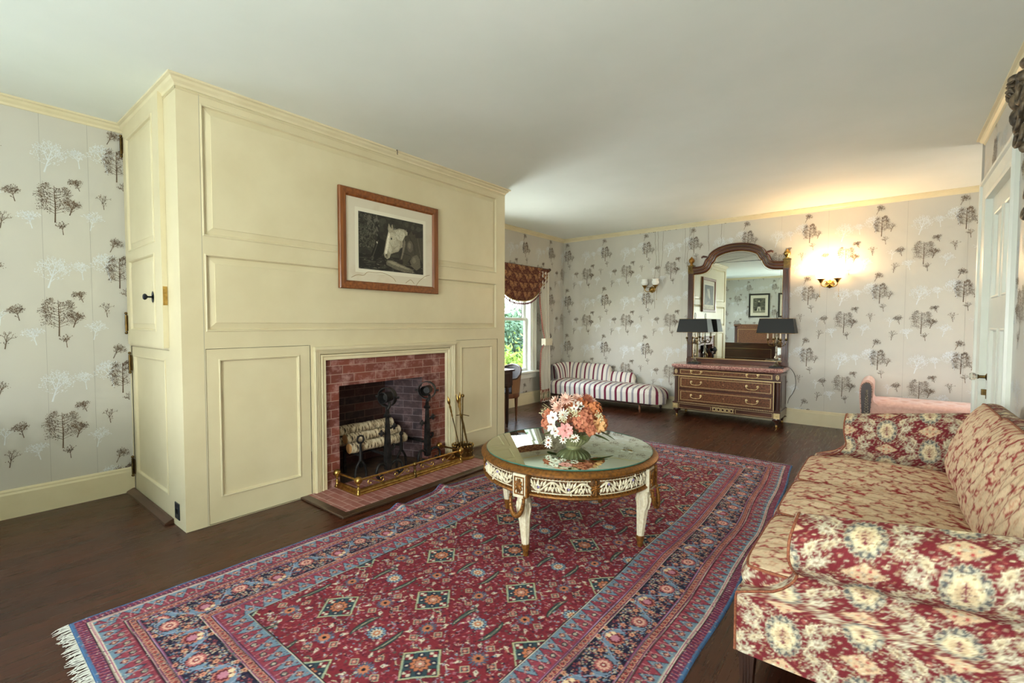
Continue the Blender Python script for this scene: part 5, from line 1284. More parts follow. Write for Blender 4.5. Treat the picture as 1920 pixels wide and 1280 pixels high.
# ================================================================== COFFEE TABLE
TCX, TCY, TZ = -1.645, 2.64, .555
def build_table():
    root = thing('coffee_table', 'round cream and gilt carved coffee table with mirrored top', 'coffee table', (TCX, TCY, .011))
    zt = TZ-.011
    M_ct = noisy('cream_carved_paint', (226, 216, 190), (206, 190, 152), 60, .5, bmp=.2, bd=.001, lo=.4, hi=.75)
    M_gr = noisy('worn_gilt_rim', (150, 98, 40), (96, 62, 32), 60, .45, .55, bmp=.2, lo=.4, hi=.7)
    m = MB(); m.lathe([(.001, zt-.006), (.535, zt-.006), (.538, zt-.004), (.538, zt-.001), (.535, zt), (.001, zt)], seg=96); m.build('glass_top', [M_tabletop], root, smooth=30)
    m = MB(); m.lathe([(.5375, zt-.0075), (.5405, zt-.005), (.5405, zt-.0015), (.538, zt+.0002)], seg=96, ring=True); m.build('glass_edge', M_glassedge, root, smooth=50)
    m = MB(); m.lathe([(.50, zt-.030), (.50, zt-.008), (.545, zt-.008), (.562, zt-.014), (.574, zt-.026), (.574, zt-.036), (.560, zt-.046), (.545, zt-.050), (.50, zt-.050)], seg=96, ring=True); m.build('gilt_rim', M_gr, root, smooth=40)
    # apron : backing ring, bead rows, pierced scrolls
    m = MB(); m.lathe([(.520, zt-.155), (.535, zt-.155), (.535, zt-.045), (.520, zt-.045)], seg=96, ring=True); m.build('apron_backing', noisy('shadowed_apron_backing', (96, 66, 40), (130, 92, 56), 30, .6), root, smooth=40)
    m = MB(); m.lathe([(.53, zt-.165), (.553, zt-.165), (.560, zt-.158), (.556, zt-.150), (.545, zt-.146), (.53, zt-.146)], seg=96, ring=True); m.build('lower_gilt_band', M_gr, root, smooth=40)
    m = MB()
    for k in range(170):
        a = 2*PI*k/170
        for z in (zt-.056, zt-.143): m.sphere((.546*math.cos(a), .546*math.sin(a), z), .0052, 5, 4)
    m.build('bead_rows', M_gr, root, smooth=60)['kind'] = 'stuff'
    legA = [math.atan2(-.502, .028), math.atan2(.03, .476), math.atan2(.472, -.002), math.atan2(.004, -.514)]
    legA = [R(-87), R(3), R(93), R(183)]
    m = MB(); g = MB(); fl = MB(); rng = random.Random(3)
    cyl = lambda a, r, z: (r*math.cos(a), r*math.sin(a), z)
    for q in range(4):
        a0 = legA[q]+.125; a1 = legA[q]+PI/2-.125
        for half in range(2):
            b0, b1 = (a0, (a0+a1)/2-.05) if half == 0 else ((a0+a1)/2+.05, a1)
            n = 4
            vine = [cyl(b0+(b1-b0)*k/40, .548, zt-.099+.026*math.sin(PI*n*k/40)*(1 if half else -1)) for k in range(41)]
            m.tube(vine, .0062, 6)
            for i in range(n):
                c = b0+(b1-b0)*(i+.5)/n; s_ = (-1 if i % 2 else 1)*(1 if half else -1); w_ = (b1-b0)/n
                for dr in (-1, 1):
                    pts = []
                    for k in range(16):
                        t = k/15; ang = PI/2*s_+dr*s_*(4.6*t); rr = .021*(1-.72*t)
                        pts.append(cyl(c+dr*.006/.55+(rr*math.cos(ang))/.55, .549+.005*math.sin(t*3), zt-.099+s_*.004+rr*math.sin(ang)))
                    m.tube(pts, [.0055*(1-.5*k/15) for k in range(16)], 6)
                for e1, e2, sc_ in ((-.5, -1, 1), (.5, -1, 1), (-.28, -1, .7), (.28, -1, .7), (0, -1, 1.1)):
                    zz = zt-.099+s_*e2*.016; m.tube([cyl(c+e1*w_*.7, .547, zt-.099+s_*.0), cyl(c+e1*w_*.9, .552, zz), cyl(c+e1*w_*1.1, .547, zz+s_*e2*.016*sc_)], [.004, .0085*sc_, .0015], 6)
                for k in range(2):
                    aa = c+w_*(rng.random()-.5)*.9; zz = zt-.099+rng.uniform(-.033, .033); dl = rng.uniform(-.02, .02)
                    m.tube([cyl(aa, .545, zz), cyl(aa+dl*.7, .552, zz+.012*(1 if rng.random() < .5 else -1)), cyl(aa+dl*1.4, .546, zz+.016)], [.0065, .005, .001], 5)
                if i % 2 == 0: fl.sphere(cyl(c+.01, .556, zt-.092+.012*s_), .0075, 7, 5)
            for z in (zt-.062, zt-.137): m.tube([cyl(b0+(b1-b0)*k/14, .545, z) for k in range(15)], .0035, 5)
        mid = (a0+a1)/2
        for k in range(9):
            an = 2*PI*k/9; g.tube([cyl(mid, .552, zt-.099), cyl(mid+.03*math.cos(an)/.55, .556, zt-.099+.036*math.sin(an))], [.010, .003], 6)
        for k in range(7):
            an = PI/2; g.sphere(cyl(mid, .556, zt-.135+.012*k), .008, 6, 4)
    m.build('pierced_scrolls', M_ct, root, smooth=60); g.build('gilt_bouquet_mount', M_gr, root, smooth=60); fl.build('mauve_flowers', noisy('mauve_paint', (150, 130, 176), (120, 110, 150), 30, .5), root, smooth=60)
    for a in legA:
        d = Vector((math.cos(a), math.sin(a))); t_ = Vector((-d.y, d.x))
        def W(r, s_, z): return (d.x*r+t_.x*s_, d.y*r+t_.y*s_, z)
        b = MB()   # square knee block
        b.loft([[W(.52, -.046, z), W(.566, -.046, z), W(.566, .046, z), W(.52, .046, z)] for z in (zt-.185, zt-.048)])
        blk = b.build('knee_block', M_ct, root, bevel=.004)
        b = MB(); b.rings(-.034, .034, zt-.165, zt-.062, [(0, .0), (.0, .004), (.006, .004), (.008, .001)], lambda u, v, o: W(.566+o, u, v), cap=False)
        for k in range(10):
            an = 2*PI*k/10; b.tube([W(.568, 0, zt-.113), W(.573, .026*math.cos(an), zt-.113+.042*math.sin(an))], [.012, .004], 6)
        b.build('leaf_mount', M_gr, blk, smooth=60)
        b = MB(); b.loft([[W(.555, s_*.05, z), W(.578, s_*.05, z), W(.578, s_*.05+.012, z), W(.555, s_*.05+.012, z)] for s_ in (1,) for z in (zt-.17, zt-.045)]); b.build('side_fillet', M_gr, blk)
        lg = MB()   # tapering fluted leg, slightly splayed inwards to the foot
        L = []
        pr = [(.002, .556), (.030, .556)]
        for r, z in ((.026, zt-.185), (.036, zt-.196), (.040, zt-.222), (.040, zt-.26), (.036, zt-.275), (.038, zt-.285), (.036, zt-.31), (.030, zt-.38), (.025, zt-.44), (.022, .07)):
            off = .530-.035*(1-(z/zt)); L.append([(d.x*off+r*math.cos(2*PI*k/24)*(1-(.10*abs(math.sin(4*2*PI*k/24)) if z < zt-.28 else .05*math.cos(6*2*PI*k/24))), d.y*off+r*math.sin(2*PI*k/24)*(1-(.10*abs(math.sin(4*2*PI*k/24)) if z < zt-.28 else .05*math.cos(6*2*PI*k/24))), z) for k in range(24)])
        lg.loft(L)
        for k in range(8):
            an = 2*PI*k/8; off = .518
            lg.tube([(d.x*off+.038*math.cos(an), d.y*off+.038*math.sin(an), zt-.215), (d.x*(off-.002)+.041*math.cos(an+.15), d.y*(off-.002)+.041*math.sin(an+.15), zt-.25), (d.x*(off-.004)+.036*math.cos(an), d.y*(off-.004)+.036*math.sin(an), zt-.305)], [.006, .008, .002], 5)
        leg = lg.build('leg', M_ct, root, smooth=50)
        off = .498; b = MB(); b.lathe([(.002, 0), (.014, .001), (.018, .014), (.016, .026), (.021, .04), (.024, .058), (.023, .072), (.002, .073)], (d.x*off, d.y*off, 0), 16, flute=lambda an, h: .08*math.cos(an*7) if h > .03 else 0); b.build('gilt_foot', M_gr, leg, smooth=50)
        b = MB()   # laurel swag hanging in front of the knee
        pts = [W(.585+.014*math.sin(PI*k/12), .045*math.cos(PI*k/12)*(1), zt-.175-.10*math.sin(PI*k/12)**.8) for k in range(13)]
        b.tube(pts, [.009+.006*math.sin(PI*k/12) for k in range(13)], 8)
        for k, p in enumerate(pts):
            for j in range(4): an = j*PI/2+k; b.sphere((p[0]+.010*math.cos(an)*d.x, p[1]+.010*math.cos(an)*d.y, p[2]+.010*math.sin(an)), .0065, 5, 4)
        b.build('laurel_swag', M_gr, root, smooth=60)
    return root
build_table()

# ================================================================== VASE AND FLOWERS
def build_flowers():
    vx, vy = -1.590, 2.622
    v = thing('ribbed_vase', 'low ribbed olive green bowl vase standing on the mirrored table', 'vase', (vx, vy, TZ+.0005))
    m = MB(); m.lathe([(.001, 0), (.050, 0), (.052, .006), (.046, .012), (.072, .024), (.100, .050), (.114, .078), (.120, .100), (.116, .101), (.108, .078), (.09, .05), (.001, .02)], seg=144, flute=lambda an, h: (-.085*abs(math.sin(an*12)) if .013 < h < .098 else 0))
    m.build('bowl', noisy('olive_green_glaze', (120, 122, 88), (142, 140, 102), 8, .28, coat=.5, bmp=.05), v, smooth=40)
    f = thing('flower_arrangement', 'silk bouquet of rust hydrangeas, pink dahlias and white lilies in the green bowl', 'flowers', (vx, vy, TZ+.105))
    rng = random.Random(21)
    toCam = Vector((0-vx, 0-vy, 0)).normalized(); rt = Vector((-toCam.y, toCam.x, 0))*-1   # rt = picture right
    rt = Vector((.778, .628, 0)); bk = Vector((-.628, .778, 0))
    def pos(r, u, b): return rt*r+bk*b+Vector((0, 0, u))
    def petal(mb, base_, d, n, L, w_, curl=.2, mi=0, seg=4):
        d = d.normalized(); s_ = d.cross(n).normalized(); n = s_.cross(d).normalized(); A = []
        for i in range(seg+1):
            t = i/seg; ww = w_*math.sin(PI*min(.97, (t*.86+.08)))**.8; c = base_+d*(L*t)+n*(curl*L*t*t)
            A.append([c-s_*ww, c+n*(-.18*ww), c+s_*ww])
        b = len(mb.v); 
        for r_ in A: mb.v += [tuple(p) for p in r_]
        for i in range(seg):
            for j in range(2): mb.f.append((b+i*3+j, b+i*3+j+1, b+(i+1)*3+j+1, b+(i+1)*3+j)); mb.m.append(mi)
    def frame(n):
        n = n.normalized(); a = n.cross(Vector((0, 0, 1)));
        if a.length < .1: a = n.cross(Vector((1, 0, 0)))
        a.normalize(); return a, n.cross(a).normalized()
    def fmat(name, c1, c2): return noisy(name, c1, c2, 60, .7, bmp=0, lo=.3, hi=.7)
    M_rust = fmat('rust_petals', (176, 92, 70), (214, 142, 106)); M_rust2 = fmat('terracotta_petals', (196, 104, 62), (226, 150, 96)); M_pk = fmat('pink_petals', (222, 142, 142), (238, 178, 168)); M_pch = fmat('peach_petals', (236, 186, 166), (244, 208, 190)); M_wh = fmat('white_petals', (232, 228, 218), (244, 238, 226)); M_or = fmat('apricot_petals', (226, 166, 104), (238, 192, 140)); M_lf = fmat('leaf_green', (66, 82, 44), (104, 116, 62)); M_ctr = fmat('flower_centre', (178, 118, 60), (140, 60, 60)); M_bd = mat('cream_buds', (232, 222, 180), .6)
    def hydrangea(c, r, mt, n=70):
        mb = MB()
        for k in range(n):
            z = 1-2*(k+.5)/n; th = k*2.39996; q = math.sqrt(1-z*z); d = Vector((q*math.cos(th), q*math.sin(th), z)); o = c+d*r*rng.uniform(.82, 1.05); a, b = frame(d); ph = rng.random()*3
            for j in range(4):
                an = ph+j*PI/2; dd = (a*math.cos(an)+b*math.sin(an))+d*rng.uniform(.05, .5); petal(mb, o, dd, d, rng.uniform(.015, .021), .0095, rng.uniform(-.4, .3), seg=3)
        mb.sphere(tuple(c), r*.78, 12, 8); mb.build('hydrangea_head', mt, f, recalc=False, smooth=70)
    def dahlia(c, n, r, mt, layers=3, k=12, w_=.006):
        mb = MB(); n = n.normalized(); a, b = frame(n)
        for l in range(layers):
            for j in range(k):
                an = 2*PI*(j+.5*l)/k; up = .15+.5*l; d = (a*math.cos(an)+b*math.sin(an))+n*up; petal(mb, c+n*.003*l, d, n, r*(1-.22*l)*rng.uniform(.85, 1.1), w_, .12)
        o = mb.build('dahlia', mt, f, recalc=False, smooth=70); m2 = MB(); m2.sphere(tuple(c+n*.008), .007, 8, 6); m2.build('flower_centre', M_ctr, o, smooth=60)
    def lily(c, n, r, mt, w_=.013, k=6, curl=-.15, up=.5, nm='lily'):
        mb = MB(); n = n.normalized(); a, b = frame(n); ph = rng.random()
        for j in range(k):
            an = ph+2*PI*j/k; petal(mb, c, (a*math.cos(an)+b*math.sin(an))+n*up, n, r, w_, curl, seg=5)
        o = mb.build(nm, mt, f, recalc=False, smooth=70); m2 = MB()
        for j in range(5): an = j*1.25; m2.tube([tuple(c), tuple(c+n*.02+(a*math.cos(an)+b*math.sin(an))*.006)], .0012, 4)
        m2.sphere(tuple(c+n*.004), .005, 6, 5); m2.build('flower_centre', M_ctr, o)
    V = lambda r, u, b: rt*r+bk*b+Vector((0, 0, u))
    hydrangea(V(.050, .085, -.075), .075, M_rust, 95); hydrangea(V(.115, .125, .0), .068, M_rust2, 80); hydrangea(V(-.165, .105, -.01), .036, M_rust, 34); hydrangea(V(-.18, .055, -.02), .03, M_rust, 26); hydrangea(V(.165, .055, -.02), .05, M_rust2, 55); hydrangea(V(.085, .035, -.13), .032, M_rust, 30); hydrangea(V(.03, .165, .02), .05, M_rust2, 55); hydrangea(V(-.02, .09, .10), .08, M_rust, 60)
    lily(V(-.075, .035, -.155), V(-.2, .3, -1), .052, M_pk, .014, 8, -.05, .3, 'pink_lily'); lily(V(-.055, .045, -.15), V(-.1, .2, -1), .035, M_pk, .010, 7, -.05, .6, 'pink_lily')
    dahlia(V(-.055, .205, -.03), V(-.2, .8, -.7), .055, M_pch, 3, 14); dahlia(V(-.105, .160, -.04), V(-.7, .5, -.6), .055, M_pch, 3, 13); dahlia(V(.02, .205, .01), V(.1, 1, -.4), .05, M_pch, 3, 13); dahlia(V(.085, .205, .0), V(.4, .9, -.4), .052, M_rust, 3, 13); dahlia(V(-.08, .12, -.09), V(-.5, .4, -.9), .042, M_wh, 3, 12); dahlia(V(-.12, .19, .02), V(-.8, .8, -.1), .05, M_pch, 2, 10); dahlia(V(.125, .185, .03), V(.7, .8, -.1), .045, M_pch, 2, 11)
    for p, n, s_, mt in (((-.14, .10, -.07), (-.6, .3, -.8), .045, M_wh), ((-.15, .055, -.06), (-.8, .1, -.6), .05, M_wh), ((-.125, .02, -.09), (-.7, -.1, -.7), .045, M_wh), ((.135, .06, -.10), (.3, .2, -1), .05, M_or), ((.155, .05, -.085), (.6, 0, -.8), .045, M_or), ((.03, .17, -.05), (0, .6, -.8), .03, M_wh), ((-.01, .155, -.07), (-.1, .5, -.9), .028, M_wh), ((.005, .185, -.03), (0, .9, -.5), .03, M_wh)):
        lily(V(*p), rt*n[0]+bk*n[2]+Vector((0, 0, n[1])), s_, mt, .015 if s_ > .04 else .009, 6 if s_ > .04 else 5)
    for p, n in (((-.01, -.005, -.165), (0, .1, -1)), ((-.045, .005, -.16), (-.1, .2, -1)), ((-.085, -.022, -.145), (-.2, 0, -1)), ((-.02, -.012, -.16), (0, 0, -1)), ((-.175, -.03, -.13), (-.3, .3, -1)), ((-.178, -.055, -.13), (-.3, 0, -1))):
        dahlia(V(*p), rt*n[0]+bk*n[2]+Vector((0, 0, n[1])), .027, M_wh, 1, 9, .0042)
    for p in ((-.20, .13, 0), (-.02, .13, -.11), (-.05, .15, -.09), (.14, .12, -.09), (.155, .095, -.10), (-.08, .10, -.13), (.0, .14, -.12)):
        mb = MB(); c = V(*p)
        for k in range(16): d = Vector((rng.gauss(0, 1), rng.gauss(0, 1), rng.gauss(0, 1))).normalized(); q = c+d*rng.uniform(.012, .03); mb.sphere(tuple(q), .0042, 6, 4); mb.tube([tuple(c*.9), tuple(q)], .0007, 3)
        mb.build('bud_spray', M_bd, f, smooth=60)
    mb = MB()
    for p0, d, L, w_ in (((.12, .02, -.03), (1, -.25, -.2), .15, .022), ((.10, .0, -.08), (1, -.1, -.5), .12, .02), ((-.02, .005, -.12), (-.1, -.1, -1), .07, .02), ((.02, .0, -.12), (.5, -.1, -1), .07, .02), ((-.12, .0, -.05), (-1, .1, -.2), .09, .02), ((-.03, .13, -.1), (-.3, .4, -1), .05, .016), ((.03, .16, -.05), (.2, .6, -.8), .05, .015), ((-.09, .07, -.12), (-.6, .2, -1), .05, .016), ((.13, .14, -.02), (1, .5, -.2), .06, .018), ((.05, .03, .12), (.3, .1, 1), .12, .03), ((-.1, .03, .1), (-.6, .1, 1), .12, .03)):
        petal(mb, V(*p0), rt*d[0]+bk*d[2]+Vector((0, 0, d[1])), Vector((0, 0, 1)), L, w_, -.2, seg=6)
    mb.build('leaves', M_lf, f, recalc=False, smooth=70)
    mb = MB()
    for p0, p1 in (((-.1, .02, -.1), (-.23, -.05, -.14)), ((-.12, .1, 0), (-.21, .17, -.02)), ((-.12, .1, 0), (-.20, .18, .0)), ((-.15, .12, 0), (-.22, .145, -.02)), ((-.09, .0, -.1), (-.175, -.04, -.13))): mb.tube([tuple(V(*p0)), tuple((V(*p0)+V(*p1))/2+Vector((0, 0, .01))), tuple(V(*p1))], .0013, 4)
    mb.build('grass_stems', mat('pale_stem', (186, 180, 140), .6), f)
build_flowers()

# ================================================================== FENDER, ANDIRONS, LOGS, TOOLS
def scroll(c, r, turns, s_=1, n=28, plane='yz', a0=0, grow=1):
    P = []
    for k in range(n+1):
        t = k/n; rr = r*(1-.8*t); a = a0+s_*turns*2*PI*t
        P.append((c[0], c[1]+rr*math.cos(a), c[2]+rr*math.sin(a)))
    return P
def build_fender():
    x0, x1, y0, y1 = -3.505, -3.20, 2.07, 3.19; z0 = .0145
    root = thing('fireplace_fender', 'low brass fender with ball posts and scrolls on the brick hearth', 'fender', ((x0+x1)/2, (y0+y1)/2, z0))
    cx, cy = (x0+x1)/2, (y0+y1)/2; a, b, c, d = x0-cx, x1-cx, y0-cy, y1-cy
    path = [(a, c), (b, c), (b, d), (a, d)]
    m = MB(); pr = [(.014, 0), (.018, .008), (.012, .014), (.012, .026), (.004, .032), (.002, .046), (-.006, .048), (-.006, 0)]
    loops = []
    for o, z in pr: loops.append([(a, c-o, z), (b+o, c-o, z), (b+o, d+o, z), (a, d+o, z)])
    m.loft(loops, cyc=False); m.add([loops[0][0], loops[-1][0], loops[0][3], loops[-1][3]], [])
    m.build('plinth', M_brass, root, recalc=False)
    m = MB(); zr = .118
    for p, q in (((a, c), (b, c)), ((b, c), (b, d)), ((b, d), (a, d))): m.tube([(*p, zr), (*q, zr)], .0085, 10)
    m.build('top_rail', M_brass, root, smooth=50)
    for p in ((a, c), (b, c), (b, 0), (b, d), (a, d)):
        r = .031 if p != (b, 0) else .021
        q = MB(); q.lathe([(.002, .0), (.020, 0), (.020, .012), (.012, .03), (.010, .045), (.017, .052), (.008, .062), (.007, .074), (.014, .082), (.008, .090)], (*p, 0), 16); q.sphere((*p, zr), r, 18, 12)
        q.build('ball_post', M_brass if r > .025 else M_brass_dk, root, smooth=50)
    def scrolls(y, s_):
        q = MB(); q.tube([(b, y-.045-.0, .078)]+[], .001, 4) if 0 else None
        P = []
        for k in range(19): t = k/18; an = PI*.2+t*3.6*PI*.5; P.append((b, y-.055+.027*(1-t*.7)*math.cos(-an), .080+s_*.027*(1-t*.7)*math.sin(-an)))
        Q = []
        for k in range(19): t = k/18; an = PI*.2+t*3.6*PI*.5; Q.append((b, y+.055-.027*(1-t*.7)*math.cos(-an), .080-s_*.027*(1-t*.7)*math.sin(-an)))
        q.tube(P, .0055, 6); q.tube(Q, .0055, 6); q.tube([P[0], (b, y, .080), Q[0]], .0055, 6); q.sphere((b, y, .078), .007, 8, 5)
        q.build('scroll', M_brass, root, smooth=60)
    for i, y in enumerate((-.40, -.14, .14, .40)): scrolls(y, 1 if i % 2 else -1)
    return root
build_fender()
def build_andiron(x, y, label, mir):
    root = thing('andiron', label, 'andiron', (x, y, .0145))
    s = MB(); s.loft([[(-q, -q, z), (q, -q, z), (q, q, z), (-q, q, z)] for q, z in ((.022, .06), (.026, .09), (.024, .2), (.020, .34), (.016, .44), (.013, .52))], capA=True)
    s.loft([[(-q, -q, z), (q, -q, z), (q, q, z), (-q, q, z)] for q, z in ((.012, .515), (.022, .525), (.024, .54), (.014, .555), (.010, .60))])
    s.build('shaft', M_iron, root, bevel=.002)
    q = MB(); q.tube(smoothpts([(0, 0, .59), (.02, -.02, .61), (.045, -.03, .60), (.05, -.01, .63), (.03, 0, .655)], 2), .013, 8); q.build('neck', M_iron, root, smooth=50)
    # big open ring and tapered cup through it
    n = 34; q = MB(); c = Vector((.0, .0, .70)); ax = Vector((.55, -.83, 0)).normalized() if mir else Vector((.35, -.93, .0)).normalized(); u = ax.cross(Vector((0, 0, 1))).normalized(); w = Vector((0, 0, 1))
    L = []
    for off, rr in ((-.024, .078), (-.024, .086), (.024, .086), (.024, .078)): L.append([tuple(c+ax*off+(u*math.cos(2*PI*k/n)+w*math.sin(2*PI*k/n))*rr) for k in range(n)])
    q.loft(L, ring=True); q.build('ring', M_iron, root, smooth=40)
    L = []; q = MB()
    for off, rr in ((-.05, .034), (-.05, .040), (.085, .050), (.088, .045), (.03, .03)): L.append([tuple(c-ax*.01+ax*off*1+(u*math.cos(2*PI*k/20)+w*math.sin(2*PI*k/20))*rr) for k in range(20)])
    q.loft(L, capB=True); q.build('cup', M_iron, root, smooth=40)
    q = MB(); q.tube([tuple(c-u*.08), tuple(c-u*.115)], [.006, .011], 8); q.tube([tuple(c+u*.08), tuple(c+u*.115)], [.006, .011], 8); q.build('ring_stub', M_iron, root)
    for s_ in (-1, 1):
        q = MB(); z = .40+.02*s_
        q.tube([(0, 0, z), (0, s_*.045, z), (0, s_*.06, z+.01)], .008, 8)
        for dy, dz in ((0, .018), (0, -.018), (.018, 0), (-.018, 0)): q.sphere((.006, s_*.068+dy, z+.012+dz), .012, 7, 5)
        q.sphere((.010, s_*.068, z+.012), .014, 8, 6); q.build('flower_hook', M_iron, root, smooth=60)
    q = MB(); q.tube(smoothpts([(.0, .02, .22), (0, .05, .23), (0, .075, .25), (.0, .07, .275), (0, .05, .27)], 2), .009, 8); q.build('side_hook', M_iron, root, smooth=60)
    for s_ in (-1, 1):
        q = MB(); q.tube(smoothpts([(0, s_*.01, .07), (.01, s_*.05, .125), (.02, s_*.11, .13), (.03, s_*.145, .07), (.03, s_*.12, .012), (.03, s_*.085, .02), (.03, s_*.08, .05)], 3), [.015]*(8*6+1+0) if 0 else .0145, 8, flat=.8); q.build('scroll_foot', M_iron, root, smooth=60)
    q = MB(); q.box(-.42, -.0, -.011, .011, .180, .202); q.box(-.42, -.395, -.014, .014, 0, .19); q.build('billet_bar', M_iron, root, bevel=.002)
    return root
build_andiron(-3.41, 2.50, 'left black wrought iron andiron with ring top in front of the logs', False)
build_andiron(-3.47, 3.005, 'right black wrought iron andiron with ring top nearest the fire tools', True)
def build_firedog(x, y, label, s):
    root = thing('firedog', label, 'firedog', (x, y, .0065))
    q = MB(); q.tube(smoothpts([(0, -.055, 0), (0, -.05, .10), (0, 0, .17)], 2), [.011]*9 if 0 else .011, 8); q.tube(smoothpts([(0, .055, 0), (0, .05, .10), (0, 0, .17)], 2), .011, 8); q.build('legs', M_iron, root, smooth=60)
    q = MB(); q.tube([(0, 0, .16), (0, 0, .24), (0, 0, .31)], [.016, .013, .010], 8); q.build('shaft', M_iron, root, smooth=60)
    q = MB(); 
    if s: q.tube([(.012*0, .032*math.cos(2*PI*k/24), .345+.032*math.sin(2*PI*k/24)) for k in range(24)], .0085, 8, closed=True); q.build('ring_top', M_iron, root, smooth=60)
    else: q.lathe([(.002, .345), (.004, .34), (.018, .325), (.020, .31), (.012, .30)], (0, 0, 0), 10); q.build('spear_top', M_iron, root)
    q = MB(); q.box(-.26, 0, -.009, .009, .196, .216); q.box(-.26, -.242, -.012, .012, 0, .20); q.build('bar', M_iron, root)
build_firedog(-3.555, 2.325, 'small black firedog with a ring top at the left end of the logs', True)
build_firedog(-3.555, 2.76, 'small black firedog with a pointed top at the right end of the logs', False)
def birch():
    m = mat('birch_bark', (200, 186, 158), .7); v = coords(m, 'Object', (3, 10, 3)); n = noise(m, v, 5, 6, .7)
    lk(m, ramp(m, n, [(.40, (40, 32, 26)), (.46, (160, 136, 104)), (.56, (212, 196, 164)), (.75, (228, 218, 196))]), bs(m).inputs['Base Color']); bump(m, n, .3, .003); return m
M_birch = birch(); M_cut = noisy('cut_log_end', (160, 106, 58), (190, 142, 90), 14, .7)
# the billets lie across the andiron bars, stacked behind one another
for (p, q, r, lab) in (((-3.62, 2.255, .272), (-3.62, 2.85, .266), .045, 'front birch log lying lowest on the firedog bars'), ((-3.705, 2.27, .338), (-3.705, 2.84, .330), .044, 'middle birch log just behind and above the front one'), ((-3.795, 2.20, .300), (-3.80, 2.72, .295), .042, 'birch log mostly hidden at the left behind the middle one'), ((-3.79, 2.25, .398), (-3.79, 2.82, .394), .046, 'topmost birch log at the back of the pile')):
    P, Q = Vector(p), Vector(q); c = (P+Q)/2; t = thing('birch_log', lab, 'log', tuple(c), group='birch logs in the fireplace')
    rng = random.Random(int(r*1000)+int(p[1]*100)); m = MB(); d = (Q-P)/2; n = 9
    m.tube([tuple(d*(-1+2*i/n)+Vector((0, 0, rng.gauss(0, .0015)))) for i in range(n+1)], [r*(1+rng.gauss(0, .03)) for _ in range(n+1)], 20); m.build('bark', M_birch, t, smooth=50)
    for s_, nm in ((-1, 'cut_end'), (1, 'cut_end')):
        e_ = MB(); dd = d.normalized(); e_.tube([tuple(d*s_), tuple(d*s_+dd*s_*.003)], r*.94, 20); e_.build(nm, M_cut, t)
    if r > .0445:
        e_ = MB(); e_.sphere((r*.8, -.12, .012), .014, 8, 6, (.5, 1, .8)); e_.build('knot', mat('dark_knot', (46, 32, 24), .8), t, smooth=60)
def build_tools():
    bx, by = -3.315, 3.335; z = .0145
    root = thing('tool_stand', 'pierced brass fire tool stand on the right end of the hearth', 'fire tool stand', (bx, by, z))
    m = MB(); m.lathe([(.001, 0), (.118, 0), (.118, .012), (.106, .018), (.106, .026), (.001, .026)], seg=32); m.build('base', M_brass, root, smooth=30)
    m = MB(); m.lathe([(.098, .026), (.104, .026), (.104, .105), (.110, .110), (.110, .116), (.100, .118), (.098, .110)], seg=40, ring=True); m.build('drum', M_brass_dk, root, smooth=30)
    m = MB()
    for k in range(20):
        a = 2*PI*k/20; m.sphere((.105*math.cos(a), .105*math.sin(a), .128), .010, 7, 5); m.sphere((.106*math.cos(a+.15), .106*math.sin(a+.15), .070), .005, 6, 4)
    m.build('pierced_gallery', M_brass, root, smooth=60)
    m = MB(); m.tube([(0.0, .0, .026), (-.005, .0, .30), (0, 0, .60)], .006, 8); m.sphere((0, 0, .62), .018, 12, 8); m.tube([(-.06, -.03, .42), (0, 0, .43), (.06, .03, .42)], .004, 6); m.build('centre_post', M_brass_dk, root, smooth=60)
    def tool(name, lab, p0, p1, head):
        P, Q = Vector(p0), Vector(p1); t = thing(name, lab, name.replace('fireplace_', ''), tuple(P+Vector((bx, by, z)))); d = Q-P
        m = MB(); m.tube([(0, 0, 0), tuple(d*.62)], .0048, 8); m.build('shaft', M_brass_dk, t, smooth=60)
        m = MB(); n = [.005, .009, .006, .011, .008, .012, .007, .014, .016, .010, .003]; m.tube([tuple(d*(.62+.38*i/10)) for i in range(11)], n, 10); m.build('handle', M_brass, t, smooth=60)
        m = MB(); head(m, d.normalized()); m.build('head', M_brass_dk, t, smooth=50)
    tool('fireplace_shovel', 'brass fire shovel leaning left in the tool stand', (-.015, -.015, .055), (-.085, -.125, .62), lambda m, d: m.loft([[(-.004, -.03*q, .10-.09*u), (.004, -.03*q, .10-.09*u), (.004, .03*q, .10-.09*u), (-.004, .03*q, .10-.09*u)] for u, q in ((0, .3), (.3, 1), (1, .9))]))
    tool('fireplace_poker', 'upright brass handled fire poker in the tool stand', (.02, -.045, .035), (-.005, -.035, .66), lambda m, d: m.tube([(0, 0, 0), (.0, .02, .03), (0, .025, .05)], [.006, .005, .002], 6))
    tool('fireplace_tongs', 'brass fire tongs leaning against the cream panel in the tool stand', (.045, .05, .035), (-.05, -.035, .63), lambda m, d: (m.tube([(0, 0, 0), tuple(d*.3+Vector((0, .012, 0))), tuple(d*.5)], .004, 6), m.tube([(0, 0, 0), tuple(d*.3-Vector((0, .012, 0))), tuple(d*.5)], .004, 6)))
build_tools()

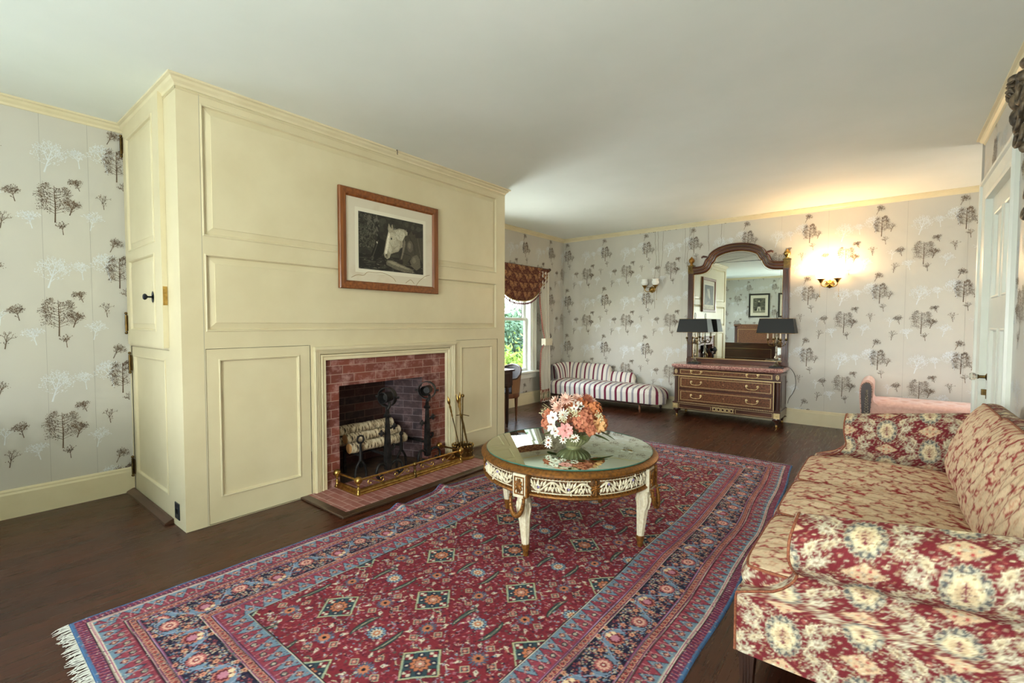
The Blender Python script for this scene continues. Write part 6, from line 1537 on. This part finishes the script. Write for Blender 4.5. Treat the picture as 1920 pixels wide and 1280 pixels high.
# ================================================================== STRIPED CHAISE
def build_chaise():
    x0, x1, y0, y1 = -4.585, -2.62, 6.73, 7.33; cx, cy = (x0+x1)/2, (y0+y1)/2
    root = thing('chaise_longue', 'cream, maroon and grey striped chaise with curved back in the far corner', 'chaise longue', (cx, cy, 0))
    CRM, MAR, GRY = np.array(lin((226, 218, 206))), np.array(lin((112, 34, 58))), np.array(lin((150, 142, 148)))
    def stripe(s, per=.187):
        t = np.mod(s/per, 1); c = np.empty(s.shape+(3,)); c[:] = CRM
        c[(t > .40) & (t < .60)] = MAR; c[(t < .09) | (t > .91)] = GRY; return c
    m = colfab('striped_upholstery', .75, 800, .2)
    O = np.array([cx, cy, 0])
    # seat : rounded slab with a domed top, right end rounded
    nu, nv = 560, 90
    u, v = np.meshgrid(np.linspace(0, 1, nu), np.linspace(0, 1, nv), indexing='ij')
    # cross-section from front bottom, up the front, over the top to the back
    fy = np.interp(v, [0, .25, .32, .42, .6, .8, .9, 1], [0, -.012, .0, .03, .22, .44, .52, .56]); fz = np.interp(v, [0, .05, .25, .32, .42, .6, .8, .9, 1], [.150, .158, .300, .338, .365, .395, .392, .375, .30])
    X = x0+u*(x1-x0); endr = .26; t = np.clip((X-(x1-endr))/endr, 0, 1); shrink = np.sqrt(np.clip(1-t**2.2, 0, 1))
    Y = y0+.02+.28+(fy-.28)*(.12+.88*shrink); Z = .150+(fz-.150)*(.30+.70*shrink**.7)-.01*t
    s = np.where(t > 0, X+t*.10*(fy-.1)*2, X)
    ang = np.arctan2(Y-(y0+.3), X-(x1-endr)); s = np.where(t > .02, (x1-endr)+ang*.17*1.0+.27*t*.35, X)
    grid_obj('seat', np.stack([X, Y, Z], -1)-O, m, root, stripe(s+.06))
    mb = MB(); mb.box(x0-cx+.02, x1-cx-.16, y0+.03-cy, y1-.03-cy, .118, .152); mb.build('seat_rail', M_darkwood, root, bevel=.004)
    # wrapped back
    path = [(-4.58, 6.86), (-4.58, 7.14)]+[(-4.44-.14*math.cos(a), 7.16+.14*math.sin(a)) for a in [PI/2*k/8 for k in range(1, 9)]]+[(-3.9, 7.30), (-3.24, 7.30)]
    Pp = resample(path, .008); n = len(Pp); tg = np.gradient(Pp, axis=0); tg /= np.linalg.norm(tg, axis=1, keepdims=True); nr = np.stack([-tg[:, 1], tg[:, 0]], 1)
    S = np.r_[0, np.cumsum(np.linalg.norm(np.diff(Pp, axis=0), axis=1))]; Lt = S[-1]; sC = S[np.argmin(np.abs(Pp[:, 0]+3.74)+np.abs(Pp[:, 1]-7.3))]
    top = np.where(S < sC-.06, .665-.02*np.clip(1-S/.3, 0, 1), .55+.115*np.sqrt(np.clip(1-np.clip((S-(sC-.06))/.10, 0, 1)**2, 0, 1)))
    top = np.where(S > Lt-.10, .36+(top-.36)*np.sqrt(np.clip(1-((S-(Lt-.10))/.10)**2, 0, 1)), top)
    sec = resample(smoothpts([(-.075, 0), (-.08, .4), (-.05, .8), (-.0, .95), (.03, 1.0), (.065, .95), (.07, .80), (.045, .4), (.04, 0)], 3), .02)
    base_ = .33; hgt = (top-base_)[:, None]; A = Pp[:, None, :]+nr[:, None, :]*sec[None, :, 0:1]*np.clip(hgt/.25, .3, 1)[..., None]; Zs = base_-.12+(hgt+.12)*sec[None, :, 1]
    grid_obj('curved_back', np.stack([A[..., 0], A[..., 1], Zs], -1)-O, m, root, stripe(S[:, None]*np.ones_like(Zs)*1.0-.02, .17), flip=False)
    for (x, y) in ((-4.50, y0+.06), (-2.955, y0+.06), (-4.50, y1-.08), (-2.80, y1-.10)):
        q = MB(); q.lathe([(.002, 0), (.010, .002), (.013, .015), (.010, .025), (.019, .045), (.021, .06), (.014, .072), (.017, .10), (.022, .122), (.022, .125)], (x-cx, y-cy, 0), 16); q.build('turned_leg', M_walnut if y < 7 else M_darkwood, root, smooth=40)
build_chaise()

# ================================================================== TUFTED BENCH BEHIND THE SOFA
def build_bench():
    x0, x1, y0, y1 = -.20, 1.55, 6.74, 7.32
    root = thing('tufted_bench', 'peach velvet button tufted bench with scrolled wooden end by the back wall', 'bench', (.6, 7.03, 0)); O = np.array([.6, 7.03, 0])
    mv = noisy('peach_velvet', (214, 164, 146), (226, 182, 164), 30, .7, bmp=.1); bs(mv).inputs['Sheen Weight'].default_value = .4
    nx, ny = 240, 90; X, Y = np.meshgrid(np.linspace(x0, x1, nx), np.linspace(y0, y1, ny), indexing='ij')
    f = np.clip(1-np.abs((X-(x0+x1)/2)/((x1-x0)/2))**10, 0, 1)**.5*np.clip(1-np.abs((Y-7.03)/.29)**6, 0, 1)**.5
    Z = .435+.055*f; B = []
    for i in range(9):
        for j in range(3):
            bx = x0+.16+.19*i+(.095 if j % 2 else 0); by = y0+.13+.16*j; Z = Z-.022*np.exp(-((X-bx)**2+(Y-by)**2)/.0012)*f; B.append((bx, by))
    grid_obj('seat_cushion', np.stack([X, Y, Z], -1)-O, mv, root)
    q = MB(); q.box(x0-.6, x1-.6, y0-7.03, y1-7.03, .33, .437); q.build('seat_side', mv, root, bevel=.01)
    q = MB(); q.box(x0-.6, x1-.6, y0-7.03-.005, y1-7.03, .27, .33); q.build('seat_rail', M_darkwood, root, bevel=.004)
    q = MB()
    for b in B: q.sphere((b[0]-.6, b[1]-7.03, .470), .008, 6, 4, (1, 1, .5))
    q.build('buttons', mv, root, smooth=60)['kind'] = 'stuff'
    sec = smoothpts([(-.06, .30), (-.075, .45), (-.082, .60), (-.07, .68), (-.02, .725), (.03, .71), (.055, .66), (.05, .56), (.045, .48), (.10, .44), (.11, .40)], 3)
    q = MB(); q.loft([[(-.20-.6+a+.02, y-7.03, b) for a, b in sec] for y in (y0-.01, y0+.005, y1-.02, y1)]); q.build('scroll_arm', mv, root, smooth=40)
    fr = smoothpts([(-.05, .30), (-.06, .45), (-.066, .60), (-.055, .66), (-.015, .69), (.02, .675), (.036, .62), (.03, .45), (.02, .30)], 3)
    q = MB(); q.loft([[(-.18-.6+a, y-7.03, b) for a, b in fr] for y in (y0-.03, y0-.01)]); fa = q.build('arm_facing', M_darkwood, root, smooth=30)
    q = MB()
    for k in range(9):
        z = .34+.03*k; w_ = .020*(1-k/12); 
        for s_ in (-1, 1): q.tube([(-.79, y0-7.03-.032, z), (-.79+s_*w_, y0-7.03-.036, z+.018), (-.79+s_*w_*.5, y0-7.03-.032, z+.03)], [.005, .006, .002], 5)
    q.build('carved_leaf', noisy('pale_carved_highlight', (150, 136, 112), (90, 74, 56), 60, .5), fa, smooth=60)
    q = MB()
    for k in range(26):
        p = fr[int(k*(len(fr)-1)/25)]; q.sphere((-.18-.6+p[0]*1.08, y0-7.03-.012, p[1]+.004), .005, 5, 4)
    q.build('nail_heads', M_brass_dk, root, smooth=60)['kind'] = 'stuff'
    for x in (-.14, 1.45):
        for y in (y0+.05, y1-.06): q = MB(); q.lathe([(.002, 0), (.014, .002), (.018, .03), (.014, .05), (.026, .2), (.03, .272)], (x-.6, y-7.03, 0), 14); q.build('leg', M_darkwood, root, smooth=40)
build_bench()

# ================================================================== WINDOW CORNER: DESK, CHAIR, CURTAIN, SWAG
def build_desk():
    x0, x1, y0, y1 = -4.50, -3.83, 4.29, 4.80; cx, cy = (x0+x1)/2, (y0+y1)/2
    root = thing('writing_desk', 'dark wood writing desk corner showing beyond the chimney breast', 'desk', (cx, cy, 0))
    q = MB(); q.box(x0-cx-.012, x1-cx+.012, y0-cy, y1-cy+.014, .735, .758); q.build('desk_top', M_darkwood, root, bevel=.004)
    q = MB(); q.box(x0-cx+.015, x1-cx-.012, y0-cy+.015, y1-cy-.012, .545, .735); q.build('apron', M_darkwood, root)
    for s_, u0, u1 in ((1, y0-cy+.05, y1-cy-.06),):
        q = MB(); q.rings(u0, u1, .575, .715, [(0, 0), (.0, .004), (.008, .006), (.014, .001)], lambda u, v, o: (x1-cx-.012+o, u, v)); q.build('side_panel', M_darkwood, root)
    for x in (x0+.04, x1-.035):
        for y in (y0+.04, y1-.095):
            q = MB(); q.box(x-cx-.028, x-cx+.028, y-cy-.028, y-cy+.028, .52, .56); q.lathe([(.002, 0), (.008, .003), (.012, .02), (.009, .032), (.016, .05), (.018, .07), (.024, .49), (.028, .50), (.022, .52)], (x-cx, y-cy, 0), 14); q.build('leg', M_darkwood, root, smooth=40)
build_desk()
def build_chair():
    root = thing('desk_chair', 'brown curved tub back chair pulled up to the dark writing desk', 'chair', (-4.20, 5.02, 0), R(0))
    mc = noisy('woven_cane_back', (150, 108, 66), (116, 78, 46), 160, .6, bmp=.2, bd=.001); r = .225
    a = np.linspace(-R(20), R(200), 60); v = np.linspace(0, 1, 14); A, V = np.meshgrid(a, v, indexing='ij')
    back = np.sin(np.clip(A, 0, PI)); topz = .60+.165*np.clip(back, 0, 1)**1.3
    Z = .40+(topz-.40)*V; RR = r+.012+.045*V*back
    P = np.stack([RR*np.cos(A), RR*np.sin(A)*.95, Z], -1); grid_obj('tub_back', P, mc, root)
    Pi = P.copy(); Pi[..., :2] *= .93; grid_obj('tub_back_lining', Pi, noisy('dark_leather', (34, 30, 32), (46, 40, 40), 20, .65), root, flip=True)
    q = MB(); q.tube([tuple(p) for p in (P[:, -1]*.5+Pi[:, -1]*.5)], .014, 8); q.build('top_rail', M_knobdark if 0 else M_darkwood, root, smooth=60)
    q = MB(); q.lathe([(.001, .335), (.225, .335), (.232, .35), (.232, .39), (.225, .40), (.001, .40)], seg=40); q.build('seat_rail', M_walnut, root, smooth=30)
    q = MB(); q.lathe([(.001, .40), (.215, .40), (.218, .42), (.19, .44), (.001, .45)], seg=36); q.build('seat', noisy('dark_leather_seat', (40, 38, 44), (56, 52, 56), 20, .4), root, smooth=50)
    for an in (R(18), R(162), R(-40), R(220)):
        x, y = .20*math.cos(an), .19*math.sin(an); q = MB(); q.lathe([(.002, 0), (.009, .002), (.012, .03), (.015, .05), (.010, .06), (.014, .08), (.023, .30), (.025, .34)], (x, y, 0), 14); q.build('leg', M_walnut, root, smooth=40)
build_chair()
def damask(cv, dark, light, seed=1):
    rng = random.Random(seed); W, Hh = cv.w, cv.h
    def leaf(x, y, a, L, w_, c): cv.ell(x+L/2*math.cos(a), y+L/2*math.sin(a), L/2, w_, c, a)
    def mo(ox, oy):
        for cx, cy in ((0, 0), (W/2, Hh/2)):
            x, y = ox+cx, oy+cy
            for s_ in (-1, 1):
                for k in range(9):
                    t = k/8; a = PI/2-s_*(.25+1.9*t); leaf(x+s_*.01, y-.03+.03*t, a, .085*(1-.35*t), .011, light); leaf(x+s_*.01, y-.03+.03*t, a, .075*(1-.35*t), .003, dark)
                for k in range(6):
                    t = k/5; a = -PI/2+s_*(.3+1.2*t); leaf(x+s_*.035, y+.05, a, .06, .008, light)
            cv.star(x, y-.045, .030, 7, .35, light); cv.star(x, y-.045, .017, 6, .4, dark); cv.ell(x, y-.045, .006, .006, light)
    tiled(cv, mo)
def build_swag():
    root = thing('window_valance', 'brown and gold damask swag valance with fringe across the window top', 'valance', (-4.66, 5.96, 2.28))
    ya, yb_ = 5.17, 6.74; nu, nv = 330, 130
    u, v = np.meshgrid(np.linspace(0, 1, nu), np.linspace(0, 1, nv), indexing='ij')
    Y = ya+u*(yb_-ya); drop = .035+.53*np.clip(1-np.abs(2*u-1)**2.6, 0, 1)
    Z = 2.285-v*drop; X = -4.655+.05+.045*np.sin(PI*np.clip(v, 0, 1))*1.2*np.clip(1-np.abs(2*u-1)**3, 0, 1)+.010*np.sin(v*22+6*(u-.5)**2*4)
    cv = Cv(.26, .30, .0025, (92, 48, 40)); damask(cv, (92, 48, 40), (166, 120, 82)); r3 = random.Random(5)
    for k in range(170):
        a_, b_, t_ = r3.random()*.26, r3.random()*.30, r3.random()*3; cv.ell(a_, b_, r3.uniform(.008, .018), .0035, (150, 106, 72) if k % 3 else (92, 48, 40), t_)
    c = cv.sample(Y-.10, 2.30-v*drop*1.05-(.10*(2*u-1)**2)); Pz = np.stack([X, Y, Z], -1)-np.array([-4.66, 5.96, 2.28])
    grid_obj('swag', Pz, colfab('damask_cloth', .7, 500, .2), root, c)
    q = MB(); q.tube([tuple(p) for p in Pz[::6, -1]], .009, 6); q.build('gold_braid', noisy('gold_braid', (182, 146, 74), (140, 104, 48), 200, .6), root, smooth=60)
    q = MB(); rng = random.Random(2)
    for k in range(96):
        p = Pz[int((k+.5)/96*(nu-1)), -1]; L = .062+rng.uniform(-.004, .004); q.tube([tuple(p), (p[0]+.004, p[1]+rng.gauss(0, .002), p[2]-L*.6)], .0028, 4, mi=0); q.tube([(p[0]+.004, p[1], p[2]-L*.5), (p[0]+.004, p[1], p[2]-L)], [.0045, .0062], 5, mi=1)
    q.build('tassel_fringe', [mat('cream_fringe', (226, 214, 180), .8), mat('maroon_fringe_tips', (96, 44, 44), .8)], root, smooth=60)['kind'] = 'stuff'
    q = MB(); q.tube([(.04, ya-5.96-.02, .004), (.04, yb_-5.96+.02, .004)], .011, 8); q.build('rod', M_darkwood, root, smooth=60)
    for y in (ya-5.96-.03, yb_-5.96+.03): q = MB(); q.sphere((.045, y, .0), .026, 14, 9); q.build('rod_finial', M_darkwood, root, smooth=60)
build_swag()
def build_curtain():
    root = thing('curtain', 'pale silk curtain with patterned border tied back right of the window', 'curtain', (-4.60, 6.64, .02))
    nu, nv = 150, 260; u, v = np.meshgrid(np.linspace(0, 1, nu), np.linspace(0, 1, nv), indexing='ij')
    z = .02+v*2.21
    yl = np.interp(z, [.02, .3, .55, .9, 1.02, 1.12, 1.35, 1.7, 2.1, 2.23], [6.47, 6.45, 6.44, 6.47, 6.56, 6.56, 6.50, 6.43, 6.40, 6.40]); yr = np.interp(z, [.02, .5, .9, 1.02, 1.12, 1.4, 2.23], [6.80, 6.79, 6.77, 6.745, 6.745, 6.735, 6.73])
    Y = yl+(yr-yl)*u; amp = .030*np.interp(z, [0, .9, 1.05, 1.3, 2.2], [1, .75, .45, .7, 1])
    X = -4.60+amp*np.sin(u*2*PI*3.5+.6)+.006*np.sin(u*40)+.02*np.interp(z, [.9, 1.07, 1.25], [0, 1, 0])
    base_ = np.empty(u.shape+(3,)); base_[:] = lin((214, 208, 192))
    rd, gn, cr = np.array(lin((134, 66, 56))), np.array(lin((120, 118, 90))), np.array(lin((220, 206, 170)))
    s = np.where(u < .16, z, Y)
    def pat(a, b): return (np.abs(np.mod(a/.035, 1)-.5)+np.abs(b-.5)) < .42
    b1 = (u < .16); c = base_.copy(); c[b1] = np.where(pat(z, u/.16)[..., None], cr, rd)[b1]
    b2 = (z < .20) & (z > .055); zz = (z-.055)/.145; c[b2] = np.where(pat(Y, zz)[..., None], np.where((np.abs(np.mod(Y/.035, 1)-.5) < .15)[..., None], gn, cr), (rd+cr)/2)[b2]
    b3 = ((z < .075) & (z > .03)) | ((z > .19) & (z < .225)); c[b3] = np.where((np.mod(Y/.02, 1) < .35)[..., None], cr, rd)[b3]
    m = colfab('silk_cloth', .42, 300, .15); bs(m).inputs['Sheen Weight'].default_value = .3
    grid_obj('drape', np.stack([X, Y, z], -1)-np.array([-4.60, 6.64, .02]), m, root, c, flip=True)
    q = MB(); q.loft([[(x_-4.585+4.60, y_-6.64, zz-.02) for x_, y_, in ((.045, 6.55), (.062, 6.60), (.066, 6.70), (.045, 6.755), (-.03, 6.76), (-.04, 6.55))] for zz in (.985, 1.0, 1.085, 1.10)]); q.build('tieback', mat('cream_tieback', (214, 204, 178), .6), root, smooth=60)
    q = MB(); q.tube([(-.12, .115, 1.08), (-.02, .125, 1.085), (.02, .13, 1.10), (.03, .12, 1.125)], .006, 6); q.build('tieback_hook', M_iron, root, smooth=60)
build_curtain()

# ================================================================== CARVED MIRROR ON THE RIGHT WALL
def build_carved():
    cy, cz = 2.90, 1.98; root = thing('carved_wall_mirror', 'dark carved rococo mirror frame at the right edge of the picture', 'mirror', (XR-.004, cy, cz))
    mg_ = noisy('dark_carved_gilding', (124, 106, 82), (66, 56, 44), 30, .5, .35, bmp=.4, bd=.003, lo=.35, hi=.6)
    q = MB(); L = []
    for rr, o in ((1.0, .01), (1.0, .05), (1.10, .075), (1.2, .06), (1.24, .01)): L.append([(-o, .25*rr*math.cos(2*PI*k/48), .42*rr*math.sin(2*PI*k/48)) for k in range(48)])
    q.loft(L, ring=True); q.build('oval_frame', mg_, root, smooth=40)
    q = MB(); q.loft([[(-o, .25*math.cos(2*PI*k/48), .42*math.sin(2*PI*k/48)) for k in range(48)] for o in (.008, .02)]); q.build('mirror_glass', M_mirror, root)
    rng = random.Random(4)
    def curl(y, z, r, a0, turns, s_, th, x=.07):
        n = 20; P = []
        for k in range(n+1): t = k/n; rr = r*(1-.75*t); a = a0+s_*turns*2*PI*t; P.append((-x-.02*math.sin(PI*t), y+rr*math.cos(a), z+rr*math.sin(a)))
        return P, [th*(1-.45*k/n) for k in range(n+1)]
    for s_ in (-1, 1):
        q = MB()
        for (y, z, r, a0, tr, th) in ((.42, .03, .075, 1.2, .9, .020), (.44, -.07, .05, 2.5, .9, .016), (.40, .12, .05, -.8, .9, .017), (.36, -.18, .05, .6, .9, .015), (.28, -.33, .055, 1.2, .9, .014), (.24, -.42, .045, 1, .9, .012), (.34, .27, .05, 1, .8, .013), (.30, .36, .06, 2.2, .9, .016)):
            P, T_ = curl(y, z, r, a0, tr, s_, th, .06); P = [(p[0], s_*abs(p[1]) if 1 else p[1], p[2]) for p in P]; q.tube(P, T_, 7)
        for k in range(26):
            a = -1.2+2.4*k/25; q.sphere((-.05-rng.random()*.03, s_*(.33*math.cos(a)+.05*rng.random()), .50*math.sin(a)), rng.uniform(.012, .026), 7, 5, (1, .8, 1.3))
        q.build('carved_side', mg_, root, smooth=60)
    for s_ in (-1, 1):     # crest figures, leaning out from the wall
        q = MB()
        for (y, z, x, r, sc_) in ((.60, .57, .10, .030, (1, 1, 1)), (.635, .545, .115, .022, (1, .8, 1.2)), (.56, .50, .10, .036, (1, .8, 1.3)), (.61, .49, .10, .020, (1, 1, 1)), (.57, .42, .10, .030, (1, .7, 1.6)), (.54, .34, .09, .026, (1, .7, 1.6)), (.52, .60, .09, .032, (1, 1, 1)), (.45, .64, .08, .038, (1, 1.2, .8)), (.50, .25, .08, .022, (1, .8, 1.3)), (.59, .62, .11, .024, (1.2, 1, 1))): q.sphere((-x, s_*y, z), r, 10, 7, sc_)
        for k in range(9):
            a = 2*PI*k/9; q.tube([(-.12, s_*.60, .575), (-.13, s_*(.60+.03*math.cos(a)), .575+.032*math.sin(a)), (-.115, s_*(.60+.05*math.cos(a+.4)), .575+.05*math.sin(a+.4))], [.008, .011, .002], 6)
        for (y, z, r, a0, th) in ((.62, .52, .055, 0, .011), (.585, .44, .05, 2, .012), (.635, .45, .035, 1, .009), (.55, .585, .05, .5, .011), (.53, .38, .06, 1.5, .012), (.47, .52, .08, 2.5, .014), (.56, .30, .04, .4, .010), (.50, .30, .06, 2.2, .011), (.64, .56, .035, 2, .008), (.44, .42, .06, .8, .012)):
            P, T_ = curl(y, z, r, a0, 1.1, s_, th, .09); q.tube([(p[0], s_*abs(p[1]), p[2]) for p in P], T_, 7)
        q.build('carved_crest', mg_, root, smooth=60)
    return root
build_carved()

# ================================================================== BED BEHIND THE CAMERA (reflected in the tall mirror)
def build_bed():
    root = thing('bed', 'dark wood bed head and foot with pale cover reflected in the tall mirror', 'bed', (-3.30, -1.35, 0))
    def board(nm, y, z1, w_, m):
        q = MB(); q.box(-w_, w_, y-.03, y+.03, .12, z1-.05); q.box(-w_-.03, w_+.03, y-.05, y+.05, z1-.05, z1); q.box(-w_-.015, w_+.015, y-.04, y+.04, z1-.09, z1-.05)
        b = q.build(nm, m, root, bevel=.004); g = MB(); yy = y+.031
        for p in ((-w_+.1, w_-.1, z1-.17, z1-.164), (-w_+.1, w_-.1, .30, .306), (-w_+.1, -w_+.106, .3, z1-.17), (w_-.106, w_-.1, .3, z1-.17)): g.box(p[0], p[1], yy, yy+.003, p[2], p[3])
        g.build('brass_line', M_goldline, b)
        for s_ in (-1, 1): l = MB(); l.box(s_*(w_-.03)-.035, s_*(w_-.03)+.035, y-.04, y+.04, 0, z1-.05); l.build('leg', M_mahog_v, root)
        return b
    hb = board('headboard', -1.05, 1.34, .78, M_burl); board('footboard', 1.0, .80, .78, M_mahog)
    for s_ in (-1, 1): q = MB(); q.box(s_*.74-.015, s_*.74+.015, -1.02, .98, .25, .42); q.build('side_rail', M_mahog, root)
    q = MB(); q.box(-.72, .72, -1.0, .95, .40, .60); q.build('mattress', mat('white_bed_cover', (226, 228, 230), .8), root, bevel=.04)
build_bed()

# ================================================================== OUTSIDE THE FAR WINDOW
mb = MB(); mb.box(-60, XL-.5, -10, 60, -3.3, -3.0); mb.build('ground', noisy('rough_grass', (70, 92, 44), (104, 124, 62), 2, .9), kind='structure')
M_leafA = noisy('sunny_leaves', (96, 124, 34), (150, 168, 66), 2, .7, bmp=0); M_leafB = noisy('blue_green_leaves', (48, 78, 52), (96, 122, 86), 2, .7, bmp=0); M_bark = noisy('grey_bark', (84, 72, 60), (60, 50, 42), 10, .9)
def tree(name, label, loc, h, rad, m, n, seed, crown_lo=.3, leaf=.10):
    rng = random.Random(seed); root = thing(name, label, 'tree', loc)
    q = MB(); q.tube([(0, 0, 0), (.05, .02, h*.4), (0, 0, h*.8)], [.16, .11, .04], 8)
    for k in range(7): a = rng.random()*6.3; z = h*rng.uniform(.3, .7); q.tube([(0, 0, z), (rad*.6*math.cos(a), rad*.6*math.sin(a), z+h*.2)], [.05, .015], 5)
    q.build('trunk', M_bark, root, smooth=60)
    V = np.zeros((n*4, 3)); r = np.random.RandomState(seed); k = 26; cl = []
    for i in range(k): a = rng.random()*6.3; zz = rng.uniform(crown_lo, 1)*h; rr = rad*math.sqrt(max(.05, 1-((zz/h-.62)/.42)**2))*rng.uniform(.2, .85); cl.append((rr*math.cos(a), rr*math.sin(a), zz-.1*h))
    cl = np.array(cl); c = cl[r.randint(0, k, n)]+r.normal(0, 1, (n, 3))*rad*.17
    a = r.normal(0, 1, (n, 3)); a /= np.linalg.norm(a, axis=1, keepdims=True); b = np.cross(a, r.normal(0, 1, (n, 3))); b /= np.linalg.norm(b, axis=1, keepdims=True)
    s = leaf*r.uniform(.6, 1.2, (n, 1)); V = np.stack([c-a*s, c+b*s*.5, c+a*s, c-b*s*.5], 1).reshape(-1, 3)
    me = bpy.data.meshes.new('foliage'); me.from_pydata(V.tolist(), [], [(4*i, 4*i+1, 4*i+2, 4*i+3) for i in range(n)]); me.materials.append(m); box_uv(me); o = bpy.data.objects.new('foliage', me); C.objects.link(o); o.parent = root
tree('garden_tree', 'bright yellow green leafy tree low outside the far window', (-10.6, 13.4, -3), 3.3, 2.0, M_leafA, 9000, 1)
tree('garden_tree', 'pale green tree seen through the middle of the far window', (-14.5, 18.4, -3), 4.3, 2.6, M_leafB, 9000, 2, leaf=.13)
tree('garden_tree', 'darker tree close to the right edge of the window view', (-11.0, 16.2, -3), 3.9, 1.1, M_leafB, 6000, 3)
tree('garden_tree', 'sparse branched tree rising into the sky through the upper sash', (-18.5, 24.0, -3), 7.4, 1.9, M_leafB, 900, 4, .55, .09)
tree('garden_tree', 'distant wooded hillside tree behind the pale green one', (-24, 29, -3), 4.6, 5, M_leafB, 9000, 6, leaf=.25)

for pre, g in (('wall_sconce', 'brass sconces on the back wall'), ('andiron', 'tall iron andirons'), ('firedog', 'small iron firedogs'), ('garden_tree', 'trees outside the far window'), ('framed_portrait', 'black framed prints behind the camera')):
    for o in C.objects:
        if o.parent is None and o.name.split('.')[0] == pre: o['group'] = g
bpy.context.view_layer.update()
